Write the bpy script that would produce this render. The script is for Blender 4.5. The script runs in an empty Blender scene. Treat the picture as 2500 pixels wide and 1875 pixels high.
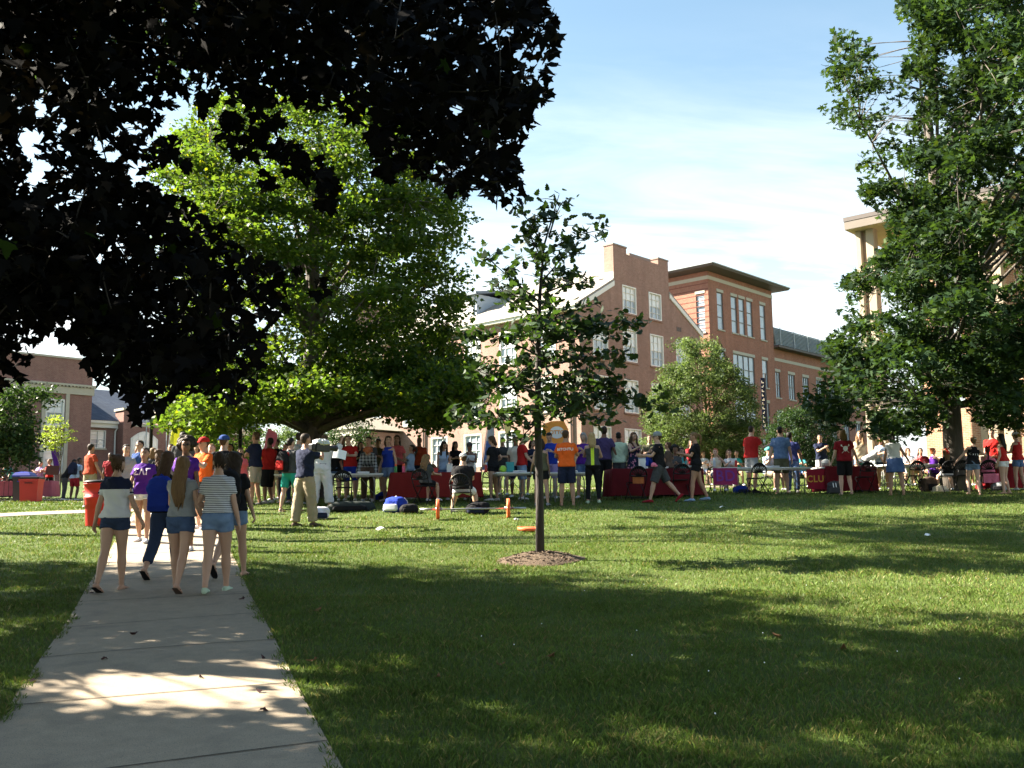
import bpy, math, random
import numpy as np
from mathutils import Vector, Matrix, Euler
from mathutils.bvhtree import BVHTree
R = math.radians
S = bpy.context.scene
COL = S.collection
rng = np.random.default_rng(7)
random.seed(7)

# ---------------------------------------------------------------- camera
F_PX, PITCH, ROLL, CX, CY, CZ = 2384., math.atan(.13), .0125, 1250., 937.5, 1.6
camd = bpy.data.cameras.new('camera'); cam = bpy.data.objects.new('camera', camd); COL.objects.link(cam)
camd.sensor_width = 36; camd.lens = 36*F_PX/2500; camd.clip_start = .05; camd.clip_end = 3000
CM = Matrix.Rotation(math.pi/2+PITCH, 3, 'X') @ Matrix.Rotation(-ROLL, 3, 'Z')
cam.matrix_world = Matrix.Translation((0, 0, CZ)) @ CM.to_4x4()
S.camera = cam
CMn = np.array(CM)
def ray(px, py): return CMn @ np.array([(px-CX)/F_PX, -(py-CY)/F_PX, -1.])
def at(px, py, Y):
    r = ray(px, py); return np.array([0, 0, CZ]) + r*(Y/r[1])
def proj(p):
    q = CMn.T @ (np.array(p, float)-np.array([0, 0, CZ])); return CX+F_PX*q[0]/-q[2], CY-F_PX*q[1]/-q[2]

def projv(C):
    q = (np.asarray(C)-np.array([0, 0, CZ]))@CMn; z = np.where(q[:, 2] < -.05, -q[:, 2], 1e-3)
    return np.stack([CX+F_PX*q[:, 0]/z, CY-F_PX*q[:, 1]/z], -1)
# ---------------------------------------------------------------- terrain
_PY = np.array([-60, -30, 0, 11, 19, 23, 26, 30, 40, 55, 67, 80, 120, 400, 900.])
_PZ = np.array([-2.6, -1.5, 0, .67, 1.32, 1.68, 1.9, 2.1, 2.55, 3.5, 4.3, 4.6, 5, 6, 6])
def _prof(y):
    return (np.interp(y-1.2, _PY, _PZ)+np.interp(y, _PY, _PZ)+np.interp(y+1.2, _PY, _PZ))/3
def _ss(t):
    t = np.clip(t, 0, 1); return t*t*(3-2*t)
def gz(x, y):
    x = np.asarray(x, float); y = np.asarray(y, float)
    d = np.interp(y, [0, 18, 23, 28, 38, 50, 75, 120], [0, 0, .03, .12, .28, .35, .2, 0])
    return _prof(y) - d*_ss((-4-x)/9) + .02*np.sin(x*.7+y*.4)+.015*np.sin(x*1.3-y*.9)
def gp(px, Y, up=0.):
    X = (px-CX)/2404*Y
    for _ in range(4):
        q = proj((X, Y, gz(X, Y)+up)); X += (px-q[0])/2404*Y
    return Vector((X, Y, float(gz(X, Y))))

def TD(px, d):
    """depth of things along the row of tables, which runs away to the right"""
    if px < 640 or not 22 <= d < 36: return d
    return float(np.interp(px, [640, 865, 1060, 1250, 1390, 1600, 1740, 1860, 2100, 2500], [25, 25.2, 25.5, 25.7, 26, 26.4, 27.3, 28, 28.35, 28.5]))+d-(23.5+(px-900)*.00175)
def gpt(px, d): return gp(px, TD(px, d))
# ---------------------------------------------------------------- objects
def tag(o, label=None, cat=None, group=None, kind=None):
    if label: o['label'] = label
    if cat: o['category'] = cat
    if group: o['group'] = group
    if kind: o['kind'] = kind
    return o
def empty(name, loc=(0, 0, 0), rz=0., label=None, cat=None, group=None):
    o = bpy.data.objects.new(name, None); COL.objects.link(o)
    o.location = loc; o.rotation_euler = (0, 0, rz); o.empty_display_size = .1
    return tag(o, label, cat, group)
def mesh_obj(name, V, Fc, mats, parent=None, mi=None, smooth=False, colattr=None):
    me = bpy.data.meshes.new(name)
    me.from_pydata([tuple(v) for v in V], [], Fc)
    return _fin(name, me, mats, parent, mi, smooth)
def _fin(name, me, mats, parent=None, mi=None, smooth=False):
    if not isinstance(mats, (list, tuple)): mats = [mats]
    for m in mats: me.materials.append(m)
    if mi is not None: me.polygons.foreach_set('material_index', np.asarray(mi, np.int32))
    if smooth: me.polygons.foreach_set('use_smooth', np.ones(len(me.polygons), bool))
    me.update()
    o = bpy.data.objects.new(name, me); COL.objects.link(o)
    if parent is not None: o.parent = parent
    return o
def np_mesh(name, V, nper, mats, parent=None, col=None, smooth=False):
    """many equal polygons of nper corners, V = (n*nper, 3)"""
    V = np.asarray(V, np.float32).reshape(-1, 3); n = len(V)//nper
    me = bpy.data.meshes.new(name)
    me.vertices.add(len(V)); me.vertices.foreach_set('co', V.ravel())
    me.loops.add(len(V)); me.loops.foreach_set('vertex_index', np.arange(len(V), dtype=np.int32))
    me.polygons.add(n); me.polygons.foreach_set('loop_start', np.arange(n, dtype=np.int32)*nper)
    if col is not None:
        a = me.color_attributes.new('tint', 'FLOAT_COLOR', 'POINT')
        a.data.foreach_set('color', np.repeat(np.asarray(col, np.float32), nper, axis=0).ravel())
    me.update(calc_edges=True)
    return _fin(name, me, mats, parent, None, smooth)
def copy_tree(o, parent=None):
    c = o.copy(); COL.objects.link(c)
    if parent is not None: c.parent = parent
    for ch in list(o.children): copy_tree(ch, c)
    return c

class MB:
    """collects shapes; build() links them as one mesh object"""
    def __init__(s): s.v = []; s.f = []; s.m = []
    def add(s, V, Fc, m=0):
        b = len(s.v); s.v += [tuple(map(float, p)) for p in V]
        s.f += [tuple(i+b for i in f) for f in Fc]; s.m += [m]*len(Fc); return s
    def box(s, x0, x1, y0, y1, z0, z1, m=0):
        V = [(x, y, z) for z in (z0, z1) for y in (y0, y1) for x in (x0, x1)]
        return s.add(V, [(0, 2, 3, 1), (4, 5, 7, 6), (0, 1, 5, 4), (2, 6, 7, 3), (0, 4, 6, 2), (1, 3, 7, 5)], m)
    def bbox(s, x0, x1, y0, y1, z0, z1, b=.01, m=0):
        """box with chamfered vertical and top edges"""
        def ring(k, z): return [(x0+k, y0+b), (x0+b, y0+k), (x1-b, y0+k), (x1-k, y0+b), (x1-k, y1-b), (x1-b, y1-k), (x0+b, y1-k), (x0+k, y1-b)], z
        rings = []
        for k, z in ((b*.7, z0), (0, z0+b), (0, z1-b), (b*.7, z1)):
            r, z = ring(k, z); rings.append([(x, y, z) for x, y in r])
        return s.loft(rings, m)
    def quad(s, a, b, c, d, m=0): return s.add([a, b, c, d], [(0, 1, 2, 3)], m)
    def loft(s, rings, m=0, cap=True):
        n = len(rings[0]); V = [p for r in rings for p in r]; Fc = []
        for i in range(len(rings)-1):
            for j in range(n):
                k = (j+1) % n
                Fc.append((i*n+j, i*n+k, (i+1)*n+k, (i+1)*n+j))
        if cap: Fc.append(tuple(range(n))[::-1]); Fc.append(tuple((len(rings)-1)*n+j for j in range(n)))
        return s.add(V, Fc, m)
    def tube(s, pts, rad, n=8, m=0, flat=None, cap=True):
        """tube along points; flat=(normal, ratio) squashes it along normal"""
        pts = [Vector(p) for p in pts]
        if not hasattr(rad, '__len__'): rad = [rad]*len(pts)
        t0 = (pts[1]-pts[0]).normalized()
        u = t0.orthogonal().normalized() if flat is None else (Vector(flat[0])-t0*t0.dot(Vector(flat[0]))).normalized()
        rings = []
        for i, p in enumerate(pts):
            t = (pts[min(i+1, len(pts)-1)]-pts[max(i-1, 0)]).normalized()
            u = (u-t*u.dot(t))
            u = u.normalized() if u.length > 1e-6 else t.orthogonal().normalized()
            w = t.cross(u)
            k = 1 if flat is None else flat[1]
            rings.append([p+(u*math.cos(a)*k+w*math.sin(a))*rad[i] for a in [2*math.pi*j/n for j in range(n)]])
        return s.loft(rings, m, cap)
    def lathe(s, prof, c=(0, 0, 0), n=16, m=0, sx=1, sy=1):
        rings = [[(c[0]+r*sx*math.cos(2*math.pi*j/n), c[1]+r*sy*math.sin(2*math.pi*j/n), c[2]+z) for j in range(n)] for r, z in prof]
        return s.loft(rings, m)
    def ball(s, c, r, n=12, k=8, m=0):
        if not hasattr(r, '__len__'): r = (r, r, r)
        rings = []
        for i in range(k+1):
            a = -math.pi/2+math.pi*(i+.02)/(k+.04)
            rings.append([(c[0]+r[0]*math.cos(a)*math.cos(2*math.pi*j/n), c[1]+r[1]*math.cos(a)*math.sin(2*math.pi*j/n), c[2]+r[2]*math.sin(a)) for j in range(n)])
        return s.loft(rings, m)
    def xf(s, M, i0=0):
        for i in range(i0, len(s.v)): s.v[i] = tuple(M @ Vector(s.v[i]))
        return s
    def build(s, name, mats, parent=None, smooth=False):
        return mesh_obj(name, s.v, s.f, mats, parent, s.m, smooth)

# ---------------------------------------------------------------- materials
_MC = {}
def new_mat(name):
    m = bpy.data.materials.new(name); m.use_nodes = True
    nt = m.node_tree; b = nt.nodes['Principled BSDF']
    return m, nt, b
def node(nt, typ, **kw):
    n = nt.nodes.new(typ)
    for k, v in kw.items():
        if k.startswith('i_'): n.inputs[k[2:].replace('_', ' ')].default_value = v
        else: setattr(n, k, v)
    return n
def mixc(nt, fac, a, b, blend='MIX'):
    n = nt.nodes.new('ShaderNodeMix'); n.data_type = 'RGBA'; n.blend_type = blend
    for i, v in ((0, fac), (6, a), (7, b)):
        if hasattr(v, 'links') or isinstance(v, bpy.types.NodeSocket): nt.links.new(v, n.inputs[i])
        elif i == 0: n.inputs[0].default_value = v
        else: n.inputs[i].default_value = (*v[:3], 1)
    return n.outputs[2]
def mathn(nt, op, a, b=0.):
    n = nt.nodes.new('ShaderNodeMath'); n.operation = op
    for i, v in ((0, a), (1, b)):
        if isinstance(v, bpy.types.NodeSocket): nt.links.new(v, n.inputs[i])
        else: n.inputs[i].default_value = v
    return n.outputs[0]
def mat(name, col, rough=.6, var=.12, scale=8., bump=0., bscale=60., metal=0., spec=.3):
    """plain material with a soft noise variation of the colour and an optional bump"""
    key = (name, tuple(col))
    if key in _MC: return _MC[key]
    m, nt, b = new_mat(name)
    tc = node(nt, 'ShaderNodeTexCoord')
    nz = node(nt, 'ShaderNodeTexNoise', i_Scale=scale, i_Detail=4.)
    nt.links.new(tc.outputs['Object'], nz.inputs['Vector'])
    lo = [max(0, c*(1-var)) for c in col]; hi = [min(1, c*(1+var)) for c in col]
    nt.links.new(mixc(nt, nz.outputs['Fac'], lo, hi), b.inputs['Base Color'])
    b.inputs['Roughness'].default_value = rough; b.inputs['Metallic'].default_value = metal
    b.inputs['Specular IOR Level'].default_value = spec
    if bump:
        n2 = node(nt, 'ShaderNodeTexNoise', i_Scale=bscale, i_Detail=3.)
        nt.links.new(tc.outputs['Object'], n2.inputs['Vector'])
        bp = node(nt, 'ShaderNodeBump', i_Strength=bump, i_Distance=.02)
        nt.links.new(n2.outputs['Fac'], bp.inputs['Height']); nt.links.new(bp.outputs['Normal'], b.inputs['Normal'])
    _MC[key] = m
    return m
def leaf_mat(name, col, trans=.35, rough=.45, tcol=None, spec=.35):
    m, nt, b = new_mat(name)
    at_ = node(nt, 'ShaderNodeAttribute', attribute_name='tint')
    c = mixc(nt, 1., col, at_.outputs['Color'], 'MULTIPLY')
    nt.links.new(c, b.inputs['Base Color']); b.inputs['Roughness'].default_value = rough
    b.inputs['Specular IOR Level'].default_value = spec
    tr = node(nt, 'ShaderNodeBsdfTranslucent'); nt.links.new(mixc(nt, 1., tcol or col, at_.outputs['Color'], 'MULTIPLY'), tr.inputs['Color'])
    mx = node(nt, 'ShaderNodeMixShader'); mx.inputs[0].default_value = trans
    nt.links.new(b.outputs[0], mx.inputs[1]); nt.links.new(tr.outputs[0], mx.inputs[2])
    nt.links.new(mx.outputs[0], nt.nodes['Material Output'].inputs['Surface'])
    return m
# ---------------------------------------------------------------- light and sky
SUN_EL, SUN_AZ = R(36), R(-76)         # azimuth clockwise from +Y: the sun stands to the left, a little ahead
sd = Vector((math.sin(SUN_AZ)*math.cos(SUN_EL), math.cos(SUN_AZ)*math.cos(SUN_EL), math.sin(SUN_EL)))
ld = bpy.data.lights.new('sun', 'SUN'); ld.energy = 5.0; ld.angle = R(.55); ld.color = (1, .90, .74)
sun = bpy.data.objects.new('sun', ld); COL.objects.link(sun)
sun.rotation_euler = sd.to_track_quat('Z', 'Y').to_euler()
W = bpy.data.worlds.new('World'); S.world = W; W.use_nodes = True
nt = W.node_tree; bg = nt.nodes['Background']
sky = node(nt, 'ShaderNodeTexSky', sky_type='NISHITA', sun_disc=False, sun_elevation=SUN_EL, sun_rotation=SUN_AZ, air_density=1.25, dust_density=.7, ozone_density=1.6)
tc = node(nt, 'ShaderNodeTexCoord')
# thin cirrus: noise on the sky dome, stretched by dividing the direction by its height
sep = node(nt, 'ShaderNodeSeparateXYZ'); nt.links.new(tc.outputs['Generated'], sep.inputs[0])
den = mathn(nt, 'ADD', mathn(nt, 'MAXIMUM', sep.outputs[2], 0.), .18)
cmb = node(nt, 'ShaderNodeCombineXYZ')
nt.links.new(mathn(nt, 'DIVIDE', sep.outputs[0], den), cmb.inputs[0]); nt.links.new(mathn(nt, 'DIVIDE', sep.outputs[1], den), cmb.inputs[1])
mp = node(nt, 'ShaderNodeMapping'); mp.inputs['Rotation'].default_value = (0, 0, R(-28)); mp.inputs['Scale'].default_value = (1.0, 2.9, 1); mp.inputs['Location'].default_value = (.35, .1, 0)
nt.links.new(cmb.outputs[0], mp.inputs[0])
cn = node(nt, 'ShaderNodeTexNoise', i_Scale=1.1, i_Detail=9., i_Roughness=.6, i_Distortion=.9); nt.links.new(mp.outputs[0], cn.inputs['Vector'])
cr = node(nt, 'ShaderNodeValToRGB'); cr.color_ramp.elements[0].position = .38; cr.color_ramp.elements[1].position = .80
nt.links.new(cn.outputs['Fac'], cr.inputs[0])
hz = node(nt, 'ShaderNodeMapRange'); hz.inputs[1].default_value = .47; hz.inputs[2].default_value = .20; nt.links.new(sep.outputs[2], hz.inputs[0])
hz2 = node(nt, 'ShaderNodeMapRange'); hz2.inputs[1].default_value = .5; hz2.inputs[2].default_value = .1; hz2.inputs[3].default_value = 0.; hz2.inputs[4].default_value = .40; nt.links.new(sep.outputs[2], hz2.inputs[0])
cf = mathn(nt, 'MULTIPLY', mathn(nt, 'ADD', mathn(nt, 'MULTIPLY', cr.outputs[0], .9), hz2.outputs[0]), hz.outputs[0])
cf = mathn(nt, 'MINIMUM', cf, .95)
nt.links.new(mixc(nt, cf, mixc(nt, .07, mixc(nt, 1., sky.outputs[0], (1.0, 1.14, 1.08), 'MULTIPLY'), (6.5, 7.2, 7.6)), (7.6, 7.75, 7.85)), bg.inputs[0]); bg.inputs[1].default_value = .0325
S.view_settings.view_transform = 'Standard'; S.view_settings.look = 'None'; S.view_settings.exposure = 2.8; S.view_settings.gamma = 1
S.cycles.use_adaptive_sampling = True; S.cycles.adaptive_threshold = .02; S.cycles.max_bounces = 6; S.cycles.diffuse_bounces = 3; S.cycles.transparent_max_bounces = 4
S.cycles.sample_clamp_indirect = 8; S.cycles.caustics_reflective = False; S.cycles.caustics_refractive = False
S.cycles.use_denoising = True

# ---------------------------------------------------------------- the lawn
def ground_mat():
    m, nt, b = new_mat('lawn')
    tc = node(nt, 'ShaderNodeTexCoord')
    def nz(sc, det=4.):
        n = node(nt, 'ShaderNodeTexNoise', i_Scale=sc, i_Detail=det); nt.links.new(tc.outputs['Object'], n.inputs['Vector']); return n.outputs['Fac']
    def ramp(v, a, c):
        r = node(nt, 'ShaderNodeValToRGB'); r.color_ramp.elements[0].position = a; r.color_ramp.elements[1].position = c; nt.links.new(v, r.inputs[0]); return r.outputs[0]
    c = mixc(nt, ramp(nz(.35), .35, .7), (.062, .104, .018), (.098, .132, .033))
    c = mixc(nt, ramp(nz(2.2), .45, .75), c, (.105, .115, .04))
    c = mixc(nt, ramp(nz(45., 6.), .35, .75), c, (.045, .068, .012))
    nt.links.new(c, b.inputs['Base Color']); b.inputs['Roughness'].default_value = .85; b.inputs['Specular IOR Level'].default_value = .15
    n = node(nt, 'ShaderNodeBump', i_Strength=.9, i_Distance=.05); nt.links.new(nz(38., 6.), n.inputs['Height']); nt.links.new(n.outputs[0], b.inputs['Normal'])
    return m
M_LAWN = ground_mat()
xs = np.concatenate([np.linspace(-700, -60, 10)[:-1], np.linspace(-60, -24, 13)[:-1], np.linspace(-24, 24, 97)[:-1], np.linspace(24, 60, 13)[:-1], np.linspace(60, 700, 10)])
ys = np.concatenate([np.linspace(-40, 0, 9)[:-1], np.linspace(0, 60, 121)[:-1], np.linspace(60, 140, 21)[:-1], np.linspace(140, 1400, 12)])
gx, gy = np.meshgrid(xs, ys)
gv = np.stack([gx, gy, gz(gx, gy)], -1).reshape(-1, 3); nx = len(xs)
gf = [(j*nx+i, j*nx+i+1, (j+1)*nx+i+1, (j+1)*nx+i) for j in range(len(ys)-1) for i in range(nx-1)]
tag(mesh_obj('ground', gv, gf, M_LAWN, smooth=True), 'sloping green lawn', None, None, 'structure')

# ---------------------------------------------------------------- paths
def conc_mat():
    m, nt, b = new_mat('concrete')
    tc = node(nt, 'ShaderNodeTexCoord')
    def nz(sc, det=5.):
        n = node(nt, 'ShaderNodeTexNoise', i_Scale=sc, i_Detail=det); nt.links.new(tc.outputs['Object'], n.inputs['Vector']); return n.outputs['Fac']
    c = mixc(nt, nz(1.1), (.36, .285, .205), (.475, .385, .28))
    c = mixc(nt, nz(9.), c, (.26, .21, .155))
    sp = node(nt, 'ShaderNodeValToRGB'); sp.color_ramp.elements[0].position = .46; sp.color_ramp.elements[1].position = .70; nt.links.new(nz(170., 3.), sp.inputs[0])
    c = mixc(nt, sp.outputs[0], c, (.17, .155, .13))
    st = node(nt, 'ShaderNodeValToRGB'); st.color_ramp.elements[0].position = .56; st.color_ramp.elements[1].position = .72; nt.links.new(nz(2.7, 8.), st.inputs[0])
    c = mixc(nt, mathn(nt, 'MULTIPLY', st.outputs[0], .5), c, (.16, .14, .115))
    nt.links.new(c, b.inputs['Base Color']); b.inputs['Roughness'].default_value = .8; b.inputs['Specular IOR Level'].default_value = .2
    n = node(nt, 'ShaderNodeBump', i_Strength=.35, i_Distance=.01); nt.links.new(nz(150., 4.), n.inputs['Height']); nt.links.new(n.outputs[0], b.inputs['Normal'])
    return m
M_CONC = conc_mat(); M_JOINT = mat('joint', (.075, .065, .052), .95)
def gint(px, py):
    """ground point seen at a pixel of the photograph"""
    r = ray(px, py); t = 1.
    for _ in range(4000):
        p = np.array([0, 0, CZ])+r*t
        if p[2] <= gz(p[0], p[1]): break
        t += .02
    return p
A0, A1 = gint(0, 1757), gint(241, 1395); B0, B1 = gint(836, 1870), gint(593, 1418)
pd = ((A1-A0)[:2]/np.linalg.norm((A1-A0)[:2])+(B1-B0)[:2]/np.linalg.norm((B1-B0)[:2])); pd /= np.linalg.norm(pd)
pn = np.array([pd[1], -pd[0]])
wl, wr = float(A1[:2]@pn), float(B1[:2]@pn)
wl = (float(A0[:2]@pn)+wl)/2; wr = (float(B0[:2]@pn)+wr)/2
def strip(name, fn, s0, s1, w0, w1, step=.5, up=.012, mt=None, thick=.08):
    n = max(2, int((s1-s0)/step)+1); V = []; Fc = []
    for i, s_ in enumerate(np.linspace(s0, s1, n)):
        for w_ in np.linspace(w0, w1, 5):
            p = fn(s_, w_); V.append((p[0], p[1], float(gz(*p))+up))
    for i in range(n-1):
        for j in range(4): a = i*5+j; Fc.append((a, a+1, a+6, a+5))
    b = len(V); V += [(x, y, z-thick) for x, y, z in V]
    for i in range(n-1):
        Fc.append((i*5, (i+1)*5, b+(i+1)*5, b+i*5)); Fc.append((i*5+4, b+i*5+4, b+(i+1)*5+4, (i+1)*5+4))
    return mesh_obj(name, V, Fc, mt or M_CONC)
pf = lambda s_, w_: pd*s_+pn*w_
PATH_END = 25.5
tag(strip('sidewalk', pf, -4, PATH_END, wl, wr), 'straight pale concrete walk running away up the lawn', None, None, 'structure')
# tooled joints across the walk, and the two paths that cross the lawn further on
jm = MB()
for k in range(-2, 17):
    s_ = 4.05+k*1.52
    for a, b_ in zip(np.linspace(wl, wr, 9)[:-1], np.linspace(wl, wr, 9)[1:]):
        q = [pf(s_-.007, a), pf(s_-.007, b_), pf(s_+.007, b_), pf(s_+.007, a)]
        jm.quad(*[(p[0], p[1], float(gz(*p))+.016) for p in q])
jo = jm.build('sidewalk_joints', M_JOINT); tag(jo, 'tooled joints across the walk', None, None, 'structure')
c0 = gint(0, 1258); c1 = gint(235, 1249)
cd = (c1-c0)[:2]; cl = np.linalg.norm(cd); cd /= cl; cn_ = np.array([-cd[1], cd[0]])
tag(strip('side_path', lambda s_, w_: c0[:2]+cd*s_+cn_*w_, -25, cl+1.2, -.5, .5, up=.014), 'narrow pale path crossing to the left', None, None, 'structure')
tag(strip('plaza_path', lambda s_, w_: np.array([s_, 38.+w_]), -48, -6, -2.5, 3., up=.014), 'paved strip under the far tables', None, None, 'structure')
tag(strip('far_walk', lambda s_, w_: np.array([s_, 36.5+w_-.06*s_]), -4.5, 40, -1.0, 1.0, up=.016), 'pale walk behind the tables', None, None, 'structure')

# ---------------------------------------------------------------- grass blades
def in_path(x, y):
    s_ = x*pd[0]+y*pd[1]; w_ = x*pn[0]+y*pn[1]
    edge = .03*np.sin(s_*2.3)+.025*np.sin(s_*7)+.02*np.sin(s_*23)-.02
    a = (w_ > wl+.015-edge) & (w_ < wr-.015+edge) & (s_ < PATH_END)
    p = np.stack([x, y], -1)-c0[:2]; u = p@cd; v = p@cn_
    return a | ((np.abs(v) < .72) & (u < cl+1.2))
def blades(y0, y1, dens, h, w):
    xm = .6*y1+2.6; n = int((y1-y0)*2*xm*dens)
    x = rng.uniform(-xm, xm, n); y = rng.uniform(y0, y1, n)
    tuft = np.sin(x*3.1+1.7*np.sin(y*2.3))*np.sin(y*3.7+1.3*np.sin(x*1.9))
    k = (np.abs(x) < .58*y+2.5) & ~in_path(x, y) & (rng.random(n) < .72+.28*tuft)
    k &= ~(((x-.40)/.6)**2+((y-13.88)/.6)**2 < 1)
    x, y, tuft = x[k], y[k], tuft[k]; n = len(x); z = gz(x, y)
    hh = h*rng.uniform(.45, 1.25, n)*(1+.35*np.clip(tuft, 0, 1)); a = rng.uniform(0, 2*np.pi, n); le = rng.normal(.35, .45, n)*hh; la = rng.uniform(0, 2*np.pi, n)
    ww = w*rng.uniform(.6, 1.3, n)
    dx, dy = np.cos(a)*ww/2, np.sin(a)*ww/2; lx, ly = np.cos(la)*le, np.sin(la)*le
    P = np.empty((n, 4, 3))
    P[:, 0] = np.stack([x-dx, y-dy, z-.01], -1); P[:, 1] = np.stack([x+dx, y+dy, z-.01], -1)
    P[:, 2] = np.stack([x+lx*.45+dx*.7, y+ly*.45+dy*.7, z+hh*.62], -1); P[:, 3] = np.stack([x+lx, y+ly, z+hh*.97], -1)
    dry = rng.random(n); col = np.ones((n, 4))
    col[:, :3] = np.array([.086, .136, .026])*rng.uniform(.65, 1.3, (n, 1))
    pt = np.sin(x*.9+2*np.sin(y*.55))*np.sin(y*1.1+1.7*np.sin(x*.7+1)); col[:, :3] *= (1+.16*pt)[:, None]; d2 = dry > .87-.14*np.clip(pt, 0, 1); col[d2, :3] = np.array([.20, .18, .07])*rng.uniform(.6, 1.2, (d2.sum(), 1))
    return P, col
gr = [blades(4.2, 7.5, 6800, .036, .0036), blades(7.5, 11, 4200, .036, .0048), blades(11, 16, 2000, .036, .007), blades(16, 21, 900, .037, .011), blades(21, 27.5, 420, .04, .016), blades(27.5, 42, 90, .06, .03)]
P = np.concatenate([g[0] for g in gr]); C_ = np.concatenate([g[1] for g in gr])
M_GRASS = leaf_mat('grass_blade', (1, 1, 1), .3, .5, (1.2, 1.22, .75), .2)
tag(np_mesh('grass', P, 4, M_GRASS, col=C_), 'short mown grass of the lawn', None, None, 'stuff')
# ---------------------------------------------------------------- wall materials
def brick_mat(name, c1, c2, mortar, bw=.21, bh=.075, course=None):
    m, nt, b = new_mat(name)
    tc = node(nt, 'ShaderNodeTexCoord'); sp = node(nt, 'ShaderNodeSeparateXYZ'); nt.links.new(tc.outputs['Object'], sp.inputs[0])
    cb = node(nt, 'ShaderNodeCombineXYZ'); nt.links.new(mathn(nt, 'ADD', sp.outputs[0], sp.outputs[1]), cb.inputs[0]); nt.links.new(sp.outputs[2], cb.inputs[1])
    br = node(nt, 'ShaderNodeTexBrick'); nt.links.new(cb.outputs[0], br.inputs['Vector'])
    br.inputs['Color1'].default_value = (*c1, 1); br.inputs['Color2'].default_value = (*c2, 1); br.inputs['Mortar'].default_value = (*mortar, 1)
    br.inputs['Scale'].default_value = 1; br.inputs['Mortar Size'].default_value = .008; br.inputs['Brick Width'].default_value = bw; br.inputs['Row Height'].default_value = bh
    br.inputs['Bias'].default_value = 0
    n = node(nt, 'ShaderNodeTexNoise', i_Scale=.6, i_Detail=5.); nt.links.new(tc.outputs['Object'], n.inputs['Vector'])
    c = mixc(nt, .55, br.outputs['Color'], mixc(nt, n.outputs['Fac'], (.55, .5, .5), (1.35, 1.3, 1.3)), 'MULTIPLY')
    sm = node(nt, 'ShaderNodeMapping'); sm.inputs['Scale'].default_value = (1.4, .12, 1); nt.links.new(cb.outputs[0], sm.inputs[0]); n4 = node(nt, 'ShaderNodeTexNoise', i_Scale=1.5, i_Detail=6.); nt.links.new(sm.outputs[0], n4.inputs['Vector'])
    c = mixc(nt, .5, c, mixc(nt, n4.outputs['Fac'], (.55, .55, .56), (1.4, 1.38, 1.36)), 'MULTIPLY')
    n3 = node(nt, 'ShaderNodeTexNoise', i_Scale=5., i_Detail=3.); nt.links.new(cb.outputs[0], n3.inputs['Vector'])
    c = mixc(nt, .35, c, mixc(nt, n3.outputs['Fac'], (.5, .5, .5), (1.5, 1.5, 1.5)), 'MULTIPLY')
    nt.links.new(c, b.inputs['Base Color']); b.inputs['Roughness'].default_value = .88; b.inputs['Specular IOR Level'].default_value = .15
    return m
M_BRICK = brick_mat('brick_hall', (.275, .165, .138), (.22, .128, .106), (.33, .27, .22))
M_BRICK2 = brick_mat('brick_tower', (.31, .135, .092), (.25, .105, .072), (.30, .22, .17))
M_BRICK3 = brick_mat('brick_library', (.46, .25, .15), (.33, .16, .10), (.50, .42, .33), .24, .09)
M_BRICK4 = brick_mat('brick_union', (.235, .125, .108), (.19, .097, .085), (.27, .21, .18))
M_TRIM = mat('white_trim', (.66, .65, .62), .5, .05); M_STONE = mat('limestone', (.40, .375, .31), .8, .12, 3)
M_GLASS = mat('window_glass', (.30, .36, .42), .06, .25, .8, spec=1.); M_BLIND = mat('window_blind', (.62, .65, .66), .12, .12, 2, spec=.9)
M_SLATE = brick_mat('slate_roof', (.30, .285, .255), (.24, .23, .21), (.15, .14, .13), .3, .2)
M_SHING = brick_mat('blue_shingle', (.075, .10, .145), (.095, .12, .165), (.05, .065, .09), .3, .16)
M_METAL = mat('metal_roof', (.33, .36, .38), .45, .1, 2, metal=.3); M_DARK = mat('dark_eave', (.10, .085, .08), .7)
M_CAST = mat('cast_concrete', (.34, .275, .205), .85, .1, 2.5, .2, 25); M_PIPE = mat('downpipe', (.17, .12, .10), .5); M_BRONZE = mat('bronze_frame', (.13, .12, .115), .4)
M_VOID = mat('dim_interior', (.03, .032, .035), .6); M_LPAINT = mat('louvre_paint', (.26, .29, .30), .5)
A_ = R(47.5); UX = np.array([math.cos(A_), math.sin(A_)])

def wall(mb, axis, off, a0, a1, z0, z1, holes=(), t=.22, inward=1, m=0, top=None):
    """sheet on local plane y=off (axis 'x') or x=off (axis 'y') with rectangular openings and their reveals"""
    P = (lambda a, z, d=0: (a, off+d*inward, z)) if axis == 'x' else (lambda a, z, d=0: (off+d*inward, a, z))
    A = sorted({a0, a1, *[h[0] for h in holes], *[h[1] for h in holes]}); Z = sorted({z0, z1, *[h[2] for h in holes], *[h[3] for h in holes]})
    A = [a for a in A if a0 <= a <= a1]; Z = [z for z in Z if z0 <= z <= z1]
    for i in range(len(A)-1):
        for j in range(len(Z)-1):
            ca, cz = (A[i]+A[i+1])/2, (Z[j]+Z[j+1])/2
            if any(h[0] < ca < h[1] and h[2] < cz < h[3] for h in holes): continue
            mb.quad(P(A[i], Z[j]), P(A[i+1], Z[j]), P(A[i+1], Z[j+1]), P(A[i], Z[j+1]), m)
    for h in holes:
        mb.quad(P(h[0], h[2]), P(h[0], h[3]), P(h[0], h[3], t), P(h[0], h[2], t), m); mb.quad(P(h[1], h[2]), P(h[1], h[3]), P(h[1], h[3], t), P(h[1], h[2], t), m)
        mb.quad(P(h[0], h[3]), P(h[1], h[3]), P(h[1], h[3], t), P(h[0], h[3], t), m); mb.quad(P(h[0], h[2]), P(h[1], h[2]), P(h[1], h[2], t), P(h[0], h[2], t), m)
    return mb
_WIN = {}
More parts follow.
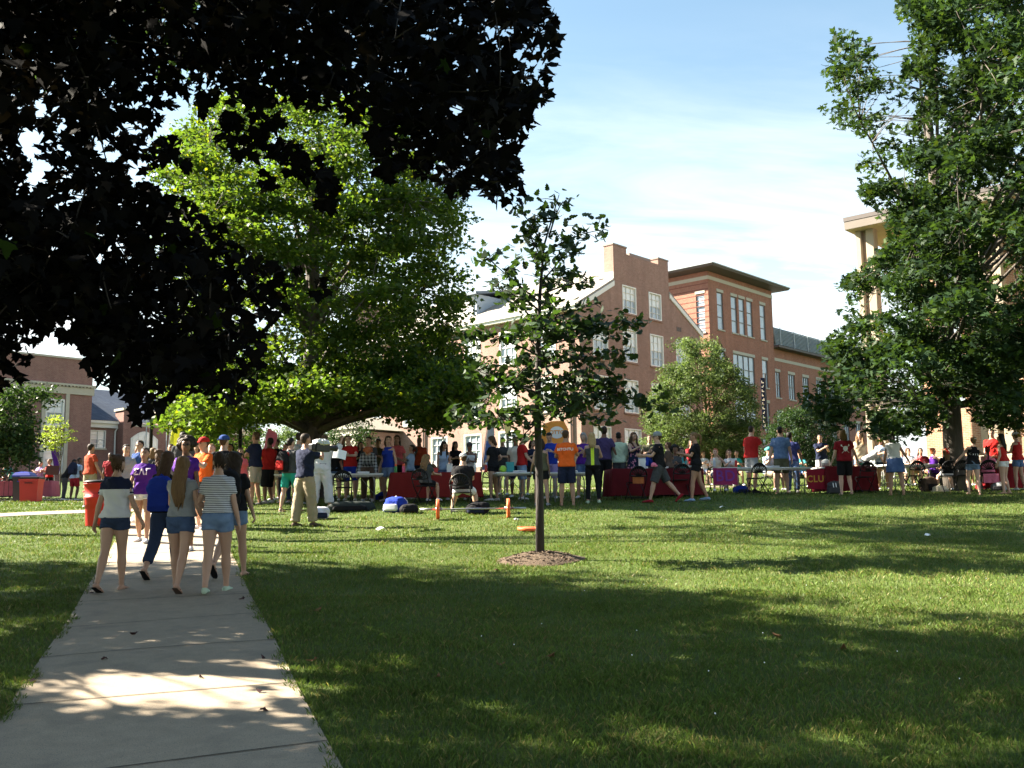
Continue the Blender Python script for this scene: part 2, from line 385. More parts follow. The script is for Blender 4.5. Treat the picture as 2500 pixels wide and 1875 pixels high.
def window(parent, axis, off, h, kind='sash', inward=1, frame=None, glass=None, sill=None, lintel=None, nx=1, nz=2, proj=.03, fw=.09, bar=.035):
    """a window in opening h=(a0,a1,z0,z1): frame with bars, glass pane, optional sill and lintel"""
    w, ht = round(h[1]-h[0], 2), round(h[3]-h[2], 2)
    key = (axis, w, ht, kind, inward, frame, glass, sill, lintel, nx, nz, proj, fw)
    if key in _WIN: fo = copy_tree(_WIN[key], parent)
    else:
        mb = MB(); s = -inward                                   # outward sign
        def bx(mb, a0, a1, d0, d1, z0, z1, m=0):
            d0, d1 = sorted((s*d0, s*d1))
            mb.box(a0, a1, d0, d1, z0, z1, m) if axis == 'x' else mb.box(d0, d1, a0, a1, z0, z1, m)
        bx(mb, 0, fw, -.18, proj, 0, ht); bx(mb, w-fw, w, -.18, proj, 0, ht); bx(mb, fw, w-fw, -.18, proj, 0, fw); bx(mb, fw, w-fw, -.18, proj, ht-fw, ht)
        for i in range(1, nx): a = w*i/nx; bx(mb, a-bar/2, a+bar/2, -.13, -.05, fw, ht-fw)
        for i in range(1, nz): z = ht*i/nz; k = bar*(1.5 if kind == 'sash' and i*2 == nz else 1); bx(mb, fw, w-fw, -.14, -.045, z-k/2, z+k/2)
        if kind == 'french': bx(mb, fw, w-fw, -.15, -.04, 0, .55)
        fo = mb.build('window', frame or M_TRIM, parent)
        gm = MB(); bx(gm, fw, w-fw, -.16, -.12, fw, ht-fw)
        gm.build('pane', glass or M_GLASS, fo)
        if kind == 'sash':
            sm = MB(); bx(sm, fw+.02, w-fw-.02, -.119, -.112, ht*.48, ht-fw); sm.build('blind', M_BLIND, fo)
        if sill: sm = MB(); bx(sm, -.08, w+.08, 0.002, .10, -.13, -.003); sm.build('sill', sill, fo)
        if lintel: sm = MB(); bx(sm, -.06, w+.06, 0.003, .045, ht+.004, ht+.28); sm.build('lintel', lintel, fo)
        _WIN[key] = fo
    fo.location = (h[0], off, h[2]) if axis == 'x' else (off, h[0], h[2])
    return fo
def prism_roof(mb, pts, y0, y1, m=0):
    """closed profile pts in (x,z) swept along y"""
    mb.loft([[(x, y, z) for x, z in pts] for y in (y0, y1)], m); return mb

# ---------------------------------------------------------------- the gabled hall
H = empty('brick_hall', (4.73, 67, 0), A_, 'gabled brick hall with grey slate roof and broad parapet chimney', 'building')
EU, RU, RZ, EZ = 15.9, 7.95, 20.35, 15.95; DEPTH = 25
gw = [(5.2, 6.95, 16.05, 18.15), (8.6, 10.3, 16.05, 18.15)]
for z0, z1 in ((12.4, 14.88), (8.6, 11.08)):
    gw += [(a, a+1.78, z0, z1) for a in (1.5, 5.1, 8.62, 12.15)]
gw += [(1.35, 3.4, 5.0, 7.46), (5.0, 7.1, 5.0, 7.46), (8.6, 10.5, 5.0, 7.46), (12.2, 14.1, 5.0, 7.46)]
lw = []
for z0, z1 in ((12.4, 14.88), (8.6, 11.05)): lw += [(v, v+1.72, z0, z1) for v in (2.15, 5.92, 9.62, 13.25, 16.8, 21.2)]
lw += [(v, v+1.85, 4.9, 7.42) for v in (2.1, 5.95, 9.6, 13.3)]
mb = MB()
wall(mb, 'x', 0, 0, EU, 2.5, EZ, [h for h in gw if h[3] < EZ], m=0)
# gable triangle above the eaves, cut in strips so the top windows stay open
wall(mb, 'x', 0, 4.19, 11.43, EZ, 18.35, gw[:2], m=0)
mb.quad((0, 0, EZ), (4.19, 0, EZ), (4.19, 0, 18.27), (4.19, 0, 18.27), 0); mb.quad((11.43, 0, EZ), (EU, 0, EZ), (11.43, 0, 18.44), (11.43, 0, 18.44), 0)
wall(mb, 'y', 0, 0, DEPTH, 2.5, EZ, lw, m=0)
wall(mb, 'y', EU, 0, DEPTH, 2.5, EZ, m=0); wall(mb, 'x', DEPTH, 0, EU, 2.5, RZ-.2, m=0)
mb.build('wall', M_BRICK, H)
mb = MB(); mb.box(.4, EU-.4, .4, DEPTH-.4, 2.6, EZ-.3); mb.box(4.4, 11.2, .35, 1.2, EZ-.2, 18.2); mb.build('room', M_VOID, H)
for h in gw: window(H, 'x', 0, h, 'sash', nx=3, nz=4, bar=.026, sill=M_BRICK)
for h in lw: window(H, 'y', 0, h, 'sash' if h[2] > 5.5 else 'french', nx=3, nz=4, sill=M_STONE if h[2] > 5.5 else None, fw=.11)
mb = MB()
sl = (RZ-EZ)/RU
def rz_(x): return RZ-abs(x-RU)*sl
mb.loft([[(-.35, y, rz_(-.35)), (RU, y, RZ), (EU+.35, y, rz_(EU+.35)), (EU+.35, y, rz_(EU+.35)+.18), (RU, y, RZ+.2), (-.35, y, rz_(-.35)+.18)] for y in (.9, DEPTH)])
mb.loft([[(-.35, y, rz_(-.35)), (4.16, y, rz_(4.16)), (4.16, y, rz_(4.16)+.18), (-.35, y, rz_(-.35)+.18)] for y in (-.05, .895)])
mb.loft([[(11.46, y, rz_(11.46)), (EU+.35, y, rz_(EU+.35)), (EU+.35, y, rz_(EU+.35)+.18), (11.46, y, rz_(11.46)+.18)] for y in (-.05, .895)])
rf = mb.build('roof', M_SLATE, H)
mb = MB()                                                      # parapet chimney: two raised ends and a lower middle
mb.box(4.19, 11.43, -.004, .86, 18.352, 20.55); mb.box(4.19, 5.85, -.004, .86, 20.553, 21.0); mb.box(10.05, 11.43, -.004, .86, 20.553, 21.0)
ch = mb.build('chimney', M_BRICK, rf)
mb = MB(); mb.box(4.14, 5.9, -.05, .91, 21.003, 21.12); mb.box(10.0, 11.48, -.05, .91, 21.003, 21.12); mb.box(6.4, 9.2, .1, .7, 20.553, 20.8); mb.build('coping', mat('coping', (.22, .17, .15), .7), rf)
mb = MB()                                                      # white cornice and raking boards
mb.box(-.42, -.003, -.05, DEPTH, EZ-.42, EZ-.16); mb.box(-.55, -.42, -.05, DEPTH, EZ-.2, EZ-.04)
for x0, x1 in ((-.3, 4.16), (11.46, EU+.3)):
    mb.loft([[(x, y, z) for x, z in ((x0, rz_(x0)-.36), (x1, rz_(x1)-.36), (x1, rz_(x1)-.004), (x0, rz_(x0)-.004))] for y in (-.09, -.006)])
mb.box(4.1, 4.186, -.02, .88, rz_(4.16)+.19, 18.95)
mb.build('cornice', M_TRIM, H)
for v in (.8, 15.95, 22.6):
    mb = MB(); mb.tube([(-.12, v, 3.5), (-.12, v, EZ-.45)], .09, 8); mb.box(-.2, -.004, v-.12, v+.12, EZ-.75, EZ-.46); mb.build('downpipe', M_PIPE, H)
mb = MB()                                                      # terracotta vent
for i in range(3): mb.box(12.35+i*.25, 12.53+i*.25, -.02, -.003, 15.55, 15.9)
mb.build('vent', M_DARK, H)
for v in (11.6,):                                              # dormer on the sunny slope
    mb = MB(); mb.box(1.6, 6.2, v, v+4.2, 16.6, 18.75); dm = mb.build('dormer', mat('dormer_panel', (.34, .40, .46), .6), H)
    mb = MB(); mb.loft([[(x, y, z) for x, z in ((1.2, 18.65), (7.4, 19.75), (7.4, 19.95), (1.2, 18.85))] for y in (v-.35, v+4.55)]); mb.build('dormer_roof', mat('dormer_slate', (.13, .16, .20), .7), dm)
    mb = MB(); mb.box(1.5, 1.595, v+.3, v+3.9, 16.9, 18.5); mb.build('dormer_front', M_TRIM, dm)
# entrance porch: brick sides, stone front
mb = MB(); mb.box(-4.6, -.003, 18.9, 22.0, 3, 8.0); pw = mb.build('porch', M_BRICK, H)
mb = MB(); mb.box(-4.75, -4.604, 18.7, 22.2, 3, 8.15); mb.box(-4.9, -4.753, 18.5, 22.4, 7.6, 7.9); mb.build('porch_front', M_STONE, pw)
mb = MB(); mb.loft([[(-4.95, y, z) for y, z in ((18.5, 8.16), (22.4, 8.16), (20.45, 9.3))], [(-.004, y, z) for y, z in ((18.5, 8.16), (22.4, 8.16), (20.45, 9.3))]]); mb.build('pediment', M_STONE, pw)
mb = MB(); mb.box(-4.80, -4.756, 19.7, 21.2, 3, 6.7); mb.build('door', M_BRONZE, pw)
mb = MB(); mb.box(-4.79, -4.754, 19.5, 19.69, 3, 6.9); mb.box(-4.79, -4.754, 21.21, 21.4, 3, 6.9); mb.box(-4.79, -4.754, 19.69, 21.21, 6.71, 6.9); mb.build('door_surround', M_TRIM, pw)

# ---------------------------------------------------------------- the red tower and its long wing
T = empty('brick_tower', (17.3, 86.3, 0), A_, 'red brick stair tower block with flat overhanging roof and lower wing', 'building')
T1 = 13.05
tw = [(a, a+1.08, 17.9, 21.4) for a in (2.42, 4.93, 6.38, 7.88, 10.45)] + [(4.95, 8.95, 13.2, 15.92), (10.45, 11.55, 13.2, 15.92), (10.5, 11.55, 8.9, 11.7), (2.4, 3.5, 13.2, 15.92), (4.95, 8.95, 8.9, 11.7)]
tl = [(.42, 1.32, 17.5, 21.1), (4.6, 5.6, 17.5, 21.1), (4.6, 5.6, 13.2, 15.92)]
mb = MB(); wall(mb, 'x', 0, .95, T1, 2, 23.1, tw); wall(mb, 'y', .95, 0, 14, 2, 23.1, [(a, b, z0, z1) for a, b, z0, z1 in tl]); wall(mb, 'y', T1, 0, 14, 2, 23.1); mb.build('wall', M_BRICK2, T)
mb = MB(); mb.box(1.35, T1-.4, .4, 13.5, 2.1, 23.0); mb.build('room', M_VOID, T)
for h in tw: window(T, 'x', 0, h, 'fixed', frame=M_BRONZE, sill=M_STONE, lintel=M_STONE, nx=1 if h[1]-h[0] < 2 else 4, nz=3 if h[3]-h[2] > 3 else 2, proj=-.06, fw=.06, bar=.05)
for h in tl: window(T, 'y', .95, h, 'fixed', frame=M_BRONZE, sill=M_STONE, lintel=M_STONE, nx=1, nz=3, proj=-.06, fw=.06, bar=.05)
mb = MB(); mb.box(.92, T1+.03, -.03, -.003, 22.35, 22.68); mb.box(.92, .947, -.003, 14, 22.35, 22.68); mb.build('belt_course', M_STONE, T)
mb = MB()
for z in np.arange(15.2, 22.2, .52): mb.box(.935, .947, .003, 14, z, z+.07)  # proud dark strips, their colour standing in for shade in recessed courses
mb.build('painted_course_shade', mat('shadow_course', (.16, .06, .045), .9), T)
mb = MB()
def rring(k, z): return [(.95-k, -k, z), (T1+k, -k, z), (T1+k, 14+k, z), (.95-k, 14+k, z)]
mb.loft([rring(.0, 23.11), rring(1.25, 23.2), rring(1.34, 23.36), rring(1.3, 23.48), rring(0.1, 23.75)]); mb.build('roof', M_DARK, T)
mb = MB(); k = 1.36; 
for a, b_ in (((.95-k, -k), (T1+k, -k)), ((.95-k, 14+k), (.95-k, -k))):
    mb.tube([(*a, 23.42), (*b_, 23.42)], .05, 6)
mb.build('gutter', M_METAL, T)
WY = .35; W1 = 40
ww_ = [(13.3+i*3.17, 14.7+i*3.17, 12.5, 15.1) for i in range(8)] + [(13.3+i*3.17, 14.7+i*3.17, 8.4, 10.95) for i in range(8)] + [(13.3+i*3.17, 14.7+i*3.17, 4.6, 7.0) for i in range(8)]
mb = MB(); wall(mb, 'x', WY, T1+.003, W1, 2, 17.4, ww_); wall(mb, 'y', W1, WY, 14, 2, 17.4); wg = mb.build('wing_wall', M_BRICK2, T)
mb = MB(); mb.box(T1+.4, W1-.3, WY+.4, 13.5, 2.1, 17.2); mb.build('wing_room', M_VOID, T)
for h in ww_: window(T, 'x', WY, h, 'fixed', frame=M_BRONZE, sill=M_STONE, lintel=M_STONE, nx=3, nz=2, proj=-.06, fw=.06, bar=.05)
mb = MB(); mb.box(T1+.003, W1, WY-.03, WY-.003, 16.2, 16.5); mb.build('wing_belt_course', M_STONE, T)
mb = MB(); mb.box(T1+.003, W1+.6, WY-.9, 14, 17.403, 17.62); wr_ = mb.build('wing_roof', M_DARK, T)
mb = MB()
for i in range(13): mb.loft([[(x, WY-.6+i*.02, 17.66+i*.145), (x, WY-.52+i*.02, 17.64+i*.145), (x, WY-.44+i*.02, 17.74+i*.145), (x, WY-.52+i*.02, 17.76+i*.145)] for x in (T1+.05, W1+.3)])
mb.box(T1+.003, W1, WY-.05, WY+.3, 17.623, 19.5); mb.build('louvre_screen', M_LPAINT, T)
for x in range(14, 40, 3):
    mb = MB(); mb.box(x, x+.08, WY-.62, WY-.56, 17.63, 19.55); mb.build('louvre_post', M_METAL, T)
mb = MB(); mb.tube([(17.5, 3, 19.4), (17.4, 3, 24.4)], [.05, .02], 5); mb.build('aerial', M_METAL, T)
mb = MB(); mb.box(22, 25, 2.5, 6, 17.7, 20.1); mb.build('roof_unit', M_TRIM, T)

# ---------------------------------------------------------------- colonnaded library on the right
L = empty('colonnade_building', (18.6, 50, 0), R(47.5-90), 'tan colonnaded building with tall concrete piers and flat slab roof', 'building')
# local x runs along the sunlit front towards the camera side, local y into the building
mb = MB()
for x in (0, 6, 12, 18, 24):
    mb = MB()
    for a, b_ in ((x-.36, x-.06), (x+.2, x+.62)):
        mb.bbox(a, b_, -.25, .32, 1.5, 15.975, .03)
    mb.box(x-.058, x+.198, -.02, .2, 1.5, 15.975, 1)
    mb.build('pier', [M_CAST, mat('brown_infill', (.23, .17, .12), .8)], L)
mb = MB(); mb.box(-.62, 28, -.9, 22, 15.98, 16.62); mb.build('roof', M_CAST, L)
mb = MB(); mb.box(-.65, 28, -.93, -.903, 16.42, 16.64); mb.box(-.65, -.623, -.9, 22, 16.42, 16.64); mb.build('roof_edge', M_DARK, L)
mb = MB(); mb.box(-.618, 28, -.906, -.9015, 15.99, 16.417); mb.box(-.627, -.6215, -.9, 22, 15.99, 16.417); mb.build('shaded_fascia', mat('fascia_shade', (.17, .145, .125), .8, .15, 1.5), L)  # thin dark sheets put the fascia's shade into colour; the slab stays pale
lh = [(3.0, 3.7, 6.5, 15.5), (4.7, 5.2, 4, 15.5), (8.6, 9.3, 5, 15.5), (10.9, 11.3, 4, 15.5), (16.6, 17.2, 4, 15.5)]
mb = MB(); wall(mb, 'x', 2.6, 1.6, 28, 1.5, 15.975, lh, .3); wall(mb, 'y', 1.6, 2.6, 20, 1.5, 15.975, [(5, 6, 8, 15.5)], .3, 1); mb.build('wall', M_BRICK3, L)
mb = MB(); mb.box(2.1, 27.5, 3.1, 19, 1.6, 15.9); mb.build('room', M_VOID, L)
for h in lh: window(L, 'x', 2.6, h, 'fixed', frame=M_BRONZE, nx=1, nz=6, proj=-.1, fw=.06)
window(L, 'y', 1.6, (5, 6, 8, 15.5), 'fixed', frame=M_BRONZE, nx=1, nz=5, proj=-.1, fw=.06)
for x in (4.55, 5.45, 7.6, 10.4):
    mb = MB(); mb.box(x-.16, x+.16, 2.3, 2.598, 1.5, 15.975); mb.build('pilaster', M_CAST, L)
mb = MB(); mb.box(-1.2, 28, -1.6, 2.58, 1.2, 2.75); mb.build('terrace', M_CAST, L)
mb = MB()
for x in np.arange(.8, 12, 1.15): mb.tube([(x, -1.4, 2.752), (x, -1.4, 3.85)], .022, 6)
for z in (3.3, 3.58, 3.85): mb.tube([(.7, -1.4, z), (12.2, -1.4, z)], .022, 6)
mb.build('railing', mat('rail_paint', (.42, .39, .33), .5), L)

# ---------------------------------------------------------------- union building at far left
G = empty('brick_union', (-33.8, 78, 0), A_, 'shaded brick building with dentilled stone cornice and tall sash windows', 'building')
gl = []
for x in (-3.6, -9.4, -15.2): gl += [(x, x+1.45, 8.6, 10.75), (x, x+1.5, 5.0, 7.05)]
mb = MB(); wall(mb, 'x', 0, -24, 0, 1, 14.0, gl); wall(mb, 'y', 0, 0, 12, 1, 14.0); mb.build('wall', M_BRICK4, G)
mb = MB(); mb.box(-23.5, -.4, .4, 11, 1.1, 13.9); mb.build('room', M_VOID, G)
for h in gl: window(G, 'x', 0, h, 'sash', nx=2, nz=4, sill=M_STONE, fw=.14)
for x in (-3.6, -9.4, -15.2):
    mb = MB(); mb.box(x-.3, x-.02, -.1, -.003, 3, 11.2); mb.box(x+1.52, x+1.8, -.1, -.003, 3, 11.2); mb.build('pilaster', M_STONE, G)
mb = MB(); mb.box(-24, .12, -.12, -.003, 11.2, 11.75); mb.box(-24, .28, -.28, -.004, 11.85, 12.0); mb.box(.003, .12, -.003, 12, 11.2, 12.0)
for x in np.arange(-10, .1, .28): mb.box(x, x+.15, -.24, -.123, 11.755, 11.845)
mb.build('cornice', M_STONE, G)
mb = MB(); mb.box(-24, .1, -.1, .35, 14.003, 14.15); mb.build('coping', M_STONE, G)
K = empty('low_wing', tuple(np.append(at(222, 1090, 80)[:2], 0)), A_, 'low brick wing with blue shingled roof and arched entrance window', 'building')
kl = [(-.1, 1.2, 7.15, 8.64), (6.8, 8.1, 7.15, 8.7), (9.6, 10.9, 7.15, 8.7)]
mb = MB(); wall(mb, 'x', 0, -4, 16, 1, 8.9, kl); mb.build('wall', M_BRICK4, K)
mb = MB(); mb.box(-3.5, 15.5, .4, 8, 1.1, 8.8); mb.build('room', M_VOID, K)
for h in kl: window(K, 'x', 0, h, 'sash', nx=2, nz=4, sill=M_STONE, fw=.08)
mb = MB(); mb.box(-4, 16, -.25, -.003, 8.85, 9.2); mb.box(-4, 16, -.45, -.003, 9.203, 9.42); mb.build('cornice', M_TRIM, K)
mb = MB(); mb.loft([[(x, -.5, 9.43), (x, 4.5, 12.6), (x, 9.5, 9.43)] for x in (-4, 16)]); mb.build('roof', M_SHING, K)
mb = MB(); wall(mb, 'x', -1.2, 2.1, 5.9, 1, 9.0, [(2.75, 5.15, 5.6, 8.0)], .25); mb.box(2.1, 2.8, -1.197, .3, 9.003, 10.3); mb.box(5.2, 5.9, -1.197, .3, 9.003, 10.3); wall(mb, 'y', 2.1, -1.2, 0, 1, 9.0); wall(mb, 'y', 5.9, -1.2, 0, 1, 9.0); en = mb.build('entrance_bay', M_BRICK4, K)
mb = MB(); mb.box(2.0, 2.9, -1.3, .4, 10.303, 10.5); mb.box(5.1, 6.0, -1.3, .4, 10.303, 10.5); mb.box(2.8, 5.2, -1.25, .2, 9.003, 9.25); mb.build('bay_coping', M_STONE, en)
arc = [(2.75+2.4*t, 8.0+.62*math.sin(math.pi*t)) for t in np.linspace(0, 1, 13)]
mb = MB(); mb.loft([[(x, y, z) for x, z in [(2.75, 5.6), (5.15, 5.6)]+arc[::-1]] for y in (-1.27, -1.203)]); aw = mb.build('arched_window', M_TRIM, en)
ins = [(2.9+2.1*t, 7.95+.52*math.sin(math.pi*t)) for t in np.linspace(0, 1, 13)]
mb = MB(); mb.loft([[(x, y, z) for x, z in [(2.9, 5.7), (5.0, 5.7)]+ins[::-1]] for y in (-1.285, -1.273)]); mb.build('pane', M_BLIND, aw)
mb = MB()
for x in (3.4, 3.95, 4.5): mb.box(x-.03, x+.03, -1.31, -1.288, 5.7, 8.35)
for z in (6.4, 7.1, 7.9): mb.box(2.9, 5.0, -1.305, -1.2885, z-.03, z+.03)
mb.build('glazing_bars', M_TRIM, aw)
mb = MB(); mb.tube([(1.95, -.1, 3), (1.95, -.1, 8.6), (2.05, -.3, 8.9)], .07, 8); mb.build('downpipe', M_TRIM, K)
for x in (3.2, 5.0):
    fo = MB(); fo.tube([(x, -3, 4), (x, -3, 9.1)], .04, 6); fo.build('railing_post', M_METAL, K)
# ---------------------------------------------------------------- leaf outlines (unit size, stem at origin, tip at +y)
LEAF_MAPLE = np.array([(0, 0), (.16, .06), (.42, .02), (.34, .20), (.52, .42), (.30, .44), (.22, .50), (.16, .72), (0, 1.0), (-.16, .72), (-.22, .50), (-.30, .44), (-.52, .42), (-.34, .20), (-.42, .02), (-.16, .06)])
LEAF_SILVER = np.array([(0, 0), (.34, .04), (.15, .22), (.50, .42), (.14, .42), (.2, .62), (0, 1.0), (-.2, .62), (-.14, .42), (-.50, .42), (-.15, .22), (-.34, .04)])
LEAF_FIVE = np.array([(0, 0), (.36, .1), (.46, .44), (.18, .55), (0, 1.0), (-.18, .55), (-.46, .44), (-.36, .1)])
LEAF_OAK = np.array([(0, 0), (.10, .15), (.24, .30), (.17, .40), (.33, .55), (.24, .66), (.34, .80), (.12, .98), (0, 1.0), (-.12, .98), (-.34, .80), (-.24, .66), (-.33, .55), (-.17, .40), (-.24, .30), (-.10, .15)])
LEAF_OVAL = np.array([(0, 0), (.22, .25), (.24, .55), (0, 1.0), (-.24, .55), (-.22, .25)])
def leaves(C, size, shape, droop=.5, spread=.9, r=rng, fold=.18, bend=.25):
    """leaf polygons at centres C: mostly flat-lying blades that hang at their tips, turned at random"""
    n = len(C); k = len(shape)
    az = r.uniform(0, 2*np.pi, n); pit = r.normal(-droop, spread*.6, n); rol = r.normal(0, spread*.7, n)
    s = size*r.uniform(.6, 1.25, n)
    Y = np.stack([np.cos(az)*np.cos(pit), np.sin(az)*np.cos(pit), np.sin(pit)], -1)
    X0 = np.stack([-np.sin(az), np.cos(az), np.zeros(n)], -1); Z0 = np.cross(X0, Y)
    X = X0*np.cos(rol)[:, None]+Z0*np.sin(rol)[:, None]; Z = np.cross(X, Y)
    u = shape[:, 0][None, :, None]; v = (shape[:, 1]-.4)[None, :, None]
    w = fold*np.abs(u)-bend*v*v
    return C[:, None, :]+s[:, None, None]*(u*X[:, None, :]+v*Y[:, None, :]+w*Z[:, None, :])
def in_poly(p, poly):
    x, y = p[:, 0], p[:, 1]; ins = np.zeros(len(p), bool); n = len(poly)
    for i in range(n):
        (x1, y1), (x2, y2) = poly[i], poly[(i+1) % n]
        c = ((y1 > y) != (y2 > y)) & (x < (x2-x1)*(y-y1)/((y2-y1) or 1e-9)+x1); ins ^= c
    return ins
def edge_dist(p, poly):
    d = np.full(len(p), 1e9); n = len(poly)
    for i in range(n):
        a = np.array(poly[i], float); b = np.array(poly[(i+1) % n], float); ab = b-a
        t = np.clip(((p-a)@ab)/(ab@ab), 0, 1); d = np.minimum(d, np.linalg.norm(p-a-t[:, None]*ab, axis=1))
    return d
def blob_points(poly, n, dc, T, Rpx, r=rng, shell=0., holes=(), edge=0.):
    """points filling a rounded volume whose outline is a given crown silhouette seen at distance dc; T = half depth"""
    P = np.array(poly, float); lo, hi = P.min(0), P.max(0); out = []
    while len(out) < n:
        q = r.uniform(lo, hi, (4*n, 2)); q = q[in_poly(q, poly)]
        if edge: q = q[edge_dist(q, poly) > edge]
        for hx, hy, hr in holes: q = q[(q[:, 0]-hx)**2+(q[:, 1]-hy)**2 > hr*hr]
        out += list(q)
    q = np.array(out)[:n]
    e = np.clip(edge_dist(q, poly)/Rpx, 0, 1); th = T*np.sqrt(1-(1-e)**2)
    f = r.uniform(-1, 1, n); f = np.sign(f)*np.abs(f)**(1-shell*.7)
    d = dc+f*th
    return np.array([at(q[i, 0], q[i, 1], d[i]) for i in range(n)])
def limb(mb, a, b, r0, r1, sag=0., k=6, n=6, j=.05, r=rng):
    a, b = np.array(a, float), np.array(b, float); L = np.linalg.norm(b-a); pts = []
    mid = (a+b)/2+np.array([0, 0, sag])+r.normal(0, j*L, 3)
    for t in np.linspace(0, 1, k): pts.append((1-t)**2*a+2*t*(1-t)*mid+t*t*b)
    mb.tube(pts, [r0+(r1-r0)*t for t in np.linspace(0, 1, k)], n); return pts
def bark(name, c, sc=14):
    m, nt, b = new_mat(name); tc = node(nt, 'ShaderNodeTexCoord'); mp = node(nt, 'ShaderNodeMapping'); mp.inputs['Scale'].default_value = (1, 1, .22)
    nt.links.new(tc.outputs['Object'], mp.inputs[0]); nz = node(nt, 'ShaderNodeTexNoise', i_Scale=float(sc), i_Detail=6.); nt.links.new(mp.outputs[0], nz.inputs['Vector'])
    nt.links.new(mixc(nt, nz.outputs['Fac'], [v*.45 for v in c], [v*1.5 for v in c]), b.inputs['Base Color']); b.inputs['Roughness'].default_value = .9
    bp = node(nt, 'ShaderNodeBump', i_Strength=.8, i_Distance=.04); nt.links.new(nz.outputs['Fac'], bp.inputs['Height']); nt.links.new(bp.outputs[0], b.inputs['Normal'])
    return m
M_BARK = bark('grey_bark', (.085, .072, .06)); M_BARKD = bark('dark_bark', (.035, .028, .026)); M_BARKB = bark('brown_bark', (.13, .085, .055), 20)
def tints(n, lo, hi, r=rng, special=None):
    t = np.ones((n, 4)); k = r.random(n)[:, None]; t[:, :3] = np.array(lo)*(1-k)+np.array(hi)*k; t[:, :3] *= r.uniform(.8, 1.2, (n, 1))
    if special is not None:
        f, c = special; q = r.random(n) < f; t[q, :3] = np.array(c)*r.uniform(.8, 1.2, (q.sum(), 1))
    return t
def tree(name, label, base, cen, crad, per, size, shape, lmat, lo, hi, trunk, bmat, group=None, limbs=22, tips=None, droop=.5, spread=.9, flat=.7, special=None, up=0., cat='tree', extra=None, lean=(0, 0), top=None, lr=.34, tw=.012, clump_tint=.12, prune=None, reach=9., limb_lo=0, chain=0):
    """trunk + limbs to clump centres cen, leaves scattered round every clump"""
    base = np.array(base, float); cen = np.asarray(cen); n = len(cen)
    root = empty(name, tuple(base), 0, label, cat, group)
    mb = MB(); r0, hgt = trunk
    tp = top if top is not None else base+np.array([lean[0], lean[1], hgt])
    tp = np.array(tp, float)
    tr = [base+np.array([0, 0, -.3])+(tp-base)*t*1.0+np.array([.06*math.sin(5*t), .05*math.cos(4*t), .3*t])*hgt*.06 for t in np.linspace(0, 1, 9)]
    mb.tube(tr, [r0*(1.45 if i == 0 else 1)*(1-.72*i/8) for i in range(9)], 10)
    near = [(p, r0*.35) for p in tr[3:]]
    L = [cen[i] for i in limb_lo+rng.choice(n-limb_lo, min(limbs, n-limb_lo), replace=False)]
    L.sort(key=lambda c: c[2])
    for c in L:
        c = np.array(c); f = np.clip((c[2]-base[2])/max(.1, cen[:, 2].max()-base[2]), 0, 1)*.75+.08
        f = max(f, .22); p0 = tr[0]+(tp-tr[0])*f
        pts = limb(mb, p0, c, r0*lr*(1-.5*f), tw*1.3, sag=.08*np.linalg.norm(c-p0), k=7, n=5)
        near += [(p, 0) for p in pts[2:]]
    NP = np.array([p for p, _ in near])
    for i in range(1, chain):
        d = np.linalg.norm(cen[:i]-cen[i], axis=1); j = int(np.argmin(d))
        if d[j] < 1.2: limb(mb, cen[j], cen[i], .009, .005, sag=.05*d[j], k=4, n=3)
    for c in cen[chain:]:
        d = np.linalg.norm(NP-c-np.array([0, 0, .0]), axis=1); j = int(np.argmin(d))
        if .12 < d[j] < reach: limb(mb, NP[j], c, tw*1.4, tw*.4, sag=.05*d[j], k=4, n=3)
    mb.xf(Matrix.Translation(-Vector(base)))
    mb.build('trunk', bmat, root, smooth=True)
    rad = crad*rng.uniform(.6, 1.35, n); cnt = np.maximum(3, (np.asarray(per)*(rad/crad)**1.6)).astype(int)
    idx = np.repeat(np.arange(n), cnt); N = len(idx)
    g = rng.normal(0, .5, (N, 3)); gl = np.linalg.norm(g, axis=1, keepdims=True); g = g/np.maximum(gl, .3)*np.minimum(gl, 1.15)
    g[:, 2] = g[:, 2]*flat+up
    C = cen[idx]+g*rad[idx][:, None]
    if extra is not None: C = np.concatenate([C, extra])
    t = tints(len(C), lo, hi, special=special); ct = rng.uniform(1-clump_tint, 1+clump_tint, n)
    t[:N, :3] *= ct[idx][:, None]
    if prune is not None: k = prune(C); C, t = C[k], t[k]
    V = leaves(C-base, size, shape, droop, spread)
    np_mesh('crown', V.reshape(-1, 3), len(shape), lmat, root, t)
    return root

# ---------------------------------------------------------------- the dark maple over the walk
POLY_DARK = [(-140, -160), (1325, -160), (1335, 20), (1368, 80), (1365, 115), (1340, 160), (1340, 225), (1308, 260), (1300, 300), (1265, 330), (1262, 400), (1275, 490), (1235, 495), (1180, 468), (1090, 472), (1055, 425), (1015, 378), (965, 340), (900, 300), (840, 280), (770, 265), (700, 235), (640, 240), (570, 225), (520, 210), (470, 225), (420, 250), (392, 300), (395, 350), (372, 400), (352, 450), (385, 478), (460, 500), (530, 545), (560, 595), (640, 655), (720, 660), (790, 692), (790, 715), (715, 728), (680, 760), (650, 800), (630, 870), (628, 950), (555, 985), (500, 950), (430, 948), (395, 1000), (335, 1020), (295, 950), (245, 930), (212, 885), (200, 845), (155, 818), (105, 795), (62, 885), (40, 935), (0, 945), (-140, 945)]
HOLES = [(75, 345, 48), (95, 425, 40), (45, 450, 22), (150, 305, 26), (100, 262, 26), (262, 372, 42), (335, 440, 26), (195, 480, 20), (480, 8, 24), (150, 500, 22), (245, 635, 18), (130, 610, 16), (150, 690, 14), (170, 800, 22), (50, 750, 10), (550, 330, 0), (1180, 110, 16), (1255, 175, 16), (1110, 270, 22), (1230, 95, 14), (925, 40, 16), (310, 755, 12), (365, 800, 16)]
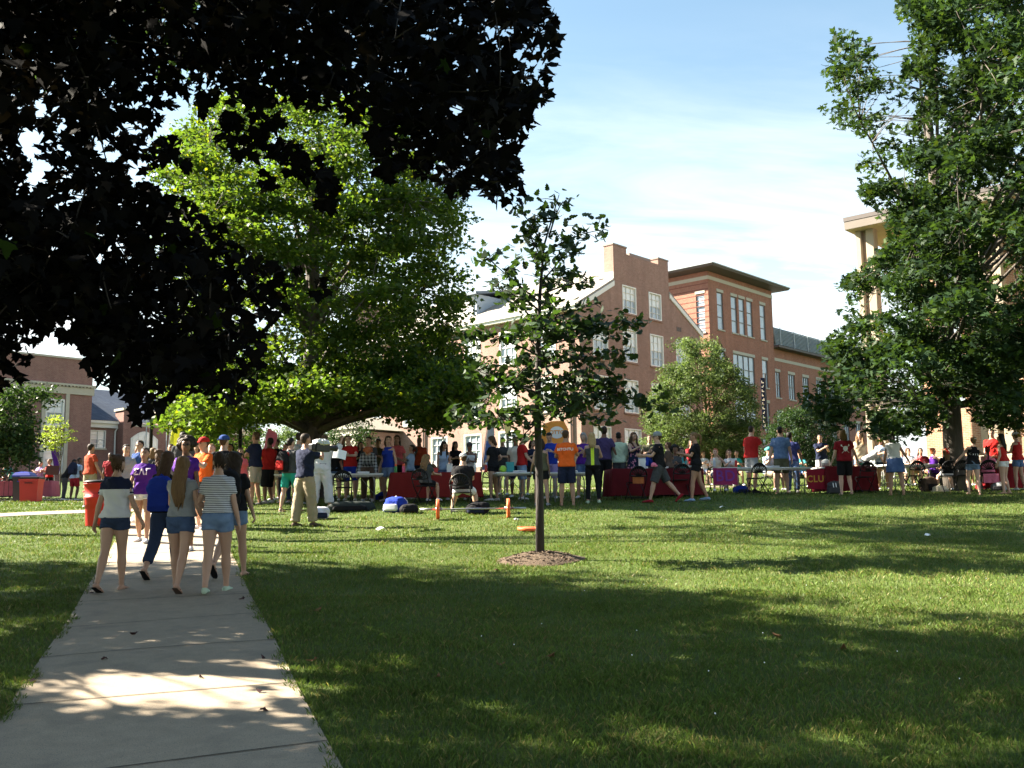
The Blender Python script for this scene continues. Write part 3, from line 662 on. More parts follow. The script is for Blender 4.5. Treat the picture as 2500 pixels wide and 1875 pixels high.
HANG = [(560, 335, 36), (590, 370, 34), (640, 350, 40), (700, 375, 42), (740, 400, 36), (770, 425, 30), (660, 300, 30), (800, 440, 24), (792, 475, 34), (800, 500, 24), (930, 350, 40), (945, 395, 36), (975, 400, 22), (930, 325, 36), (650, 455, 26), (945, 430, 22), (410, 370, 24), (455, 400, 16), (1035, 400, 26), (500, 250, 26), (620, 235, 40), (560, 290, 24)]
c1 = blob_points(POLY_DARK, 600, 9.4, 2.6, 330, holes=HOLES, edge=34)
c2 = np.array([at(x+rng.normal(0, r_*.45), y+rng.normal(0, r_*.45), 8.6+rng.normal(0, .35)) for x, y, r_ in HANG for _ in range(int(4+r_*.45))])
bd = np.array(POLY_DARK, float); ed = []
for i in range(len(bd)):                                     # sprays along the ragged rim
    a, b_ = bd[i], bd[(i+1) % len(bd)]; m_ = max(1, int(np.linalg.norm(b_-a)/26))
    if a[0] < -50 or b_[0] < -50 or a[1] < -50 or b_[1] < -50: continue
    for t in np.arange(m_)/m_: q = a+(b_-a)*t+rng.normal(0, 7, 2); ed.append(at(q[0], q[1], 9.2+rng.normal(0, .8)))
ed = np.array(ed)
def gap(q):
    """openings in the boughs that let sun patches fall on the lawn and the walk"""
    t = (q[2]-float(gz(q[0]+8, q[1])))/math.tan(SUN_EL); x, y = q[0]-sd.x/math.cos(SUN_EL)*t, q[1]-sd.y/math.cos(SUN_EL)*t
    return ((x-5.2)/3.3)**2+((y-9.3)/1.15)**2 < 1 or ((x+2.5)/1.4)**2+((y-7.0)/.65)**2 < 1 or ((x-3.5)/3)**2+((y-11.9)/.3)**2 < 1
# the rest of the crown, outside the frame: up and to the left over the trunk
cc = []
while len(cc) < 1250:
    p = rng.normal(0, 1, 3); p /= np.linalg.norm(p); p *= rng.uniform(.55, 1)**.5
    q = np.array([-6.8, 8.6, 7.4])+p*np.array([5.0, 4.6, 4.3])
    u, v = proj(q)
    if (u < -40 or v < -40) and q[2] > 3.6 and not gap(q): cc.append(q)
while len(cc) < 1450:                                       # its low outer boughs on the far side
    p = rng.normal(0, 1, 3); p /= np.linalg.norm(p); q = np.array([-9.2, 12.6, 6.2])+p*rng.uniform(.4, 1)*np.array([3.2, 1.9, 3.0]); u, v = proj(q)
    if u < -30 and q[2] > 3.0 and not gap(q): cc.append(q)
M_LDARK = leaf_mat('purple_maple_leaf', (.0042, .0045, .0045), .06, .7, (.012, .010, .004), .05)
def prune_dark(C):
    """keeps the crown's ragged rim and its gaps"""
    q = projv(C); o = (q[:, 0] < -30) | (q[:, 1] < -60) | in_poly(q, POLY_DARK)
    near = ~o & (edge_dist(q, POLY_DARK) < 9); k = o | near
    for x, y, r_ in HANG: k |= (q[:, 0]-x)**2+(q[:, 1]-y)**2 < (r_*1.5)**2
    for x, y, r_ in HOLES: k &= ~(((q[:, 0]-x)**2+(q[:, 1]-y)**2 < (r_*.8)**2) & (rng.random(len(q)) < .93))
    return k
dark_base = gp(-800, 8.6)
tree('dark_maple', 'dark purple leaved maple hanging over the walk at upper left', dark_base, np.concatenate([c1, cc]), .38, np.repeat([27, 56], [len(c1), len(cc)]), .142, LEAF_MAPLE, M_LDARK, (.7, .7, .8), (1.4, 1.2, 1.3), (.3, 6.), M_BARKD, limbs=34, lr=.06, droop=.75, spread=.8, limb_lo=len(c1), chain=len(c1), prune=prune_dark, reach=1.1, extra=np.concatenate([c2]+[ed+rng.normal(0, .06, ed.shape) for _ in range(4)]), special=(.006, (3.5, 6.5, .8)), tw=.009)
# two maples wholly left of the frame, seen only through the shade they throw over the lawn
def ball_clumps(c, rad, n, inner=.5):
    o = []
    while len(o) < n:
        p = rng.normal(0, 1, 3); p /= np.linalg.norm(p); o.append(np.array(c)+p*rng.uniform(inner, 1)*np.array(rad)*(1+.12*math.sin(5*p[0]+7*p[1]+4*p[2])))
    return np.array(o)
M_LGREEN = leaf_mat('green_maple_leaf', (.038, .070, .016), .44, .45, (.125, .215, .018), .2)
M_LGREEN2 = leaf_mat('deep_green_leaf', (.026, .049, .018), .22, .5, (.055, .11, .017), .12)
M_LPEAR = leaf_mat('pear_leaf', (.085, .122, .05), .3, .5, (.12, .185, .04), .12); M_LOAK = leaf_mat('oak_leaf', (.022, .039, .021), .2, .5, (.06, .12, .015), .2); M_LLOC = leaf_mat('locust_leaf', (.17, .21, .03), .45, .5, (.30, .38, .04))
for (x, y, h_, rd, nn) in ((-13.5, 5.5, 8.2, (4.2, 3.4, 4.2), 260), (-16.5, 15.2, 9.8, (3.6, 2.1, 3.8), 130)):
    b0 = Vector((x, y, float(gz(x, y))))
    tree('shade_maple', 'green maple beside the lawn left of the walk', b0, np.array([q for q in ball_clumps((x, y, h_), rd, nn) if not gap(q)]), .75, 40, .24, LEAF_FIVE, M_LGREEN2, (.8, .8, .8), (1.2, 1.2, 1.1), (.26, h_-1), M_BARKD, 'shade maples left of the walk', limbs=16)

b0 = Vector((-13.8, 19.5, float(gz(-13.8, 19.5))))
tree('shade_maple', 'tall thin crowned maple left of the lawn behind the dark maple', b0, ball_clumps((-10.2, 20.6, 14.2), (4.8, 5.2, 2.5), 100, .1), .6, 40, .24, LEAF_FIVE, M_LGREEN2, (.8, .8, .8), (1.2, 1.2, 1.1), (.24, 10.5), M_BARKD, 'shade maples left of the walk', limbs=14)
src_ = [o for o in COL.objects if o.name.startswith('shade_maple') and o.parent is None][0]
for (x, y, rz_d, lab) in ((9.8, 2.6, 70, 'added unseen maple right of the viewpoint, darkening the near lawn'), (2.5, -6.5, 150, 'added unseen shade maple behind the viewpoint'), (-7.5, -5.5, 250, 'added unseen shade maple behind the viewpoint beside the walk'), (9.5, -6.5, 310, 'added unseen shade maple behind the viewpoint on the right')):  # unseen copies, added to keep sky light off the near lawn
    c = copy_tree(src_); c.location = (x, y, float(gz(x, y))); c.rotation_euler = (0, 0, R(rz_d)); c['label'] = lab; c['group'] = 'added shade maples round the viewpoint'
# ---------------------------------------------------------------- big green maple behind the left tables
POLY_MID = [(380, 470), (400, 330), (450, 265), (560, 225), (660, 205), (760, 225), (850, 235), (930, 215), (1000, 300), (1060, 420), (1110, 480), (1125, 560), (1120, 640), (1160, 660), (1165, 720), (1120, 760), (1150, 830), (1130, 900), (1165, 960), (1120, 1010), (1040, 1030), (970, 1000), (900, 1010), (820, 985), (760, 1000), (660, 1020), (560, 1030), (470, 1060), (400, 1020), (420, 900), (440, 700)]
mid_base = gp(757, 28.6)
mc = blob_points(POLY_MID, 620, 28.6, 4.6, 340, shell=.55, edge=10, holes=[(700, 560, 24), (900, 560, 22), (620, 540, 18), (770, 640, 20), (1000, 470, 16), (560, 480, 14), (860, 690, 16), (930, 620, 14)])
low = blob_points([(420, 930), (600, 900), (900, 900), (1150, 880), (1165, 965), (1100, 1020), (1040, 1035), (930, 1000), (820, 985), (700, 1010), (600, 1035), (470, 1060), (400, 1020)], 330, 28.2, 4.8, 90)
mc = np.concatenate([mc, low])
mid = tree('green_maple', 'large sunlit yellow green maple behind the tables, left of centre', mid_base, mc, .58, 150, .135, LEAF_FIVE, M_LGREEN, (.7, .8, .8), (1.3, 1.15, .85), (.42, 9.6), M_BARK, limbs=46, droop=.45, flat=.55, special=(.05, (2.2, 1.5, .5)), clump_tint=.22)

# ---------------------------------------------------------------- big maple at the right edge
POLY_R = [(2215, -150), (2205, 0), (2200, 30), (2240, 70), (2225, 130), (2215, 180), (2225, 215), (2170, 195), (2130, 150), (2118, 110), (2060, 85), (2045, 75), (2040, 130), (2022, 175), (2035, 215), (2080, 240), (2015, 270), (2050, 310), (2110, 320), (2170, 350), (2100, 395), (2112, 430), (2108, 465), (2150, 520), (2178, 500), (2192, 520), (2172, 545), (2182, 590), (2145, 625), (2120, 655), (2050, 695), (2100, 730), (2060, 760), (2080, 800), (2010, 850), (2030, 890), (2000, 940), (1960, 965), (1980, 1000), (2020, 1040), (2090, 1030), (2130, 1060), (2200, 1070), (2260, 1050), (2300, 1035), (2316, 985), (2365, 975), (2395, 1030), (2440, 1050), (2500, 1030), (2640, 1010), (2760, 900), (2820, 500), (2800, 100), (2700, -150)]
rb = gp(2334, 28)
r1 = blob_points(POLY_R, 940, 26.5, 6.0, 380, shell=.5, edge=12, holes=[(2230, 480, 0), (2275, 300, 22), (2205, 300, 30), (2160, 265, 18), (2260, 330, 14), (2190, 210, 12)])
edr = []
for i in range(len(POLY_R)):                                 # feathery sprays along the left outline
    a, b_ = np.array(POLY_R[i], float), np.array(POLY_R[(i+1) % len(POLY_R)], float)
    if max(a[0], b_[0]) > 2420 or min(a[1], b_[1]) < -20: continue
    for t in np.arange(0, 1, 9/max(9, np.linalg.norm(b_-a))): q = a+(b_-a)*t+rng.normal(0, 9, 2); edr.append(at(q[0], q[1], 25.5+rng.normal(0, 1.2)))
edr = np.array(edr)
def prune_r(C):
    q = projv(C); k = in_poly(q, POLY_R) | (edge_dist(q, POLY_R) < 16) | (q[:, 0] > 2520) | (q[:, 1] < -60)
    for x, y, r_ in ((2204, 266, 34), (2155, 330, 20), (2290, 305, 15), (2240, 205, 15), (2130, 545, 14), (2300, 470, 9), (2360, 560, 8), (2250, 700, 8)): k &= ~(((q[:, 0]-x)**2+(q[:, 1]-y)**2 < r_*r_) & (rng.random(len(q)) < .9))
    return k
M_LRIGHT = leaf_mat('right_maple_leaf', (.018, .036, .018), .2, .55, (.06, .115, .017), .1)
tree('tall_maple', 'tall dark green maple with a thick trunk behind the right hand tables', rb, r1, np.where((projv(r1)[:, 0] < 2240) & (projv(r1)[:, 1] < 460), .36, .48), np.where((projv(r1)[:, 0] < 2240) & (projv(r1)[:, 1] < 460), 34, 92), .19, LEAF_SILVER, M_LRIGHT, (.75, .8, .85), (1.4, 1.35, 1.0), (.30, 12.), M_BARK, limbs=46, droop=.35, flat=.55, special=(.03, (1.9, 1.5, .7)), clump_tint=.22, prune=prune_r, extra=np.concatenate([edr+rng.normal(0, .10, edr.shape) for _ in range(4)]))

# ---------------------------------------------------------------- young oak on its mound
ob = gp(1318, 13.9); obv = np.array(ob)
root = empty('young_oak', ob, 0, 'slim young oak standing on a mulch mound in the middle of the lawn', 'tree')
otop = at(1365, 475, 13.9)-obv
mb = MB(); tp = [Vector((0, 0, -.1)), Vector(at(1318, 1200, 13.9)-obv), Vector(at(1313, 1050, 13.9)-obv), Vector(at(1314, 850, 13.95)-obv), Vector(at(1318, 720, 13.9)-obv), Vector(at(1328, 600, 13.9)-obv), Vector(otop)]
mb.tube(tp, [.066, .056, .052, .04, .026, .016, .005], 10)
OB = [((1313, 1040), (1100, 1010), .2), ((1313, 1030), (1260, 1080), -.4), ((1315, 960), (1150, 900), .4), ((1315, 990), (1560, 975), -.5), ((1316, 1000), (1480, 1030), .3), ((1316, 950), (1640, 1000), -.3), ((1316, 900), (1530, 880), .4), ((1317, 870), (1150, 820), -.4), ((1317, 850), (1570, 790), .2), ((1318, 800), (1190, 690), .3), ((1318, 790), (1460, 740), -.4), ((1320, 740), (1170, 612), 0), ((1320, 720), (1450, 690), .3), ((1322, 690), (1400, 600), -.3), ((1325, 640), (1280, 560), .2), ((1328, 620), (1480, 560), .1), ((1330, 610), (1272, 515), .2), ((1317, 830), (1400, 830), -.8), ((1317, 900), (1250, 930), -.8), ((1317, 860), (1270, 800), .8), ((1316, 980), (1390, 960), .8), ((1318, 760), (1260, 730), -.6), ((1320, 700), (1380, 700), .6), ((1322, 660), (1300, 640), -.5), ((1316, 930), (1460, 930), 0.), ((1316, 940), (1200, 960), .5), ((1318, 780), (1500, 830), .5), ((1340, 580), (1375, 490), 0), ((1315, 1010), (1180, 1040), -.3), ((1316, 1000), (1420, 1000), -.7), ((1317, 820), (1330, 800), -1.), ((1317, 880), (1330, 880), .9), ((1318, 760), (1340, 740), .7)]
lp = []
def twig(p0, p1, r0, dens, jit=.10):
    pts = limb(mb, p0, p1, r0, .004, sag=.08, k=8, n=5, j=.04); L = np.linalg.norm(np.array(p1)-np.array(p0))
    pts = np.array(pts); n = max(4, int(L*dens)); t = rng.uniform(.18, 1.0, n)**.7*7; i = np.clip(t.astype(int), 0, 6); f = (t-i)[:, None]
    q = pts[i]*(1-f)+pts[i+1]*f; lp.append(q+rng.normal(0, jit, (n, 3))*np.array([1, 1, .7])); return pts
for (a, b_, dy) in OB:
    p0 = at(*a, 13.9)-obv; p1 = at(*b_, 13.9+dy)-obv
    pts = twig(p0, p1, .016, 40 if b_[1] > 760 else 24)
    for k in (2, 3, 4, 5, 6):
        d = rng.normal(0, 1, 3); d[2] = abs(d[2])*.4; d /= np.linalg.norm(d); sp = .22+.28*np.linalg.norm(p1-p0)*.5
        twig(pts[k], pts[k]+d*sp*rng.uniform(.5, 1.3), .007, 42 if b_[1] > 760 else 24, .10)
mb.build('trunk', M_BARKD, root, smooth=True)
lp.append(np.array([at(x, y, 13.9)-obv for x, y in ((1367, 470), (1350, 480), (1390, 480), (1340, 500), (1375, 500), (1360, 520), (1330, 535), (1380, 540), (1345, 560), (1330, 580), (1370, 575), (1400, 560), (1460, 560), (1480, 553), (1475, 565), (1440, 575), (1420, 590))])+rng.normal(0, .03, (17, 3)))
OC = np.concatenate(lp); ol = leaves(OC, .138, LEAF_OAK, .35, .95); np_mesh('crown', ol.reshape(-1, 3), 16, M_LOAK, root, tints(len(OC), (.8, .8, .9), (1.3, 1.3, 1.1), special=(.05, (2.2, 2.4, .8))))
# mulch mound
mb = MB(); rings = []
for k, (r_, z) in enumerate(((.66, -.04), (.58, .015), (.42, .06), (.25, .10), (.1, .12), (.03, .125))):
    rings.append([(r_*math.cos(a)*(1+.06*math.sin(3*a+k))*1.05, r_*math.sin(a)*(1+.05*math.cos(4*a)), z+.012*math.sin(7*a+2*k)+float(gz(ob.x+r_*math.cos(a), ob.y+r_*math.sin(a)))-ob.z) for a in np.linspace(0, 2*math.pi, 40)[:-1]])
mb.loft(rings)
for i in range(900):
    a = rng.uniform(0, 2*np.pi); r_ = .62*math.sqrt(rng.random()); z = np.interp(r_, [0, .1, .25, .42, .56, .64], [.125, .12, .10, .06, .015, -.03])+float(gz(ob.x+r_*math.cos(a), ob.y+r_*math.sin(a)))-ob.z
    s_ = rng.uniform(.008, .026); b_ = rng.uniform(0, 6.28); p = np.array([r_*math.cos(a), r_*math.sin(a), z+.008]); u = np.array([math.cos(b_), math.sin(b_), rng.normal(0, .25)])*s_; v = np.array([-math.sin(b_), math.cos(b_), rng.normal(0, .5)])*s_*.4
    mb.quad(p-u-v, p+u-v, p+u+v, p-u+v, 1+int(rng.random() < .4))
mo = mb.build('mulch_mound', [mat('mulch', (.085, .060, .040), .95, .5, 30, 1., 60), mat('bark_chip', (.115, .082, .055), .95), mat('bark_chip_dark', (.05, .035, .025), .95)], None, True)
mo.location = ob; tag(mo, 'low round mound of brown mulch and dry clippings round the young oak', 'mulch mound')

# ---------------------------------------------------------------- smaller trees
def small(name, label, px, d, poly, T, Rp, n, crad, per, size, shape, m, lo, hi, trunk, group=None, bm=None, **kw):
    b0 = gp(px, d); c = blob_points(poly, n, d, T, Rp, shell=.4, edge=6)
    return tree(name, label, b0, c, crad, per, size, shape, m, lo, hi, trunk, bm or M_BARK, group, **kw)
small('pear_tree', 'rounded light green tree in front of the gabled hall, right of the oak', 1730, 38, [(1575, 1000), (1590, 940), (1640, 880), (1650, 830), (1680, 815), (1720, 830), (1745, 835), (1770, 870), (1800, 900), (1840, 950), (1858, 1010), (1850, 1080), (1830, 1130), (1760, 1150), (1680, 1140), (1610, 1110), (1575, 1060)], 2.3, 120, 360, .34, 170, .10, LEAF_OVAL, M_LPEAR, (.75, .8, .8), (1.4, 1.3, 1.1), (.13, 4.4), bm=M_BARKB, limbs=26, tw=.01, droop=.3, up=.12, clump_tint=.2)
small('dark_shrub_tree', 'low dark green bushy tree before the red brick wing', 1960, 47, [(1860, 1100), (1880, 1040), (1920, 1000), (1960, 990), (2000, 1000), (2030, 1040), (2055, 1090), (2060, 1170), (1960, 1200), (1870, 1180)], 2.0, 90, 190, .42, 120, .12, LEAF_OVAL, M_LGREEN2, (.65, .7, .75), (1.1, 1.1, 1.), (.12, 3.0), limbs=14, tw=.01, clump_tint=.15)
small('locust_tree', 'small bright yellow green locust before the brick union building', 145, 46, [(82, 1055), (110, 1045), (120, 1015), (145, 1005), (160, 1030), (185, 1050), (186, 1072), (160, 1085), (145, 1105), (110, 1100), (90, 1080)], .9, 60, 60, .26, 30, .11, LEAF_OVAL, M_LLOC, (.8, .9, .7), (1.2, 1.15, 1.), (.05, 2.6), limbs=16, tw=.009, droop=.2, flat=.3)
small('left_maple', 'dark leafy tree at the far left edge', -60, 40, [(-200, 900), (-60, 930), (40, 950), (110, 945), (160, 965), (120, 985), (90, 1010), (95, 1060), (80, 1110), (40, 1150), (-80, 1160), (-220, 1120)], 2.4, 130, 190, .46, 90, .14, LEAF_FIVE, M_LGREEN2, (.75, .8, .8), (1.3, 1.25, 1.), (.16, 4.4), limbs=18)
small('far_bush', 'sunlit bush seen under the big maple', 690, 52, [(630, 1110), (640, 1060), (680, 1030), (730, 1040), (755, 1080), (760, 1140), (690, 1160), (640, 1150)], 1.5, 60, 90, .4, 45, .13, LEAF_OVAL, M_LPEAR, (.7, .8, .7), (1.2, 1.15, .9), (.08, 2.), limbs=10, group=None)
small('far_tree', 'background tree between the low wing and the big maple', 505, 58, [(430, 1110), (440, 1020), (480, 960), (540, 950), (600, 980), (640, 1040), (640, 1130), (560, 1160), (460, 1150)], 2.4, 90, 150, .6, 50, .17, LEAF_FIVE, M_LGREEN, (.7, .8, .8), (1.3, 1.2, 1.), (.15, 4.), limbs=14)
small('far_evergreen', 'dim bushy tree behind the porch under the big maple', 850, 60, [(770, 1120), (780, 1040), (830, 1000), (890, 1010), (915, 1060), (910, 1140), (840, 1160)], 2., 70, 110, .5, 50, .15, LEAF_OVAL, M_LGREEN2, (.7, .8, .8), (1.2, 1.2, 1.), (.12, 3.), limbs=10)
small('corner_shrub', 'pale green shrub at the foot of the gabled hall', 1575, 56, [(1530, 1080), (1560, 1060), (1600, 1065), (1630, 1090), (1640, 1160), (1540, 1160), (1490, 1130)], 1.2, 50, 80, .36, 45, .12, LEAF_OVAL, M_LPEAR, (.9, 1, .9), (1.5, 1.45, 1.2), (.06, 1.4), limbs=8)
small('dry_sapling', 'thin sapling with rusty half bare twigs at the right edge', 2520, 27, [(2440, 1030), (2470, 1000), (2510, 960), (2560, 960), (2590, 1040), (2520, 1080), (2460, 1060)], .7, 50, 40, .22, 16, .12, LEAF_OVAL, M_LLOC, (.6, .5, .6), (1., .7, .6), (.05, 2.6), bm=M_BARKB, limbs=18, tw=.008)
# ---------------------------------------------------------------- people
_tmp_scene = bpy.data.scenes.new('scratch')
def _dg():
    with bpy.context.temp_override(scene=_tmp_scene, view_layer=_tmp_scene.view_layers[0]):
        d = bpy.context.evaluated_depsgraph_get(); d.update(); return d
def fuse(mb, voxel, smooth=2):
    """one continuous skin out of overlapping lofts"""
    me = bpy.data.meshes.new('t'); me.from_pydata(mb.v, [], mb.f)
    o = bpy.data.objects.new('t', me); _tmp_scene.collection.objects.link(o)
    m = o.modifiers.new('r', 'REMESH'); m.mode = 'VOXEL'; m.voxel_size = voxel; m.use_smooth_shade = True
    if smooth: k = o.modifiers.new('s', 'SMOOTH'); k.factor = .5; k.iterations = smooth
    dg = _dg()
    r = bpy.data.meshes.new_from_object(o.evaluated_get(dg))
    V = np.empty(len(r.vertices)*3, np.float32); r.vertices.foreach_get('co', V); V = V.reshape(-1, 3)
    Fc = [tuple(p.vertices) for p in r.polygons]
    bpy.data.objects.remove(o); bpy.data.meshes.remove(me); bpy.data.meshes.remove(r)
    return V, Fc
def wob(V, amp, f, seed=0):
    """soft cloth folds"""
    s = seed*1.7
    n = np.sin(V[:, 0]*f*1.1+V[:, 2]*f*.8+s)+np.sin(V[:, 1]*f*1.3-V[:, 2]*f*.5+2*s)+.6*np.sin(V[:, 2]*f*2.1+V[:, 0]*f*1.4+3*s)
    c = V.mean(0); d = V-c; d[:, 2] = 0; L = np.linalg.norm(d, axis=1, keepdims=True)+1e-6
    return V+d/L*(n*amp/2)[:, None]
def strand(V, amp):
    """locks that run down the hair and end unevenly"""
    c = V.mean(0); th = np.arctan2(V[:, 1]-c[1], V[:, 0]-c[0]); z = V[:, 2]; z0, z1 = z.min(), z.max(); t = np.clip((z1-z)/(z1-z0), 0, 1)
    n = np.sin(th*13+2.2*np.sin(z*11))+.8*np.sin(th*29+1.5*np.sin(z*17)+1)+.6*np.sin(th*47)
    d = V-c; d[:, 2] = 0; L = np.linalg.norm(d, axis=1, keepdims=True)+1e-6; V = V+d/L*(n*amp*.6*(.4+t))[:, None]
    V[:, 2] += .035*t**4*(np.sin(th*9)+np.sin(th*17+1)); V[:, 0] += .012*t*np.sin(z*14)
    return V
SKIN = {'pale': (.52, .33, .25), 'light': (.46, .28, .20), 'tan': (.36, .20, .13), 'brown': (.17, .085, .05), 'dark': (.085, .042, .027)}
HAIRC = {'black': (.012, .010, .009), 'dark': (.028, .018, .012), 'brown': (.065, .036, .02), 'light': (.16, .095, .045), 'blond': (.36, .25, .12), 'ginger': (.28, .085, .03), 'grey': (.25, .24, .23)}
def skin_mat(k):
    key = ('skin', k)
    if key not in _MC:
        c = SKIN[k]; m = mat('skin_'+k, c, .5, .07, 9, 0, spec=.35)
        m.node_tree.nodes['Principled BSDF'].inputs['Subsurface Weight'].default_value = .05
        m.node_tree.nodes['Principled BSDF'].inputs['Subsurface Radius'].default_value = (.01, .004, .002)
        _MC[key] = m
    return _MC[key]
def hair_mat(k):
    key = ('hair', k)
    if key not in _MC:
        c = HAIRC[k]; m, nt, b = new_mat('hair_'+k); tc = node(nt, 'ShaderNodeTexCoord'); mp = node(nt, 'ShaderNodeMapping'); mp.inputs['Scale'].default_value = (1, 1, .06)
        nt.links.new(tc.outputs['Object'], mp.inputs[0]); nz = node(nt, 'ShaderNodeTexNoise', i_Scale=110., i_Detail=3.); nt.links.new(mp.outputs[0], nz.inputs['Vector'])
        nt.links.new(mixc(nt, nz.outputs['Fac'], [v*.55 for v in c], [v*1.6 for v in c]), b.inputs['Base Color']); b.inputs['Roughness'].default_value = .6; b.inputs['Specular IOR Level'].default_value = .2
        bp = node(nt, 'ShaderNodeBump', i_Strength=.6, i_Distance=.01); nt.links.new(nz.outputs['Fac'], bp.inputs['Height']); nt.links.new(bp.outputs[0], b.inputs['Normal'])
        _MC[key] = m
    return _MC[key]
M_EYE = mat('eye', (.02, .015, .012), .3, 0); M_LIP = mat('lip', (.30, .10, .085), .5, .05)
CLOTH = dict(black=(.012, .012, .014), navy=(.014, .019, .045), white=(.62, .62, .64), grey=(.26, .27, .28), dgrey=(.06, .062, .066), red=(.40, .020, .018), orange=(.72, .12, .02), rust=(.36, .055, .025), maroon=(.22, .014, .022), purple=(.075, .018, .21), royal=(.016, .04, .30), blue=(.025, .06, .20), lblue=(.34, .46, .66), denim=(.085, .14, .27), ddenim=(.03, .045, .09), ldenim=(.17, .24, .36), khaki=(.30, .25, .175), lkhaki=(.36, .32, .26), teal=(.02, .27, .22), tealb=(.08, .38, .40), lgreen=(.45, .56, .42), pink=(.72, .20, .32), coral=(.66, .12, .13), lilac=(.30, .24, .48), brown=(.10, .07, .055), cream=(.62, .56, .46), olive=(.10, .10, .06), violet=(.062, .045, .12))
def cloth_mat(c, kind='plain', b=None):
    key = ('cloth', c, kind, b)
    if key in _MC: return _MC[key]
    col = CLOTH[c]
    if kind == 'plain':
        m = mat('cloth_'+c, col, .85, .14, 7, .75, 16, spec=.12)
    else:
        m, nt, bs = new_mat('cloth_%s_%s' % (c, kind)); tc = node(nt, 'ShaderNodeTexCoord'); sp = node(nt, 'ShaderNodeSeparateXYZ'); nt.links.new(tc.outputs['Object'], sp.inputs[0])
        col2 = CLOTH[b or 'navy']
        if kind == 'stripe':
            f = mathn(nt, 'GREATER_THAN', mathn(nt, 'SINE', mathn(nt, 'MULTIPLY', sp.outputs[2], 6.2832/.021)), .35)
        elif kind == 'yoke':                       # dark yoke over a pale body, dark band at the sleeve hem
            f = mathn(nt, 'MAXIMUM', mathn(nt, 'GREATER_THAN', sp.outputs[2], 1.165),
                      mathn(nt, 'MULTIPLY', mathn(nt, 'GREATER_THAN', mathn(nt, 'ABSOLUTE', sp.outputs[0]), .175), mathn(nt, 'LESS_THAN', mathn(nt, 'ABSOLUTE', mathn(nt, 'SUBTRACT', sp.outputs[2], 1.128)), .011)))
        elif kind == 'floral':
            v = node(nt, 'ShaderNodeTexVoronoi', i_Scale=13.); nt.links.new(tc.outputs['Object'], v.inputs['Vector']); f = mathn(nt, 'LESS_THAN', v.outputs['Distance'], .33)
        elif kind == 'panel':                      # bright panel down the spine
            f = mathn(nt, 'MULTIPLY', mathn(nt, 'LESS_THAN', mathn(nt, 'ABSOLUTE', sp.outputs[0]), .04), mathn(nt, 'LESS_THAN', sp.outputs[1], 0.))
        elif kind == 'plaid':
            f = mathn(nt, 'MULTIPLY', mathn(nt, 'ADD', mathn(nt, 'GREATER_THAN', mathn(nt, 'SINE', mathn(nt, 'MULTIPLY', sp.outputs[2], 75.)), .3), mathn(nt, 'GREATER_THAN', mathn(nt, 'SINE', mathn(nt, 'MULTIPLY', sp.outputs[0], 75.)), .3)), .5)
        elif kind == 'wash':
            nz = node(nt, 'ShaderNodeTexNoise', i_Scale=14., i_Detail=4.); nt.links.new(tc.outputs['Object'], nz.inputs['Vector']); f = nz.outputs['Fac']
        nt.links.new(mixc(nt, f, col, col2), bs.inputs['Base Color']); bs.inputs['Roughness'].default_value = .85; bs.inputs['Specular IOR Level'].default_value = .12
    _MC[key] = m
    return m
CLOTH['neon'] = (.62, .80, .06); CLOTH['petal'] = (.45, .18, .26); CLOTH['faded'] = (.20, .29, .42)
def ring(z, hw, hd, yo=0., n=18, e=2.3):
    o = []
    for k in range(n):
        a = 2*math.pi*k/n; c, s = math.cos(a), math.sin(a)
        o.append((hw*math.copysign(abs(c)**(2/e), c), yo+hd*math.copysign(abs(s)**(2/e), s), z))
    return o
TORSO = {'m': [(.84, .11, .085, -.005), (.89, .150, .108, -.01), (.94, .162, .116, -.012), (1.0, .156, .11, -.005), (1.08, .146, .102, 0), (1.18, .154, .108, 0), (1.28, .172, .118, .005), (1.36, .172, .108, 0), (1.41, .140, .090, -.008), (1.45, .098, .075, -.012), (1.485, .064, .062, -.005), (1.56, .055, .058, .012)],
         'f': [(.84, .12, .09, -.012), (.89, .162, .116, -.02), (.94, .172, .122, -.02), (1.0, .155, .11, -.01), (1.08, .130, .095, 0), (1.17, .132, .099, .005), (1.26, .148, .122, .018), (1.33, .155, .114, .012), (1.385, .142, .092, -.005), (1.425, .108, .076, -.012), (1.46, .068, .060, -.01), (1.49, .050, .052, -.005), (1.56, .045, .049, .012)]}
HEAD = [(1.532, .026, .028, .058), (1.547, .045, .052, .038), (1.575, .060, .078, .020), (1.61, .069, .090, .009), (1.65, .074, .097, 0.), (1.69, .071, .093, -.004), (1.722, .054, .074, -.006), (1.742, .030, .043, -.008), (1.75, .008, .012, -.008)]
def rot(ax, deg): return Matrix.Rotation(R(deg), 3, ax)
PSTAT = []; SEATED = []; NPER = [0]
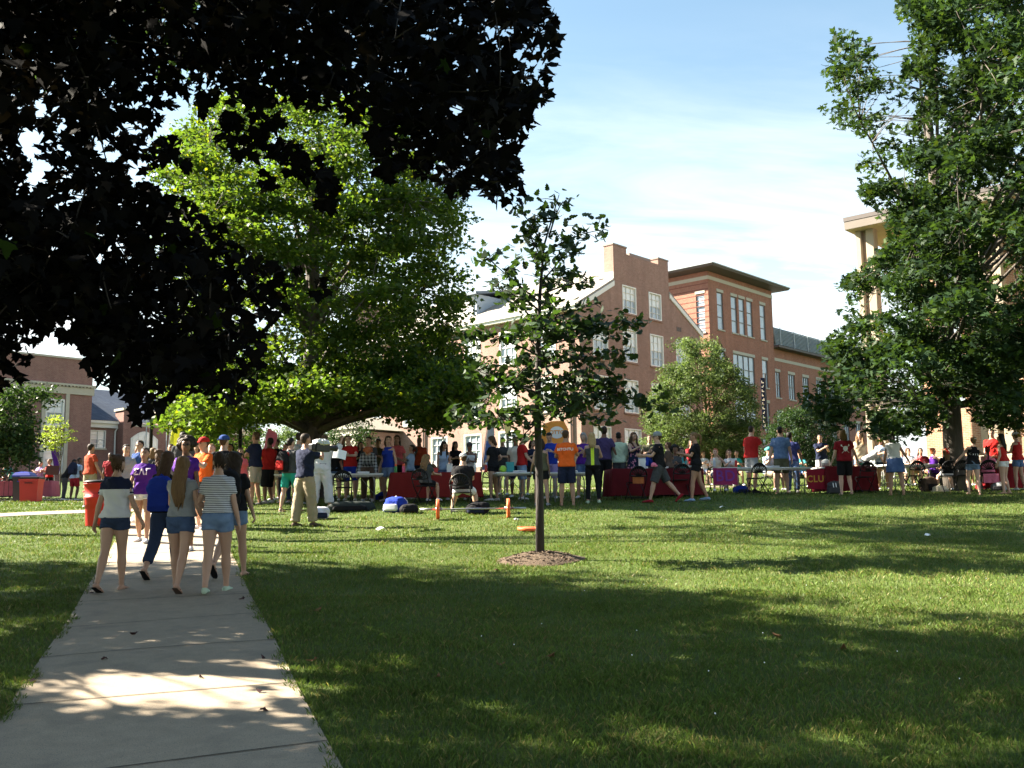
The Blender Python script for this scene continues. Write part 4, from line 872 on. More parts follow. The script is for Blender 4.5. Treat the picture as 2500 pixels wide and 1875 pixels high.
def person(label, px, d=None, hy=None, f=None, H=None, yaw=0, sex='f', build=1.08, skin='light', hair=('long', 'brown'), top=('tee', 'white'), bottom=('shorts', 'denim', .4), shoes=('shoe', 'white'), lean=0, twist=0, side=0, head=(0, 0), armL=(4, 9, 14, 0), armR=(4, 9, 14, 0), legL=(3, 3, 4), legR=(-3, 3, 4), sit=False, seat=.46, curl=.5, fine=False, group='people at the student fair', hat=None, dx=0, extra=None, zoff=0., name='person', glasses=False, hipfix=None):
    if f is not None:
        g = gint(*f); d = g[1]
    if f is None: d = TD(px, d)
    base = gp(px, d)
    base.z += zoff
    if hy is not None and H is None:
        zt = at(px, hy, d)[2]-base.z
        st = 1.75 if not sit else seat+.09+1.75-.93
        if lean and not sit: st = .93+.82*math.cos(R(lean))
        H = zt/st*1.75
        if not (1.45 < H < 1.97): PSTAT.append((label[:40], 'H=%.2f' % H))
        H = min(max(H, 1.4), 1.95)
    s = H/1.75
    if sit: SEATED.append((base.copy(), yaw, seat, label))
    NPER[0] += 1
    if not fine:                                   # nobody stands quite alike
        q_ = np.random.default_rng(int(px*10)); head = (head[0]+q_.normal(0, 5), head[1]+q_.normal(0, 14)); lean += q_.normal(0, 2.5); side += q_.normal(0, 2.2); twist += q_.normal(0, 7)
        jt = lambda a, k: tuple(v+q_.normal(0, k) if abs(v) < 60 or i_ == 0 else v for i_, v in enumerate(a)); armL, armR = jt(armL, 5), jt(armR, 5)
        if not sit: v_ = abs(q_.normal(5, 4)); legL = (legL[0]-v_*.3, legL[1]+abs(q_.normal(0, 1.5)), legL[2]); legR = (legR[0]+v_, legR[1]+abs(q_.normal(0, 2)), legR[2]+v_*1.6)
    root = empty(name, base, R(yaw), label, 'person', group)
    T = TORSO[sex]; sm = skin_mat(skin); hm = hair_mat(hair[1])
    # ---- skeleton (unit height 1.75; x right, y front)
    hipx = .088; shx = (.166 if sex == 'm' else .134)*(.5+.5*build); pz = .93
    def leg_pts(sd, hip, ab, kn):
        h = Vector((sd*hipx, -.005, pz-.02)); u = Vector((sd*math.sin(R(ab)), math.sin(R(hip))*math.cos(R(ab)), -math.cos(R(hip))*math.cos(R(ab))))
        k = h+u*.425; a = R(hip-kn); w = Vector((sd*math.sin(R(ab))*.6, math.sin(a), -math.cos(a))).normalized()
        an = k+w*.415; return h, k, an, u, w
    LL = {-1: leg_pts(-1, *legL), 1: leg_pts(1, *legR)}
    drop = (seat/s+.10)-pz if sit else .082-min(LL[-1][2].z, LL[1][2].z)
    off = Vector((0, 0, drop))
    for k in LL: LL[k] = tuple(v+off for v in LL[k][:3])+LL[k][3:]
    pv = Vector((0, 0, pz-.02+drop))
    RT = rot('Z', twist) @ rot('Y', side) @ rot('X', -lean)
    def warp(p):                                  # bends the torso about the pelvis
        z = p[2]; t = min(max((z-.90)/.22, 0), 1); t = t*t*(3-2*t)
        M_ = rot('Z', twist*t) @ rot('Y', side*t) @ rot('X', -lean*t)
        return M_ @ (Vector(p)-Vector((0, 0, pz-.02)))+pv
    def rigid(p): return RT @ (Vector(p)-Vector((0, 0, pz-.02)))+pv
    nk = Vector((0, .008, 1.53)); RH = RT @ rot('Z', head[1]) @ rot('X', -head[0])
    nkw = rigid(nk)
    def hd_(p): return RH @ (Vector(p)-nk)+nkw
    AR = {}
    for sd, (fl, ab, el, inn) in ((-1, armL), (1, armR)):
        sh = Vector((sd*shx, -.005, 1.395)); cf, sf, ca, sa = math.cos(R(fl)), math.sin(R(fl)), math.cos(R(ab)), math.sin(R(ab))
        u = Vector((sd*sa, sf*ca, -cf*ca)); b = Vector((0, cf, sf))*math.cos(R(inn))-Vector((sd, 0, 0))*math.sin(R(inn))
        b = (b-u*b.dot(u)).normalized(); w = u*math.cos(R(el))+b*math.sin(R(el))
        e = sh+u*.285; wr = e+w*.245; bb = (b-w*b.dot(w))
        bb = bb.normalized() if bb.length > 1e-3 else b
        AR[sd] = (rigid(sh), rigid(e), rigid(wr), RT @ u, RT @ w, RT @ bb)
    vox = (.0105 if fine else .0135); lim = (.5+.5*build)*(1. if sex == 'm' else .93); lm = 1.04 if sex == 'm' else 1.10
    # ---- skin
    mb = MB()
    tb = [(z, hw*build, hd*(.4+.6*build), yo) for z, hw, hd, yo in T]
    mb.loft([[warp(p) for p in ring(*t_)] for t_ in tb])
    mb.loft([[hd_(p) for p in ring(z, hw, hd, yo, 18, 2.1)] for z, hw, hd, yo in HEAD])
    i0 = len(mb.v); mb.ball((0, .098, 1.612), (.013, .02, .022), 8, 6); mb.ball((0, .088, 1.572), (.024, .012, .013), 8, 5)
    for sd in (-1, 1): mb.ball((sd*.075, -.005, 1.628), (.011, .02, .031), 8, 6)
    for i in range(i0, len(mb.v)): mb.v[i] = tuple(hd_(mb.v[i]))
    def cv(a, b, t): return a+(b-a)*t
    foot = {}
    for sd in (-1, 1):
        h, k, an, u, w = LL[sd]
        q = lim*lm*(.6+.4*build)
        mb.tube([h+u*-.03, cv(h, k, .15), cv(h, k, .45), cv(h, k, .8), k, cv(k, an, .12), cv(k, an, .3), cv(k, an, .55), cv(k, an, .82), an], [v*q for v in (.086, .091, .079, .060, .054, .052, .057, .047, .034, .034)], 12)
        fd = w.cross(Vector((1, 0, 0))).normalized() if False else Vector((0, -w.z, w.y))   # at right angles to the shin, forward
        if not sit and an.z < .12: fd = Vector((sd*.12, 1, -.0)).normalized()
        elif sit: fd = Vector((sd*.1, 1, 0)).normalized()
        fd.normalize(); sx = Vector((0, 0, 1)).cross(fd); sx = (-sx).normalized(); upv = sx.cross(fd).normalized()
        if upv.z < 0: upv = -upv
        foot[sd] = (an, fd, upv)
        rr = []
        for y, hw, ht in ((-.066, .02, .035), (-.045, .031, .06), (0, .034, .088), (.055, .037, .062), (.11, .044, .042), (.155, .040, .032), (.185, .022, .024)):
            c0_ = an+fd*y-upv*.080
            rr.append([c0_+sx*hw*math.cos(a)+upv*(ht*.5+ht*.5*math.sin(a)) for a in [2*math.pi*j/10 for j in range(10)]])
        mb.loft(rr)
        sh, e, wr, au, aw, ab_ = AR[sd]
        g = lim*(.7+.3*build); mb.ball(sh+Vector((0, 0, -.012)), (.054*g, .056*g, .06*g), 12, 8)
        mb.tube([sh-au*.02, cv(sh, e, .2), cv(sh, e, .6), e, cv(e, wr, .2), cv(e, wr, .55), wr, wr+aw*.02], [v*g for v in (.05, .049, .041, .036, .039, .034, .025, .026)], 10)
        mb.tube([wr-aw*.01, wr+aw*.03, wr+aw*.07, wr+aw*.092], [.026, .038, .04, .034], 10, flat=(aw.cross(ab_), .42))
    for i in range(len(mb.v)): mb.v[i] = tuple(s*c for c in mb.v[i])
    V, Fc = fuse(mb, vox*s, 2)
    fm = MB()
    for sd in (-1, 1):                            # five fingers of different lengths, bent and rooted in the palm
        sh, e, wr, au, aw, ab_ = AR[sd]; n_ = aw.cross(ab_)*(-sd); n_ = -n_ if n_.dot(Vector((-sd, 0, 0))) < 0 and not sit else n_
        for j, (o_, L_) in enumerate(((.029, .070), (.010, .080), (-.010, .075), (-.028, .058))):
            p0 = wr+aw*.082+ab_*o_; c_ = curl*(1+.12*j)
            d1 = aw*math.cos(c_*.6)+n_*math.sin(c_*.6); d2 = aw*math.cos(c_*1.5)+n_*math.sin(c_*1.5)
            fm.tube([p0, p0+d1*L_*.45, p0+d1*L_*.45+d2*L_*.4, p0+d1*L_*.45+d2*L_*.6], [.0095, .009, .008, .005], 6)
        p0 = wr+aw*.028+ab_*.026; d1 = (aw*.62+ab_*.7+n_*.25).normalized(); d2 = (aw*.85+ab_*.25+n_*.4).normalized()
        fm.tube([p0, p0+d1*.034, p0+d1*.034+d2*.028], [.0125, .0105, .006], 6)
    b0 = len(V); V = np.concatenate([V, np.array(fm.v, np.float32)*s]); Fc = Fc+[tuple(i+b0 for i in q) for q in fm.f]
    mi = np.zeros(len(Fc), int); RHi = np.array(RH.inverted()); hc = (V/s-np.array(nkw))@RHi.T+np.array(nk)
    # features
    for i, q in enumerate(Fc):
        c = hc[list(q)].mean(0)
        if c[1] > .055 and 1.55 < c[2] < 1.68 and abs(c[0]) < .06:
            ex = abs(abs(c[0])-.031)
            if (ex/.0115)**2+((c[2]-1.643)/.0065)**2 < 1: mi[i] = 1
            elif ex < .017 and abs(c[2]-1.667) < .005: mi[i] = 3
            elif abs(c[0]) < .023 and abs(c[2]-1.573) < .009: mi[i] = 2
    mesh_obj('body', V, Fc, [sm, M_EYE, M_LIP, hm], root, mi, True)
    # ---- clothes
    seed = NPER[0]+int(abs(px)*7) % 97
    def piece(nm, mb_, mt, amp=.004, fr=26, v=.0155, sm_=2, parent=None):
        for i in range(len(mb_.v)): mb_.v[i] = tuple(s*c for c in mb_.v[i])
        V_, F_ = fuse(mb_, v*s, sm_); V_ = wob(V_, amp, fr, seed) if nm != 'hair' or hair[0] not in ('long', 'pony', 'bob', 'bun') else strand(V_, .007)
        if nm not in ('hair',): V_ = wob(V_, amp*.7, fr*2.1, seed+5)
        return mesh_obj(nm, V_, F_, mt, parent or root, None, True)
    def toff(z0, z1, ex, flare=0., nmax=99):
        zz = sorted({z0, z1, *[t_[0] for t_ in tb if z0 < t_[0] < z1]}); o = []
        A = np.array(tb)
        for z in zz:
            hw, hd, yo = [float(np.interp(z, A[:, 0], A[:, k])) for k in (1, 2, 3)]
            e_ = ex*(1-.75*max(0, (z-1.38)/.1)) if z > 1.38 else ex
            fl_ = flare*max(0, (1.12-z)/.25)
            o.append((z, hw+e_+fl_, hd+e_+fl_, yo))
        return o
    shirt = low = None
    if top:
        kind, cc_ = top[0], top[1]; o = top[2] if len(top) > 2 else {}
        mt = o.get('mat') or cloth_mat(cc_, o.get('pat', 'plain'), o.get('b')); ex = o.get('ex', .017); hem = o.get('hem', .90); nz_ = o.get('neck', 1.468)
        mb = MB()
        if kind in ('tank', 'strapless', 'vest'):
            tz = 1.33 if kind == 'strapless' else 1.36
            R_ = toff(hem, tz, ex, o.get('flare', .01)); mb.loft([[warp(p) for p in ring(*t_)] for t_ in R_])
            if kind != 'strapless':
                wd = .105 if kind == 'tank' else .135
                mb.loft([[warp(p) for p in ring(z, hw_, hd_2, yo_)] for z, hw_, hd_2, yo_ in ((1.30, wd+.03, .112, .004), (1.36, wd, .108, 0), (1.41, wd-.005, .098, -.008), (1.455, wd-.02, .082, -.012))])
        else:
            R_ = toff(hem, nz_, ex, o.get('flare', .012)); mb.loft([[warp(p) for p in ring(*t_)] for t_ in R_])
            sl = {'tee': .62, 'long': 1.9, 'cap': .3, 'polo': .66, 'gi': 1.6}[kind]; lo = o.get('loose', .018 if kind != 'gi' else .04)
            for sd in (-1, 1):
                sh, e, wr, au, aw, ab_ = AR[sd]; mb.ball(sh+Vector((0, 0, -.012)), (.054*lim+lo*.6, .058*lim+lo*.6, .062*lim+lo*.5), 12, 8)
                if sl <= 1: mb.tube([sh-au*.03+Vector((0, 0, .0)), cv(sh, e, .12), cv(sh, e, sl*.6), cv(sh, e, sl)], [.05*lim+lo*.5, .054*lim+lo*.7, .05*lim+lo, .049*lim+lo*1.25], 12)
                else: mb.tube([sh-au*.03, cv(sh, e, .2), cv(sh, e, .6), e, cv(e, wr, .4), cv(e, wr, min(1., sl-1))], [.05*lim+lo*.5, .053*lim+lo*.8, .047*lim+lo, .045*lim+lo, .04*lim+lo, .034*lim+lo*1.1], 12)
        shirt = piece({'tee': 'shirt', 'long': 'jacket', 'tank': 'tank_top', 'vest': 'blouse', 'strapless': 'top', 'cap': 'blouse', 'polo': 'polo_shirt', 'gi': 'jacket'}[kind], mb, mt, o.get('amp', .010 if fine else .006), 24)
    if bottom:
        kind, cc_, ln = bottom[:3]; o = bottom[3] if len(bottom) > 3 else {}
        mt = o.get('mat') or cloth_mat(cc_, o.get('pat', 'plain'), o.get('b')); mb = MB()
        R_ = toff(.86, o.get('waist', 1.03), o.get('ex', .009)); mb.loft([[warp(p) for p in ring(*t_)] for t_ in R_])
        q = lim*lm*(.6+.4*build); ex = o.get('loose', .014 if kind == 'shorts' else .016)
        mb.loft([[warp(p) for p in ring(z, hw_*build, hd_2*(.4+.6*build), -.012)] for z, hw_, hd_2 in ((.80, .05, .05), (.825, .11, .085), (.865, .155, .118), (.90, .165, .125))])
        if kind == 'skirt':
            z1 = .93-ln
            mb.loft([[warp(p) for p in ring(z, hw_*build, hd_2*build, -.012)] for z, hw_, hd_2 in ((1.02, .165, .12), (.94, .19, .145), (.93-ln*.5, .215, .17), (z1, .235, .195))])
            if drop: pass
        else:
            for sd in (-1, 1):
                h, k, an, u, w = LL[sd]
                if kind == 'shorts':
                    mb.tube([h-u*.02, cv(h, k, ln*.4), cv(h, k, ln*.8), cv(h, k, ln)], [.088*q+ex*.7, np.interp(ln*.4, [0, .5, 1], [.09, .078, .056])*q+ex, np.interp(ln*.8, [0, .5, 1], [.09, .078, .056])*q+ex*1.3, np.interp(ln, [0, .5, 1], [.09, .078, .056])*q+ex*1.5], 12)
                else:
                    mb.tube([h-u*.02, cv(h, k, .3), cv(h, k, .7), k, cv(k, an, .3), cv(k, an, .7), cv(k, an, ln)], [.088*q+ex*.7, .085*q+ex, .066*q+ex*1.1, .055*q+ex*1.3, .055*q+ex*1.3, .043*q+ex*1.5, .036*q+ex*1.7], 12)
        low = piece({'shorts': 'shorts', 'pants': 'trousers', 'skirt': 'skirt'}[kind], mb, mt, o.get('amp', .004), 30)
    # ---- shoes
    if shoes:
        kind, cc_ = shoes[:2]; mt = cloth_mat(cc_)
        for sd in (-1, 1):
            an, fd, upv = foot[sd]; sx = fd.cross(upv).normalized(); mb = MB(); rr = []
            if kind == 'flip':
                pr = ((-.072, .028, .004), (-.05, .038, .016), (.0, .036, .016), (.1, .048, .016), (.16, .044, .016), (.2, .026, .004))
                for y, hw, ht in pr:
                    c0_ = an+fd*y-upv*.094; rr.append([(c0_+sx*hw*math.cos(a)+upv*(ht*.5+ht*.5*math.sin(a)))*s for a in [2*math.pi*j/10 for j in range(10)]])
                mb.loft(rr)
                mb.tube([(an+fd*.04-upv*.06+sx*.042)*s, (an+fd*.10-upv*.03)*s, (an+fd*.04-upv*.06-sx*.042)*s], .006*s, 5)
            else:
                k = 1.13; hi = 1.3 if kind == 'boot' else 1.
                for y, hw, ht in ((-.076, .02, .04), (-.056, .036, .07*hi), (0, .040, .088*hi), (.055, .043, .074), (.11, .050, .056), (.165, .047, .046), (.203, .026, .03)):
                    c0_ = an+fd*y-upv*.084; rr.append([(c0_+sx*hw*math.cos(a)+upv*(ht*.5+ht*.5*math.sin(a)))*s for a in [2*math.pi*j/12 for j in range(12)]])
                mb.loft(rr)
            mb.build('shoe', mt, root, True)
    # ---- hair
    st = hair[0]; hb = MB(); ex = {'short': .012, 'buzz': .005, 'long': .016, 'pony': .012, 'bun': .012, 'afro': .02, 'curly': .02, 'bald': 0, 'bob': .016}[st]
    if st != 'bald':
        rr = []
        for z, hw, hd, yo in [(1.56, .05, .06, .0)]+HEAD[3:]:
            t_ = ring(z, hw+ex, hd+ex, yo, 24, 2.1); o = []
            for x, y, z_ in t_:
                fl_ = 1.705 if st in ('long', 'bob', 'pony', 'bun') else 1.695
                back = 1.60 if st in ('short', 'buzz') else 1.57
                side_ = 1.655 if st in ('short', 'buzz', 'pony', 'bun') else 1.60
                lim_ = fl_ if y > .035 else (side_ if y > -.03 else back)
                k = .72 if z_ < lim_ else 1.
                o.append((x*k, (y*k if z_ < lim_ else y)-.004, z_+(ex*.8 if z_ > 1.7 else 0)))
            rr.append(o)
        hb.loft(rr)
        if st in ('long', 'curly', 'bob'):
            end = {'long': hair[2] if len(hair) > 2 else 1.26, 'curly': hair[2] if len(hair) > 2 else 1.36, 'bob': 1.47}[st]; wv = 1.25 if st == 'curly' else 1.
            zs = np.linspace(1.70, end, 7); rr = []
            for i, z in enumerate(zs):
                t = i/6; hw = np.interp(t, [0, .25, .6, .9, 1], [.070, .094*wv, .098*wv, .075*wv, .028]); hd = np.interp(t, [0, .3, .8, 1], [.05, .056*wv, .036*wv, .015]); yo = np.interp(z, [1.2, 1.3, 1.42, 1.5, 1.6, 1.7], [-.125, -.125, -.105, -.078, -.058, -.05])
                rr.append(ring(float(z), float(hw), float(hd), float(yo), 20, 2.2))
            hb.loft(rr)
            if len(hair) > 3 and hair[3] == 'front':
                for sd in (-1, 1): hb.tube([(sd*.066, .03, 1.69), (sd*.086, .03, 1.60), (sd*.092, .055, 1.48), (sd*.085, .11, 1.38), (sd*.08, .13, 1.28)], [.02, .03, .034, .034, .014], 8)
        if st == 'pony':
            hb.ball((0, -.115, 1.675), .026, 8, 6); hb.tube([(0, -.115, 1.675), (0, -.155, 1.655), (.005, -.165, 1.58), (.01, -.145, 1.50), (.012, -.13, hair[2] if len(hair) > 2 else 1.44)], [.018, .03, .034, .028, .01], 9)
        if st == 'bun': hb.ball((0, -.10, 1.70), (.05, .045, .045), 10, 8)
        if st == 'afro':
            hb.ball((0, -.058, 1.672), (.138, .108, .122), 16, 12)
            for _ in range(110):
                p = rng.normal(0, 1, 3); p /= np.linalg.norm(p)
                if p[1] > .1 and p[2] < .55: continue
                hb.ball((p[0]*.132, -.05+p[1]*.11, 1.672+p[2]*.115), .034, 6, 5)
        if st == 'curly':
            for _ in range(70):
                t = rng.random(); z = 1.74-t*(1.74-(hair[2] if len(hair) > 2 else 1.36)); a = rng.uniform(math.pi*.92, math.pi*2.08)
                yo = np.interp(z, [1.3, 1.45, 1.6, 1.75], [-.10, -.085, -.03, -.01]); hb.ball((math.cos(a)*.10, yo+math.sin(a)*.075, z), rng.uniform(.022, .034), 6, 5)
        hv = [hd_(p) for p in hb.v]
        if st in ('long', 'curly', 'pony'):     # hair below the nape follows the back rather than the head
            for i, p in enumerate(hb.v):
                t = min(max((1.50-p[2])/.12, 0), 1)
                if t > 0: hv[i] = hv[i].lerp(rigid(p), t)
        hb.v = [tuple(v) for v in hv]
        piece('hair', hb, hm, .0035 if st in ('short', 'buzz') else .006, 90 if st != 'afro' else 120, .011 if fine else .0135, 1)
    if hat:
        kind, cc_ = hat[:2]; mb = MB(); mt = cloth_mat(cc_)
        if kind in ('cap', 'capback'):
            dr = 1 if kind == 'cap' else -1
            mb.loft([[hd_(p) for p in ring(z, hw, hd, -.004, 20, 2.1)] for z, hw, hd in ((1.675, .091, .113), (1.70, .092, .113), (1.735, .083, .10), (1.765, .055, .066), (1.776, .015, .018))])
            rr = []
            for t in np.linspace(0, 1, 5):
                y = dr*(.09+.095*t); w_ = .075*math.sqrt(max(0.02, 1-(t*.93)**2)); rr.append([hd_((x, y, 1.684-.012*t-.05*(x/.08)**2*.3+dz)) for x, dz in ((-w_, 0), (-w_*.5, .004), (0, .006), (w_*.5, .004), (w_, 0), (w_, -.006), (0, 0), (-w_, -.006))])
            mb.loft(rr)
        elif kind == 'beanie': mb.loft([[hd_(p) for p in ring(z, hw, hd, -.008, 20, 2.1)] for z, hw, hd in ((1.655, .088, .112), (1.70, .091, .114), (1.74, .078, .095), (1.772, .045, .055), (1.78, .01, .012))])
        elif kind == 'band': mb.loft([[hd_(p) for p in ring(z, hw, hd, -.003, 20, 2.1)] for z, hw, hd in ((1.688, .0885, .1105), (1.692, .0905, .1125), (1.708, .087, .109), (1.712, .084, .106))])
        elif kind == 'ribbon':
            for sd in (-1, 1): mb.tube([hd_((0, -.12, 1.73)), hd_((sd*.05, -.14, 1.77)), hd_((sd*.075, -.14, 1.73)), hd_((0, -.125, 1.725))], [.01, .024, .024, .01], 6); mb.tube([hd_((0, -.125, 1.72)), hd_((sd*.03, -.16, 1.64)), hd_((sd*.045, -.16, 1.55))], [.008, .018, .014], 6)
        mb.v = [tuple(s*c for c in p) for p in mb.v]; mb.build('cap' if 'cap' in kind else {'beanie': 'beanie', 'band': 'headband', 'ribbon': 'hair_ribbon'}[kind], mt, root, True)
    if glasses:
        mb = MB()
        for sd in (-1, 1): mb.ball((sd*.031, .098, 1.643), (.022, .009, .016), 10, 6); mb.tube([(sd*.05, .09, 1.648), (sd*.078, .0, 1.645)], .004, 5)
        mb.tube([(-.012, .104, 1.648), (.012, .104, 1.648)], .004, 5); mb.v = [tuple(hd_(p)*s) for p in mb.v]; mb.build('glasses', M_EYE, root, True)
    root['_s'] = s
    P = dict(root=root, s=s, shirt=shirt, low=low, AR={k: [v*s for v in a[:3]]+list(a[3:]) for k, a in AR.items()}, rigid=lambda p: rigid(p)*s, hd=lambda p: hd_(p)*s, RT=RT, base=base, yaw=R(yaw), d=d)
    P['world'] = lambda p: base+rot('Z', yaw) @ Vector(p)
    del root['_s']
    return P
FONT_B = bpy.data.fonts.load('<builtin>') if '<builtin>' in bpy.data.fonts else None
def text_mesh(body, size, depth=.0, spacing=1., shear=0., bold=0.):
    c = bpy.data.curves.new('t', 'FONT'); c.body = body; c.size = size; c.extrude = depth; c.align_x = 'CENTER'; c.align_y = 'CENTER'; c.resolution_u = 3; c.space_character = spacing; c.shear = shear; c.offset = bold
    o = bpy.data.objects.new('t', c); _tmp_scene.collection.objects.link(o)
    dg = _dg(); me = bpy.data.meshes.new_from_object(o.evaluated_get(dg))
    V = [tuple(v.co) for v in me.vertices]; Fc = [tuple(p.vertices) for p in me.polygons]
    bpy.data.objects.remove(o); bpy.data.curves.remove(c); bpy.data.meshes.remove(me)
    return V, Fc
def lettering(P, body, size, z, back, m, x=0., off=.017, V_F=None, name='lettering', bold=.0, spacing=1.05):
    """letters laid on the cloth by casting them on to the shirt"""
    V, Fc = V_F or text_mesh(body, size, 0, spacing, 0, bold); sh = P['shirt']; me = sh.data
    bvh = BVHTree.FromPolygons([v.co for v in me.vertices], [tuple(p.vertices) for p in me.polygons]); sg = -1 if back else 1; s = P['s']; out = []
    for a, b, _ in V:
        p = P['rigid']((0, 0, z)); p = P['RT'] @ Vector(((a+x)*(1 if back else -1), 0, b))*1.0+p
        dr = P['RT'] @ Vector((0, -sg, 0)); h = bvh.ray_cast(p-dr*.6, dr)
        out.append((h[0]-dr*off) if h[0] is not None else p-dr*.14)
    return mesh_obj(name, out, Fc, m, sh)
# ---------------------------------------------------------------- everyone on the lawn
M_PRINT = mat('white_print', (.75, .74, .76), .7, .03); M_PRINTP = mat('pink_print', (.80, .62, .72), .7, .03)
HANG_L, HANG_R = (2, 9, 14, 0), (2, 9, 14, 0)
FOLD = (28, 10, 92, 62); HOLD = (35, 8, 80, 35)
WG = 'women walking up the path'
# the five women walking away on the path, seen from behind
pw1 = person('woman from behind with messy bun, white tee with navy yoke, dark denim shorts', 275, f=(268, 1443), hy=1112, yaw=-6, fine=True, skin='light', hair=('bun', 'brown'), top=('tee', 'white', dict(pat='yoke', b='navy', hem=.93, ex=.018, flare=.02, loose=.010)), bottom=('shorts', 'ddenim', .30), shoes=('flip', 'black'), head=(8, -14), armL=(-6, 15, 12, 0), armR=(8, 16, 16, 0), legL=(-13, -2, 12), legR=(9, -2, 4), build=1.03, group=WG)
pw2 = person('woman from behind in dark hoodie and rolled jeans with a blue drawstring bag', 400, f=(380, 1411), hy=1101, yaw=-4, fine=True, skin='light', hair=('long', 'brown', 1.2), top=('long', 'black', dict(hem=.90)), bottom=('pants', 'ddenim', .78), shoes=('flip', 'black'), head=(4, -6), armL=(4, 10, 30, 10), armR=(12, 10, 40, 20), legL=(-14, 2, 22), legR=(16, 1, 6), group=WG)
pw3 = person('woman from behind with very long light brown hair, grey tee and denim shorts', 437, f=(432, 1446), hy=1116, yaw=-2, fine=True, skin='light', hair=('long', 'light', 1.09), top=('cap', 'grey', dict(hem=.96, ex=.02)), bottom=('shorts', 'denim', .36, dict(pat='wash', b='ddenim')), shoes=('flip', 'brown'), head=(3, 0), armL=(18, 8, 48, 20), armR=(4, 14, 20, 0), legL=(10, 0, 6), legR=(-11, -1, 16), build=1.02, group=WG)
pw4 = person('woman from behind in a finely striped tee and pale denim shorts, dark hair up', 527, f=(520, 1448), hy=1104, yaw=4, fine=True, skin='light', hair=('bun', 'dark'), top=('tee', 'white', dict(pat='stripe', b='navy', hem=.99, ex=.024, loose=.014)), bottom=('shorts', 'denim', .33, dict(pat='wash', b='faded')), shoes=('shoe', 'lgreen'), head=(14, 8), armL=(10, 22, 62, 40), armR=(0, 12, 10, 0), legL=(-9, 0, 10), legR=(15, 0, 6), group=WG)
pw5 = person('woman with dark curly hair and black backpack from behind, rightmost of the path group', 566, f=(560, 1408), hy=1103, yaw=-3, fine=True, skin='light', hair=('curly', 'dark', 1.34), top=('tee', 'black', dict(hem=.92)), bottom=('shorts', 'denim', .42, dict(pat='wash', b='faded')), shoes=('flip', 'black'), armL=(0, 10, 15, 0), armR=(6, 12, 12, 0), legL=(-16, 2, 30), legR=(14, 2, 4), group=WG)
# coming the other way
pg1 = person('woman in purple lettered tee and white shorts walking towards us on the path', 346, f=(343, 1325), hy=1094, yaw=182, skin='tan', fine=True, hair=('pony', 'dark'), top=('tee', 'purple', dict(hem=.88, ex=.024)), bottom=('shorts', 'white', .30), shoes=('shoe', 'white'), armL=(-4, 16, 20, 0), armR=(4, 18, 24, 0), legL=(9, 2, 5), legR=(-7, 2, 12), build=1.06)
lettering(pg1, '\u03a3\u039b\u0393', .145, 1.29, False, M_PRINTP, bold=.004)
pg2 = person('woman with a big dark afro and glasses in a purple tee, between the walking women', 447, d=15.6, hy=1072, yaw=176, fine=True, skin='brown', hair=('afro', 'dark'), top=('tee', 'purple', dict(hem=.88)), bottom=('shorts', 'black', .45), head=(0, 18), glasses=True, armL=(6, 12, 20, 0), armR=(6, 12, 30, 0))
lettering(pg2, '\u0393', .145, 1.29, False, M_PRINTP, x=.07, bold=.004)
pg3 = person('man in a red cap and orange jersey with white script, head turned aside', 492, d=19.0, hy=1071, yaw=150, sex='m', skin='light', hair=('short', 'brown'), top=('tee', 'orange'), bottom=('shorts', 'dgrey', .9), head=(10, -40), hat=('cap', 'red'), armL=(40, 10, 100, 30), armR=(8, 10, 20, 0))
lettering(pg3, 'Orange', .10, 1.27, False, M_PRINT, spacing=1.0)
person('young man with black hair in a grey tee looking right, behind the woman in purple', 300, d=20.5, hy=1086, yaw=-130, sex='m', skin='light', hair=('short', 'black'), top=('tee', 'grey'), bottom=('shorts', 'navy', .9))
person('young man with glasses in a blue tee behind the purple tee woman', 341, d=24, hy=1077, yaw=170, sex='m', skin='light', hair=('short', 'black'), top=('tee', 'blue'), bottom=('shorts', 'khaki', .9), glasses=True, zoff=-.05)
person('man from behind in a rust tee and khaki shorts near the red barrel', 217, d=25.6, hy=1085, yaw=-20, sex='m', skin='tan', hair=('short', 'dark'), top=('tee', 'rust'), bottom=('shorts', 'khaki', .9), armL=(6, 14, 25, 0), armR=(0, 16, 20, 0))
person('man in pale blue tee and red shorts with a navy backpack at far tables', 180, d=39, hy=1118, yaw=-25, sex='m', skin='dark', hair=('buzz', 'black'), top=('tee', 'lblue'), bottom=('shorts', 'maroon', .8), lean=14, armL=(25, 10, 50, 10), armR=(25, 10, 50, 10), H=1.74)
person('stooping person in black beside the navy backpack at the far tables', 156, d=39.6, H=1.72, yaw=-60, sex='m', skin='dark', hair=('short', 'black'), top=('long', 'black'), bottom=('pants', 'dgrey', .97), lean=22, armL=(40, 8, 40, 20), armR=(40, 8, 40, 20))
person('pale haired woman in a pinkish top behind the far pink table', 94, d=43.2, hy=1127, yaw=170, skin='pale', hair=('bun', 'blond'), top=('tee', 'lilac'), bottom=('shorts', 'denim', .5), armL=HOLD, armR=HOLD)
person('woman in red holding a brown folder behind the far pink table', 118, d=43.4, hy=1121, yaw=150, skin='light', hair=('bun', 'light'), top=('tee', 'red'), bottom=('shorts', 'black', .5), armL=HOLD, armR=HOLD)
person('person in a turquoise top bent over a table at the far left', 27, d=41.5, H=1.66, yaw=160, skin='tan', hair=('short', 'dark'), top=('tee', 'tealb'), bottom=('shorts', 'black', .6), lean=30, armL=(55, 8, 20, 0), armR=(55, 8, 20, 0))
person('seated person in dark clothes at the far left table', 10, d=42.5, H=1.7, yaw=140, sex='m', skin='tan', hair=('short', 'brown'), top=('tee', 'dgrey'), bottom=('pants', 'navy', .97), sit=True, legL=(85, 6, 85), legR=(85, 6, 85), armL=HOLD, armR=HOLD)
